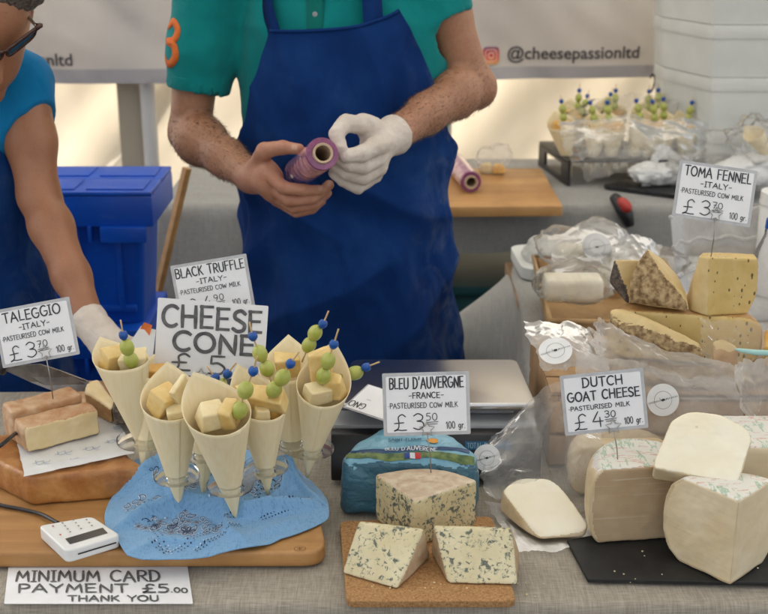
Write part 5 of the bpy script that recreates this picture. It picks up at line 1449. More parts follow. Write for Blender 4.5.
# ================================================================== CHEESES ON THE FRONT TABLE
def put(o, label, cat='cheese', group=None): return tag(base_origin(o), label, cat, group)
# ---- cork board and blue cheese
CK = 0.812
bp = [G(346.5, 601, CK), G(516.5, 601, CK), G(492, 516, CK), G(339.5, 521, CK)]
put(slab('cork_board', round_poly(bp, 0.012, 6), TAB + 0.002, CK, M['cork'], None, 0.002, 3), 'speckled cork board under the three blue cheese wedges', 'cork board')
# rear wedge: quarter of a small wheel, point towards the viewer
zt = 0.882
tip, lf, rt = G(415, 501, zt), G(374.5, 474, zt), G(478, 480, zt)
def quarter(tip, lf, rt, z0, z1, bul=0.02):
    pts = []
    mid = (lf + rt) / 2; out = (mid - tip); out.z = 0; out.normalize()
    for i in range(9):
        t = i / 8; p = lf.lerp(rt, t) + out * (bul * 4 * t * (1 - t))
        pts += [Vector((p.x, p.y, z0)), Vector((p.x, p.y, z1))]
    pts += [Vector((tip.x, tip.y, z0)), Vector((tip.x, tip.y, z1))]
    return pts, out
pts, out = quarter(tip, lf, rt, CK + 0.001, zt, 0.028)
def rl(c, n, out=out): return 2 if n.z > 0.6 else (1 if n.dot(out) > 0.15 else 0)
put(cheese('blue_cheese_wedge', pts, [M['blueblue'], M['bluerind'], M['bluetop']], rl, None, 0.005, 0.0008, 50, 0.0016, 3), 'upright blue cheese wedge behind, its damp top holding the card pin')
# two front wedges lying with a cut face up to the viewer
def lying(front, back_bottom, thick_back, label, seed, rindside):
    tl, tr, br, bl = front
    pts = [tl, tr, br, bl] + back_bottom + [tl + Vector((0, thick_back, -0.004)), tr + Vector((0, thick_back, -0.004))]
    nrm = (tr - bl).cross(tl - br).normalized()
    if nrm.y > 0: nrm = -nrm
    def rl(c, n): return 1 if (n.dot(nrm) < 0.55 and n.z < 0.75) else 0
    return put(cheese('blue_cheese_wedge', pts, [M['blue'], M['bluerind']], rl, None, 0.004, 0.0006, 60, 0.0015, seed), label)
zb, ztp = CK + 0.001, 0.868
lying([G(359, 522, ztp), G(424, 530, ztp), G(397, 590.5, zb), G(341, 574, zb)], [G(431, 557, zb), G(372, 540, zb)], 0.012, 'blue-veined wedge lying at the front left of the cork board', 5, 1)
lying([G(434, 526.5, ztp), G(512, 529, ztp), G(517.5, 586, zb), G(448.5, 585, zb)], [G(520, 551, zb), G(430, 551, zb)], 0.012, 'blue-veined wedge lying at the front right of the cork board', 6, -1)

# ---- blue foil wrapped half wheel
yc, z0, z1 = 1.512, TAB + 0.004, 0.893
xl, xr = D(336, 480, yc).x, D(484, 480, yc).x
cx = (xl + xr) / 2; rad = (xr - xl) / 2
pts = []
for z, k in ((z0, 1.0), (z0 + 0.03, 1.01), (z1 - 0.022, 1.0), (z1, 0.90)):
    for i in range(25):
        a = PI * i / 24; pts.append(Vector((cx + rad * k * math.cos(a), yc + rad * 0.86 * k * math.sin(a), z)))
pts += [Vector((cx - rad * 0.92, yc - 0.014, z1 - 0.02)), Vector((cx + rad * 0.92, yc - 0.014, z1 - 0.02)), Vector((cx - rad * 0.92, yc - 0.016, z0)), Vector((cx + rad * 0.92, yc - 0.016, z0))]
pts += [Vector((cx + rad * 0.5 * math.cos(a), yc + 0.065 + rad * 0.35 * math.sin(a), z1 + 0.008)) for a in [i * PI / 6 for i in range(12)]]
t = thing('wrapped_cheese', 'half wheel of cheese wrapped in crinkled blue foil behind the blue wedges', 'wrapped cheese', (cx, yc + 0.05, z0))
fo = cheese('foil_wrap', pts, [M['foil'], M['foiltop']], lambda c, n: 1 if n.z > 0.55 else 0, t, 0.012, 0.0024, 42, 0.0022, 9)
# printed band, words and flag along the top's front edge, lying on the foil
dg = None
from mathutils.bvhtree import BVHTree
def surf_map(o, origin_fn, direction):
    me = o.data; off = Vector((0, 0, 0)); p = o
    while p is not None: off += p.location; p = p.parent
    bv = BVHTree.FromPolygons([v.co + off for v in me.vertices], [tuple(q.vertices) for q in me.polygons])
    def f(x, y, l):
        s = origin_fn(x, y); h = bv.ray_cast(s, direction)
        if h[0] is None:
            h = bv.find_nearest(s + direction * 0.16)
        n = h[1]
        if n.dot(direction) > 0: n = -n
        return h[0] + n * (0.0006 + l)
    return f
down = Vector((0, 0, -1))
fmap = surf_map(fo, lambda x, y: Vector((cx + x, yc + y, 1.05)), down)
def patch(nm, x0, x1, yf, h, m, nx=40, lift=0.0003):
    vs, fs = grid_geo(lambda u, v: fmap(x0 + (x1 - x0) * u, yf(x0 + (x1 - x0) * u) + h * (v - 0.5), lift), nx, 3)
    return mesh(nm, vs, fs, m, t)
yband = lambda x: 0.000 - 0.0 * x + 0.004 * math.sin(x * 40)
patch('meadow_band', -rad * 0.86, rad * 0.86, lambda x: 0.002 + 0.003 * math.sin(x * 60), 0.011, M['foilgreen'])
patch('dark_band', -rad * 0.80, rad * 0.80, lambda x: 0.014 + 0.004 * math.sin(x * 38), 0.009, M['foildark'])
vs, fs = [], []
rng = random.Random(2); k = 0
for st in text_strokes("BLEU D'AUVERGNE", -0.035, 0.038, 0.0105, 0.0185, rng, 0.01):
    ribbon(st, 0.0012, fmap, 0.0008 + 0.00001 * k, vs, fs); k += 1
mesh('wrapper_lettering', vs, fs, M['foilwhite'], t, False)
vs, fs = [], []
rng = random.Random(3)
for st in text_strokes("SAINT-FLOUR", -0.030, 0.016, 0.034, 0.041, rng, 0.01):
    ribbon(st, 0.0009, fmap, 0.0008 + 0.00001 * k, vs, fs); k += 1
mesh('maker_lettering', vs, fs, M['foildark'], t, False)
vs, fs = [], []; blob(0.032, 0.036, 0.0085, 0.006, fmap, 0.0009, vs, fs, 16); mesh('orange_seal', vs, fs, M['foilorange'], t, False)
for a, m in ((0.000, 'flagblue'), (0.0075, 'foilwhite'), (0.015, 'flagred')):
    patch('flag_stripe', a - 0.008, a - 0.0008, lambda x: 0.001, 0.008, M[m], 3, 0.0012)

# ---- washed-rind cheese, left
zb = ZB + 0.001; ztb = ZB + 0.046
fb = [G(-40, 470, zb), G(31, 507, zb), G(150, 497, zb)]
A0, A1, A2 = fb
A3 = A2 + (A0 - A1) * 1.0 + Vector((0.0, 0.06, 0)); A0b = A0 + Vector((-0.01, 0.1, 0))
pts = []
ctr = (A0 + A1 + A2 + A3) / 4
for p in (A0, A1, A2, A3):
    q = ctr + (p - ctr) * 0.972; pts += [Vector((q.x, q.y, zb)), Vector((p.x, p.y, zb + 0.012)), Vector((p.x, p.y, ztb - 0.014)), Vector((q.x, q.y, ztb))]
put(cheese('washed_rind_block', pts, [M['talblock']], None, None, 0.006, 0.0014, 30, 0.0022, 12), 'large square orange-brown washed-rind cheese lying on the wooden board')
# paper on it
pz = ztb + 0.0035
pc = [G(14, 432, pz), G(24, 474, pz), G(136, 451, pz), G(106, 405, pz)]
o = sheet('deli_paper', [[pc[0] + Vector((0, 0, .004)), pc[3] + Vector((0, 0, .006))], [(pc[0] + pc[1]) / 2 + Vector((0, 0, .002)), (pc[2] + pc[3]) / 2 + Vector((0, 0, .002))], [pc[1], pc[2]]], M['waxpaper'], None, 40, 40, 0.0014, 20, 3, 0.0, 0.001)
fp = BVHTree.FromPolygons([v.co for v in o.data.vertices], [tuple(q.vertices) for q in o.data.polygons])
def pm(x, y, l):
    h = fp.ray_cast(Vector((x, y, 1.2)), down); return (h[0] + Vector((0, 0, 0.0005 + l))) if h[0] else Vector((x, y, pz))
tag(o, 'white printed deli paper folded under the cut pink-rind cheese', 'paper')
for (px, py) in ((62, 456), (90, 451), (40, 465), (112, 444), (30, 450), (118, 430), (75, 462)):
    c = G(px, py, pz)
    for k in range(2):
        vs, fs = [], []
        sq = [(c.x + 0.003 * i - 0.01 + 0.002 * math.sin(i * 2.1 + k), c.y + 0.006 * k + 0.003 * math.sin(i * 1.7 + k * 2) + 0.0006 * i) for i in range(8)]
        ribbon([tuple(q) for q in spline(sq, 4)], 0.0009, pm, 0, vs, fs)
        ink_ = mesh('printed_script', vs, fs, M['blueprint'], None, False); ink_.parent = o
# folded lower edge of the paper
e0, e1 = pc[1], pc[2]
fl = sheet('folded_edge', [e0 + Vector((0.0, 0.002, 0.006)), e1 + Vector((0, 0.002, 0.006)), e1 + Vector((-0.001, -0.011, 0.002)), e0 + Vector((0.003, -0.012, 0.001))], M['waxpaper'], None, 30, 6, 0.0012, 20, 8, 0.002, 0.001); fl.parent = o
# the two cut slabs
sz = pz + 0.005
def slab_cheese(label, fl_, fr_, depth_dir, zlo, zhi, seed, cut, k=0.0045, lean=0.0):
    a, b = fl_, fr_; d = depth_dir
    pts = []
    for p in (a, b, b + d, a + d):
        pts += [Vector((p.x, p.y, zlo)), Vector((p.x, p.y, zhi))]
    m = (a + b) / 2 + d * 0.5
    ex = (b - a).normalized()
    for s_, p in ((-1, a), (1, b)):
        for f in (0.15, 0.85):
            q = p + d * f + ex * 0.003 * s_; pts.append(Vector((q.x, q.y, (zlo + zhi) / 2)))
    nf = -Vector((d.x, d.y, 0)).normalized()
    return put(cheese('taleggio_piece', pts, [M['talpaste'], M['talrind']], lambda c, n: 0 if (n.dot(nf) > 0.72 and cut) else 1, None, k, 0.0024, 34, 0.0017, seed), label)
fa, fb_ = G(27, 453.5, sz), G(101, 434, sz)
dd = (G(20, 430, sz) - fa); 
zh1 = HZ(fa, 431); 
d1 = Vector((-(fb_ - fa).y, (fb_ - fa).x, 0)).normalized()
slab_cheese('front cut slab of pink-rind cheese showing a straw-coloured face', fa, fb_, d1 * 0.044, sz, zh1 + 0.004, 21, True)
slab_cheese('taller pink-rind slab standing right behind the front slab', fa + d1 * 0.0425 + Vector((-0.002, 0, 0)), fb_ + d1 * 0.0425 + Vector((-0.006, 0, 0)), d1 * 0.045, sz, zh1 + 0.013, 22, False, 0.006)
slab_cheese('low rind piece at the back of the pink-rind cheese', fa + d1 * 0.089 + Vector((0.03, 0, 0)), fa + d1 * 0.089 + Vector((0.075, 0.01, 0)), d1 * 0.02, sz, zh1 + 0.012, 23, False, 0.006)
# yellow wedge and brown piece behind, right of the slabs
zb3 = ZB + 0.040
pa_, pb_2 = D(87, 388, 1.70), D(112, 408, 1.66)
pts = [D(86, 381, 1.70), D(98, 378, 1.72), D(116, 402, 1.66), D(112, 409, 1.635), D(84, 392, 1.68), D(112, 424, 1.645), D(86, 412, 1.69), D(118, 420, 1.67), D(98, 395, 1.74)]
put(cheese('cheese_wedge', pts, [M['talpaste'], M['orangerind']], lambda c, n: 1 if n.z < 0.1 else 0, None, 0.005, 0.0007, 60, 0.0016, 24), 'pale wedge with a tan rind between the knife and the far left cone')
pts = [D(112, 400, 1.63), D(125, 399, 1.64), D(131, 412, 1.625), D(134, 425, 1.62), D(114, 426, 1.615), D(112, 408, 1.62), D(124, 404, 1.67), D(132, 420, 1.665), D(113, 420, 1.66)]
put(cheese('rind_piece', pts, [M['darkrind']], None, None, 0.004, 0.001, 90, 0.0016, 25), 'small dark brown rind piece beside the far left cone')
# support of those pieces: a second washed-rind cheese behind
pts = []
for p in (G(70, 428, ZB), G(150, 425, ZB), G(148, 398, ZB), G(74, 400, ZB)):
    pts += [Vector((p.x, p.y, ZB + 0.001)), Vector((p.x, p.y, ZB + 0.036))]
put(cheese('cheese_block', pts, [M['talrind']], None, None, 0.008, 0.001, 40, 0.002, 27), 'pinkish cheese block mostly hidden behind the deli paper')
# knife with a dark blade
t = thing('kitchen_knife', 'broad dark-bladed knife lying behind the pink-rind cheese at the left', 'knife', D(48, 380, 1.70))
bl = [D(4, 370, 1.715), D(12, 366, 1.715), D(40, 364.5, 1.71), D(60, 371, 1.705), D(88, 381.5, 1.70), D(90, 388, 1.695), D(84, 391.5, 1.695), D(54, 391.5, 1.70), D(30, 382, 1.71)]
bm = bmesh.new(); add_extrude(bm, bl, Vector((0, 0.0022, 0.0007)), 0.0); bmobj('blade', bm, M['knife'], t, False)
hp = [D(6, 369, 1.716), D(-10, 362, 1.722), D(-40, 350, 1.73)]
tube('handle', spline(hp, 5), [0.011] * 11, M['blackpl'], t, 12)

# ---- slate and goat cheeses
SZt = TAB + 0.008
bp = [G(567, 540, SZt), G(588, 579, SZt), G(800, 583, SZt), G(800, 520, SZt), G(700, 515, SZt)]
put(slab('slate_board', [tuple(p[:2]) for p in bp], TAB + 0.0025, SZt, M['slate'], None, 0.0008, 1), 'thin dark slate under the cut goat cheese wheels', 'slate')
gz = SZt + 0.001
# front right: quarter of a wheel, edge towards the viewer
tipb = G(730, 586, gz); zt2 = HZ(tipb, 501)
lfb = G(666, 556, gz)
d1 = (lfb - tipb); d1.z = 0; rw = d1.length + 0.012
a_l = math.atan2(d1.y, d1.x); a_r = a_l - R(88)
dirl, dirr = d1.normalized(), Vector((math.cos(a_r), math.sin(a_r), 0))
def wheel_quarter(tipb, a0, a1, rw, z0, z1, n=14, ro=0.018):
    pts = [Vector((tipb.x, tipb.y, z0)), Vector((tipb.x, tipb.y, z1))]
    for i in range(n + 1):
        a = a0 + (a1 - a0) * i / n; d = Vector((math.cos(a), math.sin(a), 0)); c = Vector((tipb.x, tipb.y, 0))
        h = z1 - z0
        for f, k in ((0, -0.030), (0.12, -0.012), (0.3, -0.002), (0.5, 0), (0.7, -0.002), (0.88, -0.010), (1.0, -0.026)):
            q = c + d * (rw + k); pts.append(Vector((q.x, q.y, z0 + h * f)))
    return pts
def rq(tp, dl, dr):
    nl = Vector((dl.y, -dl.x, 0)); nr = Vector((dr.y, -dr.x, 0))
    if nl.y > 0: nl = -nl
    if nr.y > 0: nr = -nr
    def f(c, n):
        if n.z > 0.62: return 1
        k_ = float(np.interp((c.z - gz) / (zt2 - gz), [0, .12, .3, .5, .7, .88, 1], [-.030, -.012, -.002, 0, -.002, -.010, -.026]))
        if math.hypot(c.x - tp.x, c.y - tp.y) > rw + k_ - 0.0065 + 0.0012 * fbm(c, 90, 2, 3) or c.z < gz + 0.004: return 2
        if n.dot(nl) > 0.86 or n.dot(nr) > 0.86: return 0
        return 2
    return f
MG = [M['goat'], M['printed'], M['goatrind']]
put(cheese('goat_cheese_quarter', wheel_quarter(tipb, a_l, a_r, rw, gz, zt2), MG, rq(tipb, dirl, dirr), None, 0.0028, 0.0010, 35, 0.0019, 31), 'big goat cheese quarter at the front right, corner towards the viewer')
# middle: half wheel, wrapped cut face towards the viewer
ml, mr_ = G(588, 542, gz), G(700, 552, gz)
ml = Vector((D(588.5, 500, 1.408).x, 1.408, gz)); mr_ = Vector((D(706, 500, 1.43).x, 1.43, gz))
zt3 = HZ(ml, 470)
ux = (mr_ - ml).normalized(); uy = Vector((-ux.y, ux.x, 0))
def half_wheel(ml, ux, uy, L, dep, z0, z1, n=16):
    pts = []; c = ml + ux * (L / 2); r = L / 2; h = z1 - z0
    for i in range(n + 1):
        a = PI * i / n
        for f, k in ((0, 0.80), (0.08, 0.90), (0.22, 0.97), (0.5, 1.0), (0.78, 0.98), (0.92, 0.92), (1.0, 0.82)):
            q = c + ux * (r * k * math.cos(a)) + uy * (dep * k * math.sin(a)); pts.append(Vector((q.x, q.y, z0 + h * f)))
    return pts
nfront = -uy
def rh(c, n):
    if n.z > 0.62: return 1
    k_ = float(np.interp((c.z - gz) / (zt3 - gz), [0, .08, .22, .5, .78, .92, 1], [.80, .90, .97, 1, .98, .92, .82])); L_h = (mr_ - ml).length / 2
    if abs((c - ml).dot(ux) - L_h) > L_h * k_ - 0.006 + 0.0012 * fbm(c, 90, 2, 5): return 2
    return 0 if n.dot(nfront) > 0.7 else 2
put(cheese('goat_cheese_half', half_wheel(ml, ux, uy, (mr_ - ml).length, 0.11, gz, zt3), [M['goatd'], M['printed'], M['goatrind']], rh, None, 0.004, 0.0011, 30, 0.002, 32), 'film-wrapped goat cheese half wheel left of the big quarter, card above')
# wrapping film creases on its face
t_ = None
# top wedge resting on both
face = [(653.5, 462), (671, 421), (679, 415), (691, 411), (708, 412), (722, 415), (738, 423), (749, 431), (752, 440), (739, 480), (736, 484), (654.5, 468)]
zb4 = max(zt2, zt3) + 0.001
pf = []
def onplane(px, py, p0, n):
    d = ray(px, py); t = (Vector(p0) - Vector((0, 0, CAMZ))).dot(n) / d.dot(n); return Vector((0, 0, CAMZ)) + d * t
p0 = G(696, 476, zb4); nn = Vector((-0.10, -0.50, 0.62)).normalized()
pf = [onplane(x, y, p0, nn) for x, y in face]
bk = [p - nn * 0.034 for p in pf]
pts = pf + bk
lowest = min(p.z for p in pf)
def rt_(c, n): return 0 if n.dot(nn) > 0.8 else 1
o = cheese('goat_cheese_wedge', pts, [M['goatw'], M['goat']], rt_, None, 0.0028, 0.0009, 40, 0.0017, 33)
put(o, 'smooth white goat cheese wedge resting on top of the two wheels')
# left wedge in film on the linen
face = [(501.5, 492), (507, 484), (519, 477.5), (533, 476), (547, 477), (557, 482), (566, 491), (590, 524), (587, 531), (541, 538), (536, 534), (520, 517)]
p0 = G(545, 537, TAB + 0.013); nn2 = Vector((-0.05, -0.36, 0.93)).normalized()
pf = [onplane(x, y, p0, nn2) for x, y in face]
pts = pf + [Vector((p.x, p.y, max(TAB + 0.0075, p.z - 0.030))) + Vector((-0.004, -0.002, 0)) for p in pf]
put(cheese('goat_cheese_wedge', pts, [M['goatw'], M['goatrind']], lambda c, n: 0 if n.dot(nn2) > 0.8 else 1, None, 0.005, 0.0006, 40, 0.0017, 34), 'pale goat cheese wedge lying in clear film left of the slate')
# yellow half wheel behind, in film
c0 = Vector((D(600, 480, 1.555).x, 1.555, TAB + 0.003)); hw = half_wheel(c0 + Vector((-0.048, 0, 0)), Vector((1, 0.15, 0)).normalized(), Vector((-0.15, 1, 0)).normalized(), 0.16, 0.09, TAB + 0.003, HZ((0, 1.56, 0), 445))
put(cheese('goat_cheese_half', hw, [M['goatrind'], M['goat']], lambda c, n: 1 if (n.y < -0.75) else 0, None, 0.008, 0.0008, 30, 0.0022, 35), 'yellowish wrapped wheel piece behind, left of the carded half wheel')
# right behind piece with green label
p = [D(735, 464, 1.46), D(770, 452, 1.46)]
pts = []
for (x, y) in ((0.43, 1.445), (0.58, 1.44), (0.58, 1.55), (0.45, 1.55)): pts += [Vector((x, y, gz)), Vector((x, y, 0.935)), Vector((x + (0.006 if x > .5 else -.006), y, 0.87))]
put(cheese('goat_cheese_block', pts, [M['goat'], M['printed']], lambda c, n: 1 if n.z > 0.6 else 0, None, 0.008, 0.0007, 30, 0.0022, 36), 'goat cheese piece at the right edge, behind the big quarter')
o = sheet('cheese_label', [D(752, 440, 1.475), D(775, 436, 1.475), D(775, 455, 1.45), D(750, 455, 1.45)], M['foilgreen'], None, 14, 14, 0.004, 30, 4); tag(o, 'crumpled green printed label on the right-hand goat cheese piece', 'label')

# ================================================================== SCALE
t = thing('weighing_scale', 'flat steel-topped shop scale with black display behind the blue foil cheese', 'scale', (0.07, 1.74, TAB))
PZ = 0.912
pl = [G(334, 404, PZ), G(537, 404, PZ), G(517, 359, PZ), G(352, 359, PZ)]
rp = round_poly(pl, 0.016, 6)
bm = bmesh.new(); add_extrude(bm, [Vector((p[0], p[1], PZ - 0.012)) for p in rp], Vector((0, 0, 0.012)), 0.004, 3)
bmobj('steel_platter', bm, M['steel'], t, True, True, R(40))
xa, xb, yf = pl[0].x, pl[1].x, pl[0].y
mx_ = (xa + xb) / 2
box('platter_support', (mx_, yf + 0.10, PZ - 0.021), (xb - xa - 0.06, 0.14, 0.016), M['greypl'], t, 0.003)
box('scale_base', (mx_, yf + 0.10, PZ - 0.050), (xb - xa + 0.002, 0.215, 0.04), M['greypl'], t, 0.006)
# black front housing with a display face sloping to the viewer
yy0, yy1 = yf - 0.045, yf - 0.010
zt_, zb_ = PZ - 0.034, TAB + 0.008
bm = bmesh.new()
prof = [Vector((xa - 0.004, yy1, zt_)), Vector((xa - 0.004, yy0 + 0.018, zt_ - 0.003)), Vector((xa - 0.004, yy0, zb_ + 0.02)), Vector((xa - 0.004, yy0, zb_)), Vector((xa - 0.004, yy1 + 0.22, zb_)), Vector((xa - 0.004, yy1 + 0.22, PZ - 0.071)), Vector((xa - 0.004, yy1, PZ - 0.071))]
add_extrude(bm, prof, Vector((xb - xa + 0.008, 0, 0)), 0.003, 2)
bmobj('scale_housing', bm, M['blackpl'], t, True, True, R(40))
n_ = Vector((0, -(zt_ - zb_ - 0.023), 0.018)).normalized(); P0 = Vector((xa, yy0, zb_ + 0.02)); up_ = (Vector((0, 0.018, zt_ - zb_ - 0.023))).normalized(); hf = Vector((0, 0.018, zt_ - zb_ - 0.023)).length
def fmS(x, y, l): return P0 + Vector((x, 0, 0)) + up_ * y + n_ * (0.0006 + l)
for x0, x1 in ((D(377, 437, yy0).x - xa, D(425, 437, yy0).x - xa), (D(466, 437, yy0).x - xa, D(512, 437, yy0).x - xa)):
    vs = [fmS(a, b, 0) for a, b in ((x0, hf * 0.55), (x1, hf * 0.55), (x1, hf * 0.80), (x0, hf * 0.80))]; mesh('label_strip', vs, [(0, 1, 2, 3)], M['displayblue'], t, False)
    vs = [fmS(a, b, 0) for a, b in ((x0, hf * 0.1), (x1, hf * 0.1), (x1, hf * 0.52), (x0, hf * 0.52))]; mesh('display_window', vs, [(0, 1, 2, 3)], M['lcd'], t, False)
vs, fs = [], []; rng = random.Random(4)
xx = D(379, 437, yy0).x - xa
for st in text_strokes('WEIGHT', xx, xx + 0.038, hf * 0.60, hf * 0.75, rng, 0.0): ribbon(st, 0.0009, fmS, 0.0004, vs, fs)
xx = D(468, 437, yy0).x - xa
for st in text_strokes('TOTAL PRICE', xx, xx + 0.044, hf * 0.60, hf * 0.75, rng, 0.0): ribbon(st, 0.0009, fmS, 0.0004, vs, fs)
mesh('scale_lettering', vs, fs, M['palecyan'], t, False)
for sx_ in (xa + 0.03, xb - 0.03):
    for sy_ in (yy0 + 0.02, yy1 + 0.19): lathe('foot', (sx_, sy_, TAB + 0.001), (0, 0, 1), [(0, 0), (0, 0.012), (0.0075, 0.012), (0.0075, 0)], M['blackpl'], t, 16)

# ================================================================== TOMA STACK ON A CRATE
KZ = 0.918
kx0, kx1, ky0, ky1 = D(552, 380, 1.66).x, 0.72, 1.66, 1.92
t = thing('wooden_crate', 'plain wooden crate raising the seeded cheeses, mostly under film', 'crate', ((kx0 + kx1) / 2, (ky0 + ky1) / 2, TAB))
cxk, cyk = (kx0 + kx1) / 2, (ky0 + ky1) / 2
for k in range(2):
    box('crate_slat', (cxk, ky0, TAB + 0.028 + 0.054 * k), (kx1 - kx0, 0.010, 0.047), M['crate'], t, 0.001)
    box('crate_slat', (cxk, ky1, TAB + 0.028 + 0.054 * k), (kx1 - kx0, 0.010, 0.047), M['crate'], t, 0.001)
for x in (kx0 + 0.006, kx1 - 0.006): box('crate_end', (x, cyk, TAB + 0.058), (0.012, ky1 - ky0 - 0.014, 0.110), M['crate'], t, 0.001)
for x in (kx0 + 0.024, kx1 - 0.024):
    for y in (ky0 + 0.017, ky1 - 0.017): box('corner_post', (x, y, TAB + 0.058), (0.022, 0.022, 0.108), M['crate'], t, 0.001)
for k in range(4): box('crate_board', (cxk, ky0 + 0.035 + 0.0633 * k, KZ - 0.0005), (kx1 - kx0, 0.058, 0.006), M['crate'], t, 0.001)
tz = KZ + 0.003
# bottom wheel with mottled rind
cw = Vector((D(700, 365, 1.73).x, 1.775, tz))
pts = []
for f, k in ((0, 0.94), (0.2, 1.0), (0.5, 1.02), (0.8, 1.0), (1, 0.95)):
    pts += [Vector((cw.x + 0.155 * k * math.cos(a), cw.y + 0.115 * k * math.sin(a), tz + 0.030 * f)) for a in [i * 2 * PI / 30 for i in range(30)]]
put(cheese('round_cheese', pts, [M['tomarind']], None, None, 0.008, 0.001, 50, 0.0024, 41), 'mottled brown-rind cheese wheel at the bottom of the crate stack')
# half wheel with seeds, cut face to the viewer
qz = tz + 0.032
ql = Vector((D(606, 330, 1.725).x, 1.725, qz)); qr = Vector((D(764, 345, 1.68).x, 1.68, qz))
uq = (qr - ql).normalized(); vq = Vector((-uq.y, uq.x, 0)); qz1 = HZ(qr, 319)
def rtoma(c, n): return 0 if (n.dot(-vq) > 0.7) else 1
put(cheese('seeded_half_wheel', half_wheel(ql, uq, vq, (qr - ql).length, 0.12, qz, qz1), [M['toma'], M['orangerind']], rtoma, None, 0.006, 0.0008, 40, 0.0022, 42), 'big yellow half wheel with brown seeds under the three upper wedges')
# long slice leaning in front
sl = [D(609, 309, 1.70), D(622, 307.5, 1.712), D(640, 313, 1.70), D(700, 340, 1.665), D(705, 353, 1.655), D(611, 321, 1.69)]
lowp = [Vector((p.x, p.y + 0.004, p.z - 0.017)) for p in (sl[0], sl[5], sl[4], sl[3])] + [D(611, 331, 1.688), D(704, 366, 1.655)]
put(cheese('mountain_cheese_slice', sl + lowp, [M['tomapale'], M['tomarind']], lambda c, n: 0 if n.z > 0.45 else 1, None, 0.004, 0.0007, 60, 0.0017, 43), 'long pale slice with mottled rind leaning in front of the seeded half wheel')
sl = [D(711, 341, 1.655), D(722, 338, 1.665), D(739, 346, 1.645), D(738, 353, 1.64), D(714, 356, 1.645)]
lowp = [D(713, 368, 1.645), D(736, 374, 1.64), D(739, 366, 1.642), D(722, 360, 1.67)]
put(cheese('mountain_cheese_slice', sl + lowp, [M['tomapale'], M['orangerind']], lambda c, n: 0 if n.z > 0.4 else 1, None, 0.004, 0.0006, 60, 0.0016, 44), 'short pale slice end with an orange rind, right of the long slice')
# three upper wedges on the half wheel
uz = qz1 + 0.001
def base_at(px, py): return G(px, py, uz)
# left small dark-rind wedge
pts = [D(614, 259.5, 1.755), D(640, 260, 1.77), D(609, 279, 1.76), D(627, 304, 1.745), D(640, 303, 1.745), D(610, 284, 1.775), D(622, 296, 1.79), D(640, 296, 1.80), D(617, 262, 1.79)]
nl = Vector((-0.8, -0.5, 0.1)).normalized()
put(cheese('mountain_cheese_wedge', pts, [M['tomapale'], M['darkrind']], lambda c, n: 1 if n.dot(nl) > 0.55 else 0, None, 0.003, 0.0006, 60, 0.0016, 45), 'small wedge with a dark rind at the left of the upper row')
# middle wedge, rind towards the viewer
ap = D(648, 247.5, 1.745); L1_ = D(629, 283, 1.725); L0_ = D(629.5, 303, 1.722); Rb = D(690, 312.5, 1.695); Ru = D(680, 277, 1.745); Rd = D(690, 305, 1.70)
mid1 = D(637, 262, 1.735)
bk = [ap + Vector((0.01, 0.05, -0.03)), Vector((L0_.x + 0.03, 1.80, uz)), Vector((Ru.x, 1.80, uz)), Vector((Ru.x - 0.01, 1.79, Ru.z - 0.03))]
pts = [ap, mid1, L1_, L0_, Rb, Ru, Rd, D(655, 300, 1.70), D(655, 281, 1.712), D(663, 258, 1.755)] + bk
nmid = (Vector((-0.35, -0.93, 0.1))).normalized()
put(cheese('mountain_cheese_wedge', pts, [M['tomapale'], M['tomarind']], lambda c, n: 1 if (n.dot(nmid) > 0.60 and n.x < 0.33) or n.x < -0.5 else 0, None, 0.004, 0.0009, 60, 0.0016, 46), 'pointed wedge with a flaky mottled brown rind, middle of the upper row')
# right seeded wedge
zb5 = uz
a = D(692, 314, 1.70); b = D(708, 318, 1.685); c_ = D(749, 314, 1.70); zt5 = D(700, 255.5, 1.70).z
a = Vector((a.x, a.y, 0)); b = Vector((b.x, b.y, 0))
ta, tbp, tc_, td = D(699, 256, 1.715), D(709, 257, 1.69), D(757.5, 258.5, 1.70), D(755, 253.5, 1.755)
pts = [ta, tbp, tc_, td, D(703, 252, 1.76), Vector((a.x, 1.715, zb5)), Vector((b.x, 1.69, zb5)), D(748, 314, 1.70), D(756, 300, 1.70), D(758.5, 280, 1.70), Vector((0.53, 1.78, zb5)), Vector((a.x + 0.01, 1.78, zb5))]
put(cheese('seeded_cheese_wedge', pts, [M['toma'], M['orangerind'], M['tomapale']], lambda c, n: 1 if n.x > 0.6 else (2 if n.x < -0.35 else 0), None, 0.003, 0.0007, 50, 0.0016, 47), 'tall seeded yellow wedge at the right of the upper row, card above')
# orange cheese at the right edge
pts = [D(762, 332, 1.66), D(790, 318, 1.66), D(790, 372, 1.66), D(763, 368, 1.66), D(764, 350, 1.64), D(790, 345, 1.64), D(770, 330, 1.72), D(790, 370, 1.72), D(768, 366, 1.72)]
put(cheese('orange_cheese', pts, [M['cubedeep']], None, None, 0.006, 0.0008, 50, 0.002, 48), 'golden orange cheese piece cut by the right edge of the photo')
t = thing('cheese_knife', 'slim pale turquoise knife resting on the film at the right edge', 'knife', D(752, 352, 1.625))
vs, fs = tube_geo([D(735, 349, 1.625), D(741, 350.5, 1.622), D(756, 352.5, 1.618), D(790, 354, 1.612)], [0.0012, 0.0032, 0.0042, 0.0045], 10); mesh('knife_blade', vs, fs, M['turq'], t)
vs, fs = tube_geo([D(790, 354, 1.612), D(800, 354.5, 1.61), D(850, 356, 1.60)], [0.0045, 0.008, 0.008], 12); mesh('handle', vs, fs, M['turq'], t)

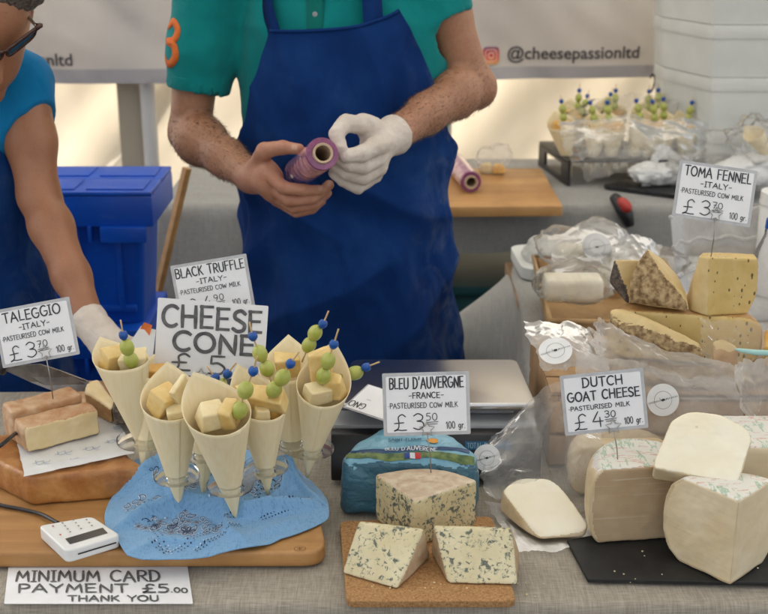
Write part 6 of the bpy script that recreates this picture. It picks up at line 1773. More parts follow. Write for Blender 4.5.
# ================================================================== FILM, BAGS AND STICKERS
def sticker(c, r, nrm, label, seed, group='round shop stickers'):
    nrm = Vector(nrm).normalized(); X, Yv, _ = frame_of(nrm)
    X = Vector((1, 0, 0)) - nrm * nrm.x; X.normalize(); Yv = nrm.cross(X)
    fm = lambda x, y, l: Vector(c) + X * x + Yv * y + nrm * (l + 0.0006 * fbm((x * 40, y * 40, seed), 1, 2, seed))
    vs = [fm(0, 0, 0)]; fs = []
    for k in range(1, 6):
        for i in range(36): a = 2 * PI * i / 36; vs.append(fm(r * k / 5 * math.cos(a), r * k / 5 * math.sin(a), 0))
    for i in range(36): fs.append((0, 1 + i, 1 + (i + 1) % 36))
    for k in range(4):
        for i in range(36): a = 1 + k * 36; fs.append((a + i, a + 36 + i, a + 36 + (i + 1) % 36, a + (i + 1) % 36))
    o = mesh('round_sticker', vs, fs, M['sticker']); tag(o, label, 'sticker', group)
    vs, fs = [], []
    ribbon(arcq(0, 0, r * 0.54, r * 0.54, 0, 360, 40), 0.0004, fm, 0.0005, vs, fs)
    # a slanting line of tiny script with a small emblem
    rg = random.Random(5)
    for k in range(19):
        x = -0.86 + 1.72 * k / 18
        if abs(x) < 0.17: continue
        y = 0.26 * x
        h = rg.uniform(0.03, 0.075)
        ribbon([(r * (x - 0.03), r * (y - h)), (r * x, r * (y + h)), (r * (x + 0.03), r * (y - h * 0.5))], 0.00035, fm, 0.0006, vs, fs)
    blob(0, -0.0, r * 0.13, r * 0.08, fm, 0.0006, vs, fs, 12, 0.26)
    for a in (0.16, -0.14): ribbon([(r * a, 0.0), (r * a * 1.6, r * 0.12)], 0.0005, fm, 0.0006, vs, fs)
    pr = mesh('sticker_print', vs, fs, M['ink'], None, False); pr.parent = o
    return o
def film(name, label, rows, m='film', cat='plastic film', **kw):
    o = sheet(name, rows, M[m], **kw); return tag(o, label, cat)
# film round the left goat wedge and up towards the card
film('plastic_film', 'milky film standing in folds behind the lone goat wedge, left of the goat card', [
    [D(492, 440, 1.60), D(520, 415, 1.60), D(548, 388, 1.61), D(578, 384, 1.60), D(604, 400, 1.60)],
    [D(484, 455, 1.575), D(515, 440, 1.57), D(550, 425, 1.58), D(580, 425, 1.57), D(602, 430, 1.57)],
    [D(482, 478, 1.54), D(512, 470, 1.53), D(552, 460, 1.54), D(582, 460, 1.53), D(600, 465, 1.53)],
    [D(486, 500, 1.505), D(512, 503, 1.497), D(552, 503, 1.497), D(582, 503, 1.497), D(600, 503, 1.50)]], 'filmmid', amp=0.0080, sc=13, seed=3, nu=120, nv=90, edge=0.006)
o = film('plastic_film', 'clear film spread flat under the lone goat wedge on the linen', [
    [D(484, 501, 1.50), D(520, 506, 1.492), D(565, 506, 1.492), D(600, 503, 1.495)],
    [G(497, 520, TAB + 0.005), G(520, 522, TAB + 0.0035), G(565, 520, TAB + 0.0035), G(598, 515, TAB + 0.0035)],
    [G(515, 551, TAB + 0.006), G(545, 552, TAB + 0.0045), G(578, 546, TAB + 0.004), G(600, 538, TAB + 0.0045)]], 'film', amp=0.0012, sc=24, seed=5, nu=80, nv=50, edge=0.005)
sticker(D(487, 458, 1.555), 0.0195, (-0.2, -0.9, 0.4), 'round white sticker on the film right of the blue foil cheese', 1)
# film wall covering the crate front
film('plastic_film', 'milky film sheet hanging over the crate front behind the goat card', [
    [D(575, 352, 1.645), D(640, 362, 1.64), D(690, 378, 1.635), D(733, 378, 1.63)],
    [D(578, 395, 1.615), D(640, 400, 1.605), D(690, 405, 1.60), D(740, 400, 1.60)],
    [D(590, 440, 1.585), D(640, 445, 1.58), D(690, 450, 1.575), D(748, 440, 1.57)],
    [D(598, 475, 1.56), D(640, 480, 1.55), D(690, 480, 1.545), D(752, 470, 1.54)]], 'film', amp=0.005, sc=16, seed=6, nu=70, nv=60)
sticker(D(663, 400, 1.594), 0.0235, (0.05, -0.93, 0.30), 'round white sticker on the milky film right of the goat card', 2)
# film along the slices
film('plastic_film', 'crumpled film strip tucked along the long mountain cheese slice', [
    [D(598, 318, 1.69), D(606, 322, 1.682), D(622, 330, 1.668), D(668, 350, 1.642), D(720, 362, 1.632), D(745, 366, 1.628)],
    [D(593, 334, 1.68), D(604, 344, 1.66), D(640, 352, 1.640), D(676, 368, 1.632), D(715, 378, 1.628), D(742, 384, 1.62)],
    [D(590, 345, 1.665), D(606, 362, 1.650), D(640, 372, 1.637), D(680, 384, 1.630), D(715, 392, 1.625), D(742, 400, 1.612)]], 'film', amp=0.005, sc=22, seed=9, nu=90, nv=40)
film('plastic_film', 'clear film pulled over the right end of the seeded half wheel', [
    [D(700, 318, 1.672), D(735, 322, 1.666), D(766, 322, 1.66)],
    [D(702, 345, 1.648), D(730, 350, 1.640), D(765, 352, 1.64)],
    [D(704, 362, 1.640), D(728, 372, 1.63), D(764, 375, 1.63)]], 'filmclear', amp=0.003, sc=26, seed=12, nu=50, nv=40)
film('plastic_film', 'bunched milky film at the right edge below the turquoise knife', [
    [D(733, 362, 1.622), D(752, 360, 1.615), D(790, 365, 1.605)],
    [D(737, 395, 1.595), D(757, 400, 1.585), D(790, 400, 1.58)],
    [D(745, 425, 1.565), D(760, 440, 1.55), D(790, 445, 1.55)],
    [D(752, 452, 1.545), D(765, 462, 1.53), D(790, 470, 1.52)]], 'film', amp=0.008, sc=20, seed=15, nu=50, nv=60)
# bag end with sticker at the crate's left shoulder
film('plastic_bag', 'milky bag corner with a sticker sticking out left of the crate', [
    [D(523, 322, 1.70), D(552, 322, 1.70), D(584, 326, 1.70), D(606, 338, 1.685)],
    [D(531, 345, 1.665), D(556, 346, 1.655), D(584, 350, 1.655), D(606, 358, 1.66)],
    [D(542, 372, 1.645), D(560, 370, 1.640), D(584, 368, 1.640), D(610, 376, 1.645)]], 'filmthick', amp=0.0045, sc=22, seed=18, nu=60, nv=40, cat='bag')
sticker(D(555.5, 350.5, 1.640), 0.0245, (-0.15, -0.52, 0.84), 'round white sticker on the bag corner left of the crate', 3)
# ================================================================== SIDE TABLE: basket, bags, tray, bottle
t = thing('veneer_basket', 'low light-wood veneer basket holding bagged cheeses on the side table', 'basket', (0.44, 2.20, SZ))
bz0, bz1 = SZ + 0.003, SZ + 0.085
q0 = [G(562, 318, bz0), G(640, 322, bz0)]
P = [Vector((0.325, 2.12, 0)), Vector((0.56, 2.10, 0)), Vector((0.58, 2.45, 0)), Vector((0.345, 2.47, 0))]
cP = sum(P, Vector()) / 4
def side(a, b, nm):
    bm = bmesh.new()
    n = (b - a).cross(Vector((0, 0, 1))).normalized()
    for k in range(3):
        z = bz0 + 0.004 + k * 0.027; fl = 1 + 0.08 * k
        aa = cP + (a - cP) * fl; bb = cP + (b - cP) * fl
        add_extrude(bm, [Vector((aa.x, aa.y, z)), Vector((bb.x, bb.y, z)), Vector((bb.x, bb.y, z + 0.024)) + n * 0.002, Vector((aa.x, aa.y, z + 0.024)) + n * 0.002], n * 0.0025, 0)
    for k in range(7):
        f = (k + 0.5) / 7; c0 = a.lerp(b, f); c1 = cP + (c0 - cP) * 1.17
        d = (b - a).normalized() * 0.011
        add_extrude(bm, [Vector((c0.x, c0.y, bz0)) - d, Vector((c0.x, c0.y, bz0)) + d, Vector((c1.x, c1.y, bz1 - 0.003)) + d, Vector((c1.x, c1.y, bz1 - 0.003)) - d], n * (0.0045 if k % 2 else -0.002), 0)
    bmobj(nm, bm, M['basket'], t, False)
for i in range(4): side(P[i], P[(i + 1) % 4], 'woven_side')
slab('basket_bottom', [p[:2] for p in P], bz0, bz0 + 0.003, M['basket'], t, 0)
rimp = [Vector((p.x, p.y, bz1)) for p in [cP + (q - cP) * 1.19 for q in P]]
tube('basket_rim', rimp + [rimp[0].lerp(rimp[1], 0.02)], 0.0055, M['basket'], t, 8)
for lab, c, r, m, sd, st in [
    ('clear bag with a pale sticker, uppermost in the veneer basket', D(585, 250, 2.34), (0.085, 0.05, 0.050), 'filmclear', 31, None),
    ('clear bag of white cheese lying left in the veneer basket', D(572, 283, 2.22), (0.070, 0.05, 0.038), 'filmclear', 32, None),
    ('clear bag bulging at the right end of the veneer basket', D(625, 268, 2.30), (0.070, 0.06, 0.048), 'filmclear', 33, None)]:
    lump_bag('plastic_bag', lab, c, r, M[m], sd, 'bag', 13, 0.014, 'bags in the basket')
for k, (lab, c) in enumerate([('white cheese piece inside the uppermost basket bag', D(587, 256, 2.34)), ('white cheese piece inside the left basket bag', D(574, 286, 2.22)), ('white cheese piece inside the right basket bag', D(627, 272, 2.30))]):
    pts = [c + Vector((sx_ * 0.060, sy_ * 0.030, sz_ * 0.026)) for sx_ in (-1, .9) for sy_ in (-1, 1) for sz_ in (-1, .8)]
    put(cheese('bagged_cheese', pts, [M['goatw']], None, None, 0.01, 0.001, 30, 0.003, k), lab, 'cheese', 'cheeses in the basket bags')
sticker(D(597, 247, 2.300), 0.030, (0.1, -0.8, 0.6), 'pale round sticker on the uppermost basket bag', 4)
film('plastic_flap', 'stiff clear bag end pointing left over the rim of the veneer basket', [
    [D(546, 238, 2.36), D(575, 228, 2.38), D(612, 224, 2.40), D(624, 236, 2.40)],
    [D(552, 254, 2.30), D(580, 246, 2.31), D(610, 246, 2.33), D(628, 252, 2.34)],
    [D(556, 274, 2.25), D(582, 268, 2.26), D(612, 268, 2.27), D(634, 270, 2.28)]], 'film', amp=0.007, sc=13, seed=71, cat='bag', nu=70, nv=50)
film('plastic_flap', 'crinkled bag top standing between the basket and the dark-rind wedge', [
    [D(618, 240, 2.32), D(640, 236, 2.34), D(662, 246, 2.36)],
    [D(612, 262, 2.26), D(636, 260, 2.28), D(660, 262, 2.32)],
    [D(608, 290, 2.20), D(634, 288, 2.22), D(656, 286, 2.26)]], 'film', amp=0.007, sc=14, seed=73, cat='bag', nu=60, nv=50)
# white foam tray and folded plastic at the back corner
c = D(535, 262, 2.62)
t = thing('foam_tray', 'white foam tray at the far left corner of the side table', 'tray', (c.x, c.y, SZ))
pl = [G(509, 258, SZ), G(522, 282, SZ), G(580, 285, SZ), G(600, 252, SZ)]
bm = bmesh.new(); rp = round_poly([tuple(p[:2]) for p in pl], 0.03, 5)
add_extrude(bm, [Vector((p[0], p[1], SZ + 0.004)) for p in rp], Vector((0, 0, 0.028)), 0.010, 4); bmobj('tray_body', bm, M['foam'], t, True, True, R(60))
lump_bag('plastic_bag', 'folded white plastic bag lying on the foam tray', D(552, 252, 2.66), (0.06, 0.05, 0.035), M['filmthick'], 36, 'bag', 13, 0.012)
lump_bag('plastic_bag', 'crumpled clear bag between the basket and the seeded wedge', D(655, 262, 2.45), (0.08, 0.06, 0.035), M['filmclear'], 37, 'bag', 13, 0.014)
# clear curved tray behind the Toma card
t = thing('clear_tray', 'clear curved plastic tray behind the seeded wedge', 'plastic tray', (D(742, 250, 2.42).x, 2.42, SZ))
cT = Vector((D(742, 270, 2.42).x, 2.42, SZ + 0.004))
def trayfn(u, v):
    a = PI * (0.02 + 0.96 * u); r = 0.11 + 0.04 * v
    return Vector((cT.x + r * math.cos(a) * 1.05, cT.y + r * 0.75 * math.sin(a), cT.z + 0.185 * v ** 1.5 + 0.004 * math.sin(u * 40)))
vs, fs = grid_geo(trayfn, 60, 10); mesh('tray_wall', vs, fs, M['film'], t)
for v in (0.45, 0.75, 1.0):
    tube('tray_rib', [trayfn(i / 40, v) for i in range(41)], 0.004, M['filmthick'], t, 8)
vs, fs = lathe_geo(cT, (0, 0, 1), [(0, 0.001), (0, 0.105), (0.003, 0.105), (0.003, 0.001)], 30); mesh('tray_base', vs, fs, M['film'], t)
# bottle
bx_c = D(765, 300, 1.99)
t = thing('plastic_bottle', 'clear squeezy bottle with a blue cap at the right edge', 'bottle', (bx_c.x, 1.99, SZ))
hb = D(765, 228, 1.99).z - SZ
lathe('bottle_body', (bx_c.x, 1.99, SZ + 0.002), (0, 0, 1), [(0, 0.001), (0, 0.034), (0.004, 0.037), (hb * 0.6, 0.036), (hb * 0.82, 0.028), (hb * 0.95, 0.013), (hb, 0.012)], M['filmclear'], t, 28)
lathe('bottle_contents', (bx_c.x, 1.99, SZ + 0.005), (0, 0, 1), [(0, 0.001), (0, 0.033), (hb * 0.30, 0.034), (hb * 0.30, 0.001)], mat('pinkish_liquid', (0.62, 0.45, 0.36), 0.4), t, 28)
lathe('bottle_cap', (bx_c.x, 1.99, SZ + hb), (0, 0, 1), [(0, 0.013), (0.016, 0.012), (0.020, 0.007), (0.034, 0.005), (0.036, 0.0005)], M['bluecap'], t, 20)

# ================================================================== BACK COUNTER: wrapped cones and the rest
cz = CZ + SH + 0.002
WC = []
rng = random.Random(21)
ncol = [(0.035 + 0.054 * i, 0.26) for i in range(7)] + [(0.06 + 0.054 * i, 0.74) for i in range(6)]
pos = [f'{q} front-row' for q in ('leftmost', 'second', 'third', 'middle', 'fifth', 'sixth', 'rightmost')] + [f'{q} back-row' for q in ('leftmost', 'second', 'third', 'fourth', 'fifth', 'rightmost')]
for i, (a, b) in enumerate(ncol):
    p = SPT(a, b, CZ + 0.012)
    lean = Vector((rng.uniform(-0.22, 0.22) + (a - 0.19) * 0.6, rng.uniform(-0.1, 0.05), 1)).normalized()
    fdir = Vector((rng.uniform(-0.5, 0.5), -1, 0))
    tip, ax, s_ = p, lean, rng.uniform(0.145, 0.165)
    rolled_cone('wrapped_cone', f'{pos[i]} of the bagged cheese cones on the black stand', tip, ax, fdir, s_, group='bagged cones at the back')
    mth = tip + ax * (s_ * 0.97)
    o = cheese('cheese_chunk', [mth + Vector((sx_ * 0.024, sy_ * 0.02, sz_ * 0.016)) for sx_ in (-1, 1) for sy_ in (-1, 1) for sz_ in (-1, 1)], [M['cube'] if i % 2 else M['cubedeep']], None, None, 0.006, 0.001, 60, 0.0025, i)
    put(o, f'yellow cheese in the {pos[i]} bagged cone', 'cheese', 'cheese in the bagged cones')
    side_ = Vector((0.3 * rng.uniform(-1, 1), 0, 1)).normalized(); st = mth + Vector((rng.uniform(-.012, .012), -0.012, 0))
    skewer(f'fruit skewer in the {pos[i]} bagged cone', st + side_ * 0.095, st + side_ * 0.075, st + side_ * 0.054, st + side_ * 0.03, st, 'fruit skewers in the bagged cones', 0.0105)
b0 = SPT(0.19, 0.5, CZ + SH + 0.075)
t = thing('cellophane_bag', 'big cloudy clear bag enclosing the cones on the black stand', 'bag', (b0.x, b0.y, CZ + SH))
def bagpart(nm, rows, sd):
    o = sheet(nm, rows, M['filmmid'], t, 90, 50, 0.011, 11, sd, 0.0, 0.010); return o
bagpart('front_film', [[D(556, 120, 3.27), D(590, 122, 3.24), D(625, 117, 3.22), D(660, 121, 3.23), D(690, 117, 3.25), D(706, 126, 3.28)],
    [D(562, 142, 3.20), D(592, 140, 3.16), D(625, 138, 3.15), D(660, 139, 3.15), D(692, 139, 3.17), D(706, 144, 3.22)],
    [D(572, 162, 3.19), D(596, 160, 3.14), D(628, 160, 3.13), D(660, 160, 3.13), D(692, 160, 3.15), D(704, 158, 3.2)]], 51)
bagpart('rear_film', [[D(560, 118, 3.44), D(592, 100, 3.46), D(625, 94, 3.46), D(660, 96, 3.46), D(692, 106, 3.46), D(706, 120, 3.44)],
    [D(562, 132, 3.47), D(592, 122, 3.49), D(625, 120, 3.49), D(660, 120, 3.49), D(692, 124, 3.49), D(706, 132, 3.46)],
    [D(568, 146, 3.47), D(594, 144, 3.49), D(628, 144, 3.49), D(660, 144, 3.49), D(692, 145, 3.49), D(704, 146, 3.46)]], 53)
film('cellophane_flap', 'loose corner of clear bag hanging over the front of the black stand', [
    [D(574, 140, 3.26), D(620, 150, 3.24), D(650, 150, 3.24)], [D(580, 160, 3.20), D(615, 165, 3.2), D(645, 165, 3.21)], [D(586, 182, 3.16), D(604, 176, 3.17), D(628, 172, 3.19)]], 'cello', amp=0.01, sc=14, seed=55, cat='bag')
# black tray, crumpled white paper, red and black handle
tp = [G(601, 188, CZ + 0.004), G(690, 200, CZ + 0.004), G(720, 186, CZ + 0.004), G(630, 182, CZ + 0.004)]
put(slab('flat_tray', round_poly(tp, 0.02, 4), CZ + 0.003, CZ + 0.014, M['blackpl'], None, 0.003), 'flat black tray under the crumpled white paper', 'tray')
c = D(656, 190, 3.28)
lump_bag('crumpled_paper', 'crumpled white paper lying on the black tray', (c.x, 3.30, CZ + 0.045), (0.075, 0.05, 0.032), M['waxpaper'], 61, 'paper', 13, 0.016)
film('paper_sheet', 'white paper corner standing up from the crumpled paper', [[D(657, 144, 3.33), D(668, 146, 3.34), D(680, 160, 3.36)], [D(648, 165, 3.32), D(664, 168, 3.33), D(682, 172, 3.34)], [D(640, 186, 3.29), D(660, 188, 3.29), D(680, 188, 3.30)]], 'waxpaper', cat='paper', amp=0.006, sc=20, seed=62)
lump_bag('crumpled_paper', 'white paper bundle at the right behind the seeded cheese card', D(752, 172, 3.2), (0.10, 0.07, 0.05), M['waxpaper'], 63, 'paper', 11, 0.016)
lump_bag('plastic_bag', 'clear bag behind the seeded cheese card on the back table', D(708, 166, 3.3), (0.10, 0.06, 0.035), M['film'], 64, 'bag', 20, 0.016)
lump_bag('plastic_bag', 'clear bag holding a lone cone at the right edge', D(757, 140, 3.2), (0.07, 0.06, 0.06), M['filmclear'], 65, 'bag', 20, 0.014)
rolled_cone('wrapped_cone', 'pinkish cone lying in the clear bag at the right edge', D(776, 168, 3.20), (D(752, 130, 3.20) - D(776, 168, 3.20)), (0, -1, 0.3), 0.11, group='bagged cones at the back')
t = thing('gripper', 'red and black plastic tool handle at the edge of the back table', 'tool', D(622, 215, 3.10))
hp = [D(630, 226, 3.095), D(626, 214, 3.10), D(620, 204, 3.12), D(613, 196, 3.14)]
tube('handle', spline(hp, 5), [0.012 + 0.008 * math.sin(PI * i / 15) for i in range(16)], M['blackpl'], t, 12)
hp = [D(629, 212, 3.08), D(625, 205, 3.085), D(619, 199, 3.10)]
tube('red_grip', spline(hp, 5), [0.006, 0.011, 0.014, 0.015, 0.015, 0.015, 0.014, 0.014, 0.012, 0.010, 0.006], M['rednib'], t, 12)
# white box at the right edge behind the bottle
c = D(770, 215, 2.5)
t = thing('white_canister', 'white plastic canister cut by the right edge behind the bottle', 'canister', (c.x + 0.02, 2.5, SZ))
hc = D(765, 192, 2.5).z - SZ
lathe('canister_body', (c.x + 0.028, 2.5, SZ + 0.002), (0, 0, 1), [(0, 0.001), (0, 0.048), (hc * 0.85, 0.05), (hc * 0.88, 0.046), (hc * 0.88, 0.001)], M['whitepl'], t, 28)
lathe('canister_lid', (c.x + 0.028, 2.5, SZ + hc * 0.88 + 0.003), (0, 0, 1), [(0, 0.001), (0, 0.052), (hc * 0.11, 0.05), (hc * 0.12, 0.044), (hc * 0.12, 0.001)], M['whitepl'], t, 28)
# flyer behind the far left cone, lying on a white sheet
fz = TAB + 0.06
fl_ = [D(114, 366, 1.80), D(141, 326, 1.86), D(156, 330, 1.86), D(150, 380, 1.80)]
o = sheet('flyer', fl_, M['waxpaper'], None, 10, 10, 0.001, 10, 3, 0, 0.0); tag(o, 'white flyer with orange and yellow flashes behind the far left cone', 'flyer')
nfl = (fl_[1] - fl_[0]).cross(fl_[3] - fl_[0]).normalized(); nfl = nfl if nfl.y < 0 else -nfl
vs = [D(137, 334, 1.855) + nfl * .003, D(144, 323, 1.862) + nfl * .003, D(152, 326, 1.862) + nfl * .003, D(147, 345, 1.845) + nfl * .003]
f1 = mesh('orange_flash', vs, [(0, 1, 2, 3)], M['warmflyer'], None, False); f1.parent = o
vs = [D(139, 340, 1.852) + nfl * .0045, D(145, 329, 1.862) + nfl * .0045, D(149, 331, 1.862) + nfl * .0045, D(144, 345, 1.848) + nfl * .0045]
f2 = mesh('yellow_flash', vs, [(0, 1, 2, 3)], M['flyeryellow'], None, False); f2.parent = o

# crumbs shed by the cut cheeses
rng = random.Random(77); bmc = bmesh.new()
for (px, py, z, n, sp) in ((430, 592, CK, 46, 40), (520, 588, TAB, 10, 25), (650, 575, SZt, 14, 50), (390, 540, CK, 10, 30)):
    for _ in range(n):
        c = G(px + rng.gauss(0, sp), py + rng.gauss(0, sp * .22), z)
        if z == CK and not (348 < px + (c.x * 0) and -0.025 < c.x < 0.115 and 1.292 < c.y < 1.47): continue
        if z == SZt and not (0.27 < c.x and 1.315 < c.y < 1.40): continue
        r = rng.uniform(.0006, .0018)
        m_ = bmesh.ops.create_icosphere(bmc, subdivisions=1, radius=r)
        for v in m_['verts']: v.co = Vector((v.co.x * rng.uniform(.7, 1.3), v.co.y * rng.uniform(.7, 1.3), v.co.z * .7)) + c + Vector((0, 0, r * .6))
o = bmobj('crumbs', bmc, M['cubepale']); tag(o, 'tiny pale cheese crumbs scattered on the boards', 'crumbs', None, 'stuff')
# ================================================================== PEOPLE
def V3(p): return (p[0], p[1], p[2])
def hair_tufts(name, path, r0, r1, n, ln, m, parent, seed, arc=(0, 2 * PI), flow=None):
    """short body hairs on a limb: thin slivers"""
    rng = random.Random(seed); vs, fs = [], []
    for _ in range(n):
        t = rng.random(); p = Vector(path[0]).lerp(Vector(path[1]), t); r = r0 + (r1 - r0) * t
        x, y, d = frame_of(Vector(path[1]) - Vector(path[0]))
        a = rng.uniform(*arc); o = (x * math.cos(a) + y * math.sin(a))
        b = p + o * (r * 0.985); q = b + (d * rng.uniform(0.4, 1.0) + o * rng.uniform(0.25, 0.5) + (x * rng.uniform(-.4, .4) + y * rng.uniform(-.4, .4))) * ln * rng.uniform(.6, 1.2)
        w = d.cross(o) * 0.00030
        k = len(vs); vs += [b - w, b + w, q]; fs.append((k, k + 1, k + 2))
    return mesh(name, vs, fs, m, parent, False)

# ------------------------------------------------------------- the man
mx0 = -0.075
man = thing('person', 'man in a teal polo shirt and navy apron holding a cling film roll', 'person', (mx0, 2.33, 0))
# joints from the photo
shR, elR, wrR = D(206, -40, 2.33), D(190, 132, 2.33), D(252, 177, 2.13)     # viewer's left arm
shL, elL, wrL = D(424, -46, 2.33), D(471, 84, 2.33), D(394, 135, 2.10)      # viewer's right arm
RH = dict(  # bare hand round the roll
 palm=[((258, 177), 2.11, .028), ((268, 180), 2.085, .026), ((273, 190), 2.085, .020)],
 web=[((262, 165), 2.09, .019), ((268, 170), 2.075, .017)],
 thumb=[((258, 166), 2.10, .019), ((265, 151), 2.065, .0155), ((283, 147.5), 2.04, .0125), ((299, 149), 2.022, .0095)],
 index=[((268, 172), 2.07, .0145), ((283, 187), 2.045, .0118), ((304, 190), 2.045, .0105), ((319, 190), 2.055, .0090)],
 middle=[((269, 183), 2.08, .0145), ((289, 200), 2.055, .0120), ((313, 198), 2.060, .0108), ((329, 185), 2.075, .0092)],
 ring=[((272, 193), 2.09, .0135), ((294, 207), 2.072, .0112), ((314, 204), 2.078, .0102), ((327, 193), 2.09, .0088)],
 pinky=[((277, 200), 2.10, .0115), ((296, 212), 2.092, .0098), ((312, 209), 2.10, .0088), ((322, 201), 2.108, .0076)])
LH = dict(  # gloved hand pinching the film edge
 palm=[((388, 138), 2.085, .029), ((378, 145), 2.06, .027), ((372, 160), 2.055, .023)],
 web=[((372, 128), 2.06, .019), ((362, 124), 2.045, .0165)],
 thumb=[((384, 143), 2.05, .019), ((374, 147), 2.015, .0150), ((362, 153.5), 1.99, .0132), ((346, 156), 1.975, .0105)],
 index=[((367, 126), 2.045, .0160), ((346, 123.5), 2.015, .0142), ((337, 134), 1.99, .0120), ((341, 148), 1.975, .0098)],
 middle=[((378, 158), 2.04, .0150), ((364, 166), 2.005, .0128), ((349, 164), 1.99, .0115), ((339, 157), 1.985, .0100)],
 ring=[((378, 167), 2.045, .0145), ((363, 177), 2.02, .0122), ((346, 172), 2.005, .0110), ((335, 165), 2.005, .0096)],
 pinky=[((374, 175), 2.055, .0128), ((358, 187), 2.04, .0108), ((343, 180), 2.03, .0096), ((334, 173), 2.03, .0084)])
def hand(s, H, grow=0.0, kf=0.0024):
    def W(a): return [V3(D(p[0][0], p[0][1], p[1])) for p in a], [p[2] + grow for p in a]
    p, r = W(H['palm']); s.chain(p, r, 0.012)
    p, r = W(H['web']); s.chain(p, r, 0.012)
    for f in ('index', 'middle', 'ring', 'pinky'):
        p, r = W(H[f]); s.cone(W(H['palm'])[0][-2], p[0], W(H['palm'])[1][-2] * 0.8, r[0], 0.010)
    for f in ('index', 'middle', 'ring', 'pinky', 'thumb'):
        p, r = W(H[f])
        ps = spline([list(a) + [b] for a, b in zip(p, r)], 4)
        # pull the curve towards the joints so that knuckles show
        qs = []
        for i, q in enumerate(ps):
            k = i / 4; lo = int(min(k, len(p) - 1)); hi = min(lo + 1, len(p) - 1); t = k - lo
            lnr = np.array(list(p[lo]) + [r[lo]]) * (1 - t) + np.array(list(p[hi]) + [r[hi]]) * t
            m_ = np.array(q) * 0.45 + lnr * 0.55
            m_[3] *= (1.03 if t < 0.01 else (0.92 if t > 0.2 and t < 0.8 else 0.95))
            qs.append(m_)
        s.chain([q[:3] for q in qs], [float(q[3]) for q in qs], kf)
def arm(s, sh, el, wr, r, kink, grow=0.0):
    a, b, c = Vector(sh), Vector(el), Vector(wr)
    s.chain([V3(a), V3(a.lerp(b, .45)), V3(b)], [r[0], r[1], r[2]], 0.02)
    u = b.lerp(c, .22); s.chain([V3(b), V3(u), V3(b.lerp(c, .6)), V3(c)], [r[2], r[3], r[4], r[5]], 0.02)
s = SDF((-0.60, 1.92, 0.95), (0.42, 2.52, 1.86), 0.0030)
chest = [(mx0, 2.34, 1.00), (mx0, 2.34, 1.25), (mx0, 2.34, 1.42)]
s.chain(chest, [.10, .10, .095], 0.03)
s.chain([(mx0, 2.34, 1.42), (mx0, 2.335, 1.56)], [.075, .056], 0.03)
s.chain([(mx0, 2.34, 1.44), V3(shR)], [.06, .05], 0.03); s.chain([(mx0, 2.34, 1.44), V3(shL)], [.06, .05], 0.03)
AR = (.053, .047, .039, .0432, .0345, .0278)
arm(s, shR, elR, wrR, AR, 0); arm(s, shL, elL, wrL, AR, 0)
# elbow point of the right-hand arm, forearm muscle bellies
e = Vector(elL); s.ell(V3(e + Vector((0.012, 0.01, -0.012))), (.038, .038, .038), 0.02)
e = Vector(elR).lerp(Vector(wrR), .22); s.ell(V3(e + Vector((-0.008, 0, 0.002))), (.046, .043, .041), 0.02)
hand(s, RH)
hand(s, LH, -0.002)
s.cone(V3(wrR), V3(D(258, 177, 2.11)), .0285, .027, 0.012); s.cone(V3(wrL), V3(D(388, 138, 2.085)), .0285, .027, 0.012)
# head above the picture
hc = Vector((mx0, 2.27, 1.70))
s.ell(V3(hc + Vector((0, .02, .02))), (.076, .096, .105), 0.02); s.ell(V3(hc + Vector((0, -.02, -.06))), (.058, .068, .062), 0.03)
s.cone(V3(hc + Vector((0, -.088, -.0))), V3(hc + Vector((0, -.104, -.034))), .009, .013, 0.012)     # nose
s.ell(V3(hc + Vector((0, -.078, -.098))), (.022, .016, .015), 0.02)
for q in (-1, 1):
    s.ell(V3(hc + Vector((q * .032, -.082, .006))), (.016, .010, .011), 0.006, 's')
    s.ell(V3(hc + Vector((q * .078, .015, -.01))), (.012, .022, .033), 0.008)
s.ell(V3(hc + Vector((0, -.083, -.062))), (.026, .008, .0035), 0.004, 's')
s.cone(V3(hc + Vector((-.02, -.083, -.055))), V3(hc + Vector((.02, -.083, -.055))), .005, .005, 0.005); s.cone(V3(hc + Vector((-.016, -.082, -.069))), V3(hc + Vector((.016, -.082, -.069))), .006, .006, 0.005)
body = s.obj('body', [M['skin']], man, relax=1)
for q in (-1, 1):
    vs, fs = lathe_geo(hc + Vector((q * .032, -.0745, .006)), (0, -1, 0), [(-.010, .0005), (-.007, .007), (0, .010), (.006, .008), (.009, .004), (.010, .0005)], 16); mesh('eye', vs, fs, M['eye'], man)
s = SDF((mx0 - .11, 2.14, 1.62), (mx0 + .11, 2.44, 1.86), 0.004)
s.ell(V3(hc + Vector((0, .03, .035))), (.083, .098, .103), 0.0); s.cut_plane(hc + Vector((0, -.055, .03)), (0, -1, -0.55)); s.cut_plane(hc + Vector((0, 0, -.06)), (0, -0.3, -1))
s.obj('hair', [M['darkhair']], man, disp=lambda p, n: 0.003 * fbm(p, 60, 3, 2))
# glove over the left hand, with a turned cuff on the wrist
s = SDF((V3(D(330, 195, 1.94))[0] - .01, 1.93, 1.10), (0.08, 2.16, 1.36), 0.0022)
hand(s, LH, 0.0008)
w0 = Vector(wrL); w1 = D(388, 138, 2.085); dcf = (w0 - w1).normalized()
s.cone(V3(w1), V3(w0 - dcf * 0.004), .0295, .0335, 0.010)
s.cone(V3(w0 - dcf * 0.002), V3(w0 + dcf * 0.003), .0350, .0355, 0.002)
s.cut_plane(w0 + dcf * 0.006, dcf)
gl = s.obj('glove', [M['glove']], man, disp=lambda p, n: 0.0010 * ridged((p.x, p.y, p.z * 1.6), 60, 3), relax=1)
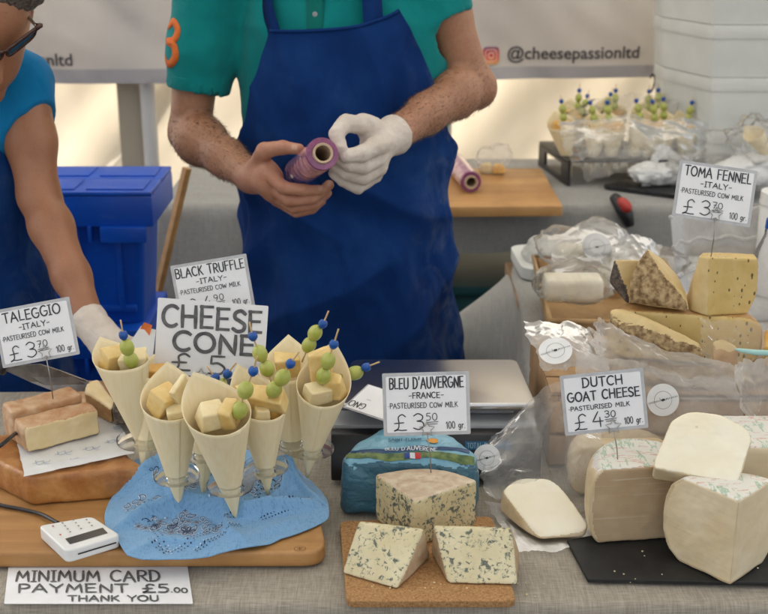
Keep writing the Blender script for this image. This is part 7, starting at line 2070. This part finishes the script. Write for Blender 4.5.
# thumbnail of the bare hand
bvb = BVHTree.FromPolygons([v.co + man.location for v in body.data.vertices], [tuple(p.vertices) for p in body.data.polygons])
def nail(px, py, qx, qy, L, Wd):
    o_ = Vector((0, 0, CAMZ)); h = bvb.ray_cast(o_, ray(px, py).normalized()); h2 = bvb.ray_cast(o_, ray(qx, qy).normalized())
    if h[0] is None or h2[0] is None: return
    n = h[1]; d = (h2[0] - h[0]); d = (d - n * d.dot(n)).normalized(); sd = n.cross(d)
    vs = []; fs = []
    for j in range(5):
        for i in range(7):
            u = (i / 6 - .5) * 2; v = (j / 4 - .5) * 2
            q = h[0] + d * L * v * (1 - .18 * u * u) + sd * Wd * u; hh = bvb.find_nearest(q + n * .001)
            vs.append(hh[0] + hh[1] * .0005)
    for j in range(4):
        for i in range(6): fs.append((j * 7 + i, j * 7 + i + 1, j * 7 + i + 8, j * 7 + i + 7))
    mesh('fingernail', vs, fs, M['nail'], man)
nail(294.5, 147.2, 299, 148, .0062, .0050); nail(320.5, 188.5, 323, 188, .0048, .0040); nail(329.5, 184, 331, 181, .0048, .0040)
# arm hair: fine slivers growing from the forearm skin, combed towards the wrist
def grow_hair(el, wr, n, seed):
    rng = random.Random(seed); a, b_ = Vector(el), Vector(wr); d = (b_ - a); L = d.length; d.normalize()
    pool = []
    for p in body.data.polygons:
        c = p.center + man.location; t = (c - a).dot(d)
        if -0.02 < t < L * 0.96 and (c - a - d * t).length < 0.065: pool.append((c, p.normal, t / L))
    vs, fs = [], []
    for _ in range(n):
        c, nn_, t = rng.choice(pool)
        j = Vector((rng.gauss(0, 1), rng.gauss(0, 1), rng.gauss(0, 1)))
        c = c + (j - nn_ * j.dot(nn_)) * 0.0012
        q = (d * rng.uniform(.5, 1) + nn_ * rng.uniform(.06, .26) + j * .18).normalized() * rng.uniform(.006, .014)
        w_ = q.cross(nn_).normalized() * 0.00012; k = len(vs)
        vs += [c - w_, c + w_, c + q * .6 + w_ * .6 + nn_ * -.0006, c + q]; fs.append((k, k + 1, k + 2, k + 3))
    o = mesh('arm_hair', vs, fs, M['armhair'], man, False); o['kind'] = 'stuff'
grow_hair(elR, wrR, 4200, 3); grow_hair(elL, wrL, 4200, 4)
# ---- polo shirt
TOR = [(0.80, .185, .125), (0.95, .188, .128), (1.05, .192, .130), (1.18, .196, .128), (1.30, .200, .124), (1.40, .198, .116), (1.47, .172, .098), (1.52, .11, .078), (1.56, .07, .065)]
def torr(z):
    zs = [t[0] for t in TOR]; return float(np.interp(z, zs, [t[1] for t in TOR])), float(np.interp(z, zs, [t[2] for t in TOR]))
TY0 = 2.335
s = SDF((-0.46, 2.10, 0.93), (0.34, 2.52, 1.56), 0.0045)
def torso(X, Y, Z):
    zs = [t[0] for t in TOR]
    rx = np.interp(Z, zs, [t[1] for t in TOR]); ry = np.interp(Z, zs, [t[2] for t in TOR])
    k = np.sqrt(((X - mx0) / rx) ** 2 + ((Y - TY0) / ry) ** 2)
    return np.maximum((k - 1) * ry * 0.95, np.maximum(Z - 1.535, 0.95 - Z)) + 0 * X
s.custom(torso)
def sleeve(s, sh, hem, r0, r1):
    s.cone(V3(sh), V3(hem), r0, r1, 0.03)
    d = (Vector(hem) - Vector(sh)).normalized(); return d
hemR = D(197, 88, 2.325); hemL = D(441, 16, 2.325)
s2 = SDF((-0.46, 2.10, 0.93), (0.34, 2.52, 1.60), 0.0045)
s2.cone(V3(D(215, -34, 2.335)), V3(D(201, 45, 2.33)), .068, .060, 0.02); s2.cone(V3(D(201, 45, 2.33)), V3(hemR + (hemR - shR).normalized() * 0.03), .060, .056, 0.02)
dR = Vector((-0.05, 0, -1)).normalized()
s2.cut_plane(hemR, (hemR - D(206, 20, 2.325)).normalized())
s3 = SDF((-0.46, 2.10, 0.93), (0.34, 2.52, 1.60), 0.0045)
s3.cone(V3(D(415, -44, 2.335)), V3(D(433, -10, 2.33)), .070, .062, 0.02); s3.cone(V3(D(433, -10, 2.33)), V3(hemL + (hemL - shL).normalized() * 0.03), .062, .059, 0.02)
s3.cut_plane(hemL, (hemL - shL).normalized())
nz = min(s.n[2], s2.n[2], s3.n[2])
def smin_arr(a, b, k):
    h = np.clip(0.5 + 0.5 * (a - b) / k, 0, 1); return a + (b - a) * h - k * h * (1 - h)
a = s.d[:, :, :nz]; a = smin_arr(a, s2.d[:, :, :nz], 0.035); a = smin_arr(a, s3.d[:, :, :nz], 0.035)
s.d = np.ascontiguousarray(a); s.n = np.array(a.shape)
# hollow the sleeve mouths so the arms come out of an opening
s.cone(V3(hemR - (hemR - shR).normalized() * 0.012), V3(hemR + (hemR - shR).normalized() * 0.03), .051, .053, 0.002, 's')
s.cone(V3(hemL - (hemL - shL).normalized() * 0.012), V3(hemL + (hemL - shL).normalized() * 0.03), .053, .055, 0.002, 's')
def shirt_disp(p, n):
    f = 0.0055 * ridged((p.x + p.z * 0.5, p.y, p.z * 0.8), 7, 8) + 0.003 * fbm(p, 16, 3, 4)
    return f
shirt = s.obj('polo_shirt', [M['shirt']], man, disp=shirt_disp, relax=1)
# stitched sleeve hems
for hem, sh, r in ((hemR, shR, .0575), (hemL, shL, .0600)):
    d = (Vector(hem) - Vector(sh)).normalized()
    lathe('sleeve_hem', Vector(hem) - d * 0.024, d, [(0, r - .004), (0.001, r + .0008), (0.022, r + .0006), (0.0245, r - .001), (0.024, r - .006)], M['shirt'], man, 40)
# placket and collar at the neck
def on_torso(x, z, l):
    rx, ry = torr(z); u = max(-0.98, min(0.98, (x - mx0) / rx)); return Vector((x, TY0 - ry * math.sqrt(1 - u * u) - l, z))
px0, px1 = D(306, 10, 2.21).x, D(323, 10, 2.21).x
vs, fs = grid_geo(lambda u, v: on_torso(px0 + (px1 - px0) * u, 1.395 + 0.125 * v, 0.0075 + 0.001 * math.sin(PI * u)), 6, 20); pk = mesh('placket', vs, fs, M['shirtseam'], man); pk.modifiers.new('t', 'SOLIDIFY').thickness = 0.002
for z in (1.425, 1.475): lathe('button', on_torso((px0 + px1) / 2, z, 0.0085), (0, -1, 0), [(0, .0045), (.001, .0048), (.0015, .004), (.0012, .0005)], M['greypl'], man, 14)
for q in (-1, 1):
    vs = []; 
    def col(u, v, q=q):
        a = PI * (0.02 + 0.98 * u)
        rr = 0.066 + 0.012 * v + 0.01 * v * v
        return Vector((mx0 + q * rr * 1.1 * math.sin(a), TY0 + 0.0 - 0.005 - rr * math.cos(a) * 1.05 - (0.03 * v * math.exp(-(u * 6) ** 2)), 1.565 - 0.045 * v - 0.03 * v * math.exp(-(u * 5) ** 2)))
    vs, fs = grid_geo(col, 24, 6); c_ = mesh('collar', vs, fs, M['shirt'], man); c_.modifiers.new('t', 'SOLIDIFY').thickness = 0.003
# orange number on the sleeve (viewer's left)
bvm = BVHTree.FromPolygons([v.co + man.location for v in shirt.data.vertices], [tuple(p.vertices) for p in shirt.data.polygons])
axS = (D(197, 88, 2.325) - D(206, 10, 2.33)).normalized(); sC = D(203, 46, 2.33)
oS = Vector((-0.80, -0.60, 0)); oS = (oS - axS * oS.dot(axS)).normalized(); tS = axS.cross(oS)
if tS.y > 0: tS = -tS
def smap(x, y, l):
    a = x / 0.060
    dr = oS * math.cos(a) + tS * math.sin(a)
    c = sC - axS * y
    h = bvm.ray_cast(c + dr * 0.12, -dr)
    return (h[0] + dr * (0.0012 + l)) if h[0] else c + dr * 0.062
vs, fs = [], []
for i, st in enumerate(GL['3'][1]):
    ribbon([(-(0.0) + (p[0] - 0.3) * 0.066, (p[1] - 0.5) * 0.080) for p in st], 0.0135, smap, 0.0002 * i, vs, fs)
nm = mesh('sleeve_number', vs, fs, M['orange'], man); nm.modifiers.new('t', 'SOLIDIFY').thickness = 0.0012
# ---- trousers and shoes below the table
s = SDF((mx0 - .24, 2.12, 0.04), (mx0 + .24, 2.56, 1.02), 0.007)
s.ell((mx0, 2.34, .92), (.18, .125, .12), 0.03)
for q in (-1, 1):
    s.chain([(mx0 + q * .09, 2.34, .90), (mx0 + q * .10, 2.33, .50), (mx0 + q * .105, 2.35, .09)], [.092, .066, .058], 0.03)
s.cut_plane((0, 0, .06), (0, 0, -1)); s.obj('trousers', [M['trousers']], man)
for q in (-1, 1):
    s = SDF((mx0 + q * .105 - .07, 2.13, 0.0), (mx0 + q * .105 + .07, 2.44, .14), 0.005)
    s.cone((mx0 + q * .105, 2.37, .05), (mx0 + q * .11, 2.22, .036), .046, .036, 0.02); s.cone((mx0 + q * .105, 2.36, .05), (mx0 + q * .105, 2.355, .09), .044, .042, .02)
    s.cut_plane((0, 0, .006), (0, 0, -1)); s.obj('shoe', [M['shoe']], man)
# ---- apron
def ap_half(z, side):
    """half width of the apron (plan angle) at height z"""
    if z > 1.14:
        t = (z - 1.14) / (1.43 - 1.14); lo, hi = (R(92), R(33)) if side < 0 else (R(96), R(31))
        return lo + (hi - lo) * (t ** 0.55)
    return (R(92) if side < 0 else R(96)) + R(14) * min(1, (1.14 - z) / 0.3)
def apr(u, v):
    side = -1 if u < 0.5 else 1
    k = abs(u - 0.5) * 2
    ztop = 1.415 + 0.018 * (u - 0.5) * 2 - 0.012 * math.sin(PI * u)
    z = 0.52 + (ztop - 0.52) * v
    rx, ry = torr(max(z, .8)); low = max(0, 1.05 - z)
    rx += 0.014 + 0.075 * low; ry += 0.018 + 0.06 * low
    a = ap_half(z, side) * k * side
    fold = 0.012 * math.sin(a * 6.0 + z * 5) * min(1, low * 4) + 0.014 * ridged((a * 0.4, z * 0.9 + a * 0.35, 0), 4.2, 6) + 0.007 * fbm((a * .6, z * 1.4, 2), 4, 3, 7)
    # a diagonal pull from the waist to the bib
    fold += 0.010 * (1 - abs(math.sin((a * 0.10 + z + 0.02 * math.sin(a * 3)) * 22)) * 2) * math.exp(-((z - 1.08) / 0.08) ** 2) + 0.010 * (1 - 2 * abs(math.sin((z - a * 0.14 + 0.015 * math.sin(a * 4 + 1)) * 17))) * math.exp(-((z - 0.90) / 0.13) ** 2)
    return Vector((mx0 + (rx + fold) * math.sin(a), TY0 - (ry + fold) * math.cos(a), z))
vs, fs = grid_geo(apr, 120, 150)
ap = mesh('apron', vs, fs, M['apron'], man); ap.modifiers.new('t', 'SOLIDIFY').thickness = 0.0022
def strap(a, b, c, nm='apron_strap', w=0.019):
    pts = [Vector(q) for q in spline([V3(a), V3(b), V3(c)], 12)]
    vs, fs = [], []
    for i, p in enumerate(pts):
        d = (pts[min(i + 1, len(pts) - 1)] - pts[max(i - 1, 0)]).normalized(); o_ = Vector((p.x - mx0, p.y - TY0, 0.0)).normalized(); sd = d.cross(o_).normalized()
        vs += [p - sd * w, p + sd * w]
    for i in range(len(pts) - 1): fs.append((2 * i, 2 * i + 1, 2 * i + 3, 2 * i + 2))
    o = mesh(nm, vs, fs, M['apron'], man); o.modifiers.new('t', 'SOLIDIFY').thickness = 0.003
xl_ = D(272, 30, 2.2).x; xr_ = D(374, 14, 2.2).x
strap(on_torso(xl_, 1.385, .016), on_torso(xl_ - .012, 1.46, .016), Vector((xl_ + 0.03, 2.31, 1.548)))
strap(on_torso(xr_, 1.40, .016), on_torso(xr_ - .006, 1.47, .016), Vector((xr_ - 0.03, 2.31, 1.550)))
# apron bib hem stitching
vs, fs = [], []
tube('bib_hem', [apr(0.01 + 0.98 * i / 40, 0.999) + Vector((0, -.001, 0)) for i in range(41)], 0.0032, M['apron'], man, 8)
# ---- roll in his hands
film_roll('pink cling film roll held by the man, its open tube facing the viewer', D(299, 172.5, 2.13), D(322.5, 153.5, 1.93), 0.0275)

# ------------------------------------------------------------- the woman
wx = D(-68, 150, 2.12).x
wom = thing('person', 'woman in a bright blue top and sunglasses leaning in from the left edge', 'person', (wx, 2.15, 0))
shW, elW, wrW = D(22, 86, 2.13), D(39, 196, 2.06), D(90, 322, 1.90)
s = SDF((wx - .42, 1.74, 0.78), (-0.34, 2.42, 1.75), 0.0032)
s.chain([(wx, 2.18, .95), (wx, 2.16, 1.2), (wx + .01, 2.13, 1.36)], [.085, .085, .08], .03)
neck0 = Vector((wx + .02, 2.12, 1.38)); hcW = D(-17, 9, 1.99)
s.chain([V3(neck0), V3(neck0.lerp(hcW, .6))], [.055, .05], .03)
s.chain([V3(neck0), V3(shW)], [.055, .045], .03); shW2 = Vector((2 * wx - shW.x, shW.y + .02, shW.z)); s.chain([V3(neck0), V3(shW2)], [.055, .045], .03)
a, b, c = shW, elW, wrW
s.chain([V3(a), V3(a.lerp(b, .5)), V3(b)], [.046, .0430, .0345], .02); s.chain([V3(b), V3(b.lerp(c, .25)), V3(b.lerp(c, .65)), V3(c)], [.0345, .0360, .0305, .025], .02)
b2 = shW2 + Vector((-.06, -.03, -.27)); c2 = b2 + Vector((.12, -.2, -.02)); s.chain([V3(shW2), V3(b2)], [.046, .038], .02); s.chain([V3(b2), V3(c2)], [.038, .026], .02)
WH = dict(
 palm=[((100, 334), 1.875, .027), ((112, 346), 1.855, .026), ((122, 352), 1.845, .022)], web=[((104, 352), 1.85, .018), ((110, 358), 1.84, .016)],
 thumb=[((100, 346), 1.86, .017), ((104, 360), 1.84, .0135), ((112, 371), 1.825, .0118), ((120, 378), 1.815, .0095)],
 index=[((122, 358), 1.835, .0135), ((132, 368), 1.815, .0112), ((138, 380), 1.805, .0100), ((140, 390), 1.80, .0085)],
 middle=[((127, 355), 1.84, .0135), ((140, 364), 1.82, .0115), ((147, 377), 1.81, .0100), ((148, 388), 1.805, .0085)],
 ring=[((131, 351), 1.85, .0130), ((145, 360), 1.83, .0108), ((153, 372), 1.82, .0096), ((154, 383), 1.815, .0082)],
 pinky=[((132, 345), 1.86, .0115), ((146, 354), 1.845, .0095), ((154, 365), 1.835, .0085), ((156, 374), 1.83, .0074)])
hand(s, WH, -0.0018)
s.cone(V3(wrW), V3(D(100, 334, 1.875)), .026, .025, .012)
# the other hand, resting low out of view
base = c2; s.cone(V3(base), V3(base + Vector((.05, -.05, -.01))), .026, .024, .012)
for k in range(4):
    f0 = base + Vector((.07 - .008 * k, -.07 + .012 * k - .01, .012 - .014 * k)); s.chain([V3(base + Vector((.05, -.05, -.01))), V3(f0), V3(f0 + Vector((.03, -.02, -.012))), V3(f0 + Vector((.045, -.02, -.03)))], [.02, .011, .0098, .0082], .005)
s.chain([V3(base + Vector((.03, -.05, .01))), V3(base + Vector((.05, -.085, .02))), V3(base + Vector((.075, -.10, .01)))], [.015, .0115, .009], .005)
# head bent forward and turned towards the table
rotH = Matrix.Rotation(R(28), 3, 'Z') @ Matrix.Rotation(R(40), 3, 'X')
def hp_(x, y, z): return V3(hcW + rotH @ Vector((x, y, z)))
s.ell(V3(hcW), (.073, .093, .100), .015, rot=rotH); s.ell(hp_(0, -.035, -.07), (.054, .062, .058), .03, rot=rotH)
s.cone(hp_(0, -.090, -.015), hp_(0, -.106, -.050), .008, .012, .010)
s.ell(hp_(0, -.085, -.112), (.02, .015, .014), .02, rot=rotH)
s.cone(hp_(-.018, -.090, -.072), hp_(.018, -.090, -.072), .005, .005, .006); s.cone(hp_(-.015, -.089, -.085), hp_(.015, -.089, -.085), .006, .006, .006)
for q in (-1, 1): s.ell(hp_(q * .075, .015, -.02), (.010, .02, .03), .008, rot=rotH); s.ell(hp_(q * .031, -.085, -.010), (.015, .009, .010), .006, 's', rot=rotH)
s.obj('body', [M['skin2']], wom, relax=1)
# hair
s = SDF(tuple(hcW[i] - .16 for i in range(3)), tuple(hcW[i] + .16 for i in range(3)), .0035)
s.ell(hp_(0, .026, .024), (.081, .096, .099), 0, rot=rotH); s.ell(hp_(0, .10, .0), (.04, .05, .045), .02, rot=rotH)
s.cut_plane(Vector(hp_(0, -.080, .052)), rotH @ Vector((0, -1, -.45))); s.cut_plane(Vector(hp_(0, .0, -.055)), rotH @ Vector((0, -.5, -1)))
s.ell(V3(D(1, -10, 1.985)), (.072, .078, .038), .012)
s.obj('hair', [M['hair']], wom, disp=lambda p, n: .0035 * fbm(p, 70, 3, 2))
# sunglasses
gt = []
sg = bpy.data.objects.new('sunglasses', None)
bpy.data.objects.remove(sg)
fr_geo = []
L_ = D(38, 27, 1.925); Rr = D(-22, 58, 1.90); up2 = (rotH @ Vector((0, -.25, 1))).normalized()
Lx = (Rr - L_).normalized(); hgt = 0.030
nF = Lx.cross(up2).normalized()
if nF.y > 0: nF = -nF
def gp(x, y): return L_ + Lx * x + up2 * (y - .012) + nF * (.010 * math.sin(PI * min(1, max(0, x / .122))))
rims = []
lens_geo = []
for x0, x1 in ((.006, .056), (.068, .118)):
    out = [gp(q[0], q[1]) for q in round_poly([(x0, -.008), (x1, -.012), (x1 + .003, .014), (x0 - .003, .016)], .010, 5)]
    rims.append(tube_geo(out + [out[0]], .0030, 8))
    lens_geo.append((out, [tuple(range(len(out)))]))
rims.append(tube_geo([gp(.053, .008), gp(.061, .012), gp(.068, .008)], .0030, 8))
rims.append(tube_geo([gp(-.006, .014), gp(.004, .013)], .0040, 8))
vs, fs = join_geo(rims); frame_ = mesh('glasses_frame', vs, fs, M['frame'], wom)
vs, fs = join_geo(lens_geo); ln = mesh('glasses_lens', vs, fs, M['lens'], wom, False)
tube('glasses_temple', spline([V3(gp(-.006, .014)), V3(D(35, 24, 1.945)), V3(D(29, 17.5, 1.98)), V3(D(14, 4, 2.05))], 5), .0024, M['frame'], wom, 8)
tube('temple_trim', spline([V3(D(36.5, 26, 1.937)), V3(D(32, 21, 1.96)), V3(D(29, 17.5, 1.976))], 4), .0030, M['wire'], wom, 8)
# glove
s = SDF((-0.53, 1.76, 0.80), (-0.24, 1.96, 1.08), .0023)
hand(s, WH, .0006)
w0 = D(89, 321, 1.902); w1 = D(100, 334, 1.875); dcf = (w0 - w1).normalized()
s.cone(V3(w1), V3(w0), .0270, .0300, .010); s.cone(V3(w0 - dcf * .001), V3(w0 + dcf * .003), .0315, .0320, .002); s.cut_plane(w0 + dcf * .006, dcf)
s.obj('glove', [M['glove']], wom, disp=lambda p, n: .0008 * ridged(p, 60, 5), relax=1)
# top with cap sleeves
s = SDF((wx - .32, 1.94, .80), (-0.36, 2.44, 1.50), .0045)
TW = [(.8, .17, .12), (1.0, .155, .11), (1.15, .165, .125), (1.26, .17, .13), (1.36, .15, .10), (1.42, .09, .07)]
def torsoW(X, Y, Z):
    zs = [t[0] for t in TW]
    rx = np.interp(Z, zs, [t[1] for t in TW]); ry = np.interp(Z, zs, [t[2] for t in TW])
    k = np.sqrt(((X - wx) / rx) ** 2 + ((Y - 2.15) / ry) ** 2)
    return np.maximum((k - 1) * ry * .95, np.maximum(Z - 1.42, .83 - Z)) + 0 * X
s.custom(torsoW)
s2 = SDF((wx - .32, 1.94, .80), (-0.36, 2.44, 1.50), .0045)
cut0 = D(30, 118, 2.09)
s2.chain([V3(neck0 + Vector((0.02, 0, -.04))), V3(D(17, 85, 2.13))], [.066, .057], .02)
s2.cone(V3(D(19, 88, 2.13)), V3(D(29, 134, 2.10)), .057, .053, .02); s2.cut_plane(cut0, (cut0 - D(12, 78, 2.13)).normalized() + Vector((.35, 0, .05)))
s2.chain([V3(neck0 + Vector((-.02, 0, -.04))), V3(shW2 + Vector((-.01, 0, -.02)))], [.072, .062], .02)
s.d = smin_arr(s.d, s2.d, .03)
s.obj('blue_top', [M['tee']], wom, disp=lambda p, n: .005 * ridged((p.x + p.z * .4, p.y, p.z * .6), 11, 3) + .003 * fbm(p, 14, 3, 6), relax=1)
# navy apron
def aprW(u, v):
    z = .45 + .80 * v; low = max(0, 1.02 - z)
    rx = float(np.interp(max(z, .8), [t[0] for t in TW], [t[1] for t in TW])) + .014 + .07 * low; ry = float(np.interp(max(z, .8), [t[0] for t in TW], [t[2] for t in TW])) + .014 + .06 * low
    half = R(100) if z < 1.05 else R(100) - R(62) * ((z - 1.05) / .2)
    a = (u - .5) * 2 * half; f = .006 * math.sin(a * 7 + z * 3) * min(1, low * 4) + .003 * fbm((a, z * 2, 0), 3, 3, 2)
    return Vector((wx + (rx + f) * math.sin(a), 2.15 - (ry + f) * math.cos(a), z))
vs, fs = grid_geo(aprW, 60, 60); o = mesh('apron', vs, fs, M['apron'], wom); o.modifiers.new('t', 'SOLIDIFY').thickness = .0022
s = SDF((wx - .22, 1.98, .04), (wx + .22, 2.36, .98), .007)
s.ell((wx, 2.17, .88), (.165, .12, .12), .03)
for q in (-1, 1): s.chain([(wx + q * .085, 2.17, .86), (wx + q * .09, 2.16, .48), (wx + q * .095, 2.18, .09)], [.085, .06, .05], .03)
s.cut_plane((0, 0, .06), (0, 0, -1)); s.obj('trousers', [M['trousers']], wom)
for q in (-1, 1):
    s = SDF((wx + q * .095 - .07, 1.96, 0.0), (wx + q * .095 + .07, 2.28, .14), .005)
    s.cone((wx + q * .095, 2.19, .045), (wx + q * .10, 2.06, .032), .04, .032, .02); s.cone((wx + q * .095, 2.185, .045), (wx + q * .095, 2.18, .085), .04, .038, .02)
    s.cut_plane((0, 0, .006), (0, 0, -1)); s.obj('shoe', [M['shoe']], wom)
# ================================================================== CAMERA AND LIGHT
cd = bpy.data.cameras.new('camera'); cam = bpy.data.objects.new('camera', cd); COL.objects.link(cam)
cam.location = (0, 0, CAMZ); cam.rotation_euler = (PI / 2 - TH, 0, 0)
cd.sensor_width = 36; cd.lens = FPX / 768 * 36; cd.clip_start = 0.05; cd.clip_end = 200
cd.dof.use_dof = True; cd.dof.focus_distance = 1.62; cd.dof.aperture_fstop = 7.5
SC.camera = cam
EL, AZ = R(48), R(-150)          # sun behind the tent, to the viewer's left: the stall itself is in canopy shade
sd = bpy.data.lights.new('sun', 'SUN'); sd.energy = SUN_E; sd.angle = R(0.5); sd.color = (1.0, 0.95, 0.88)
so = bpy.data.objects.new('sun', sd); COL.objects.link(so)
dirv = Vector((math.sin(AZ) * math.cos(EL), -math.cos(AZ) * math.cos(EL), math.sin(EL)))   # towards the sun
so.rotation_euler = dirv.to_track_quat('Z', 'Y').to_euler(); so.location = dirv * 10
w = bpy.data.worlds.new('World'); SC.world = w; w.use_nodes = True
nt = w.node_tree; bg = nt.nodes['Background']
sky = nt.nodes.new('ShaderNodeTexSky'); sky.sky_type = 'NISHITA'; sky.sun_disc = False
sky.sun_elevation = EL; sky.sun_rotation = math.atan2(dirv.x, dirv.y); sky.dust_density = 4.0; sky.air_density = 1.0
hs = nt.nodes.new('ShaderNodeHueSaturation'); hs.inputs['Saturation'].default_value = 0.18      # hazy bright sky, nearly grey
nt.links.new(sky.outputs[0], hs.inputs['Color']); nt.links.new(hs.outputs[0], bg.inputs['Color'])
bg.inputs['Strength'].default_value = SKY_E
SC.view_settings.view_transform = 'Standard'; SC.view_settings.look = 'None'; SC.view_settings.exposure = EXPO; SC.view_settings.gamma = 1.0
SC.render.engine = 'CYCLES'
SC.cycles.use_denoising = True; SC.cycles.max_bounces = 10; SC.cycles.transparent_max_bounces = 24
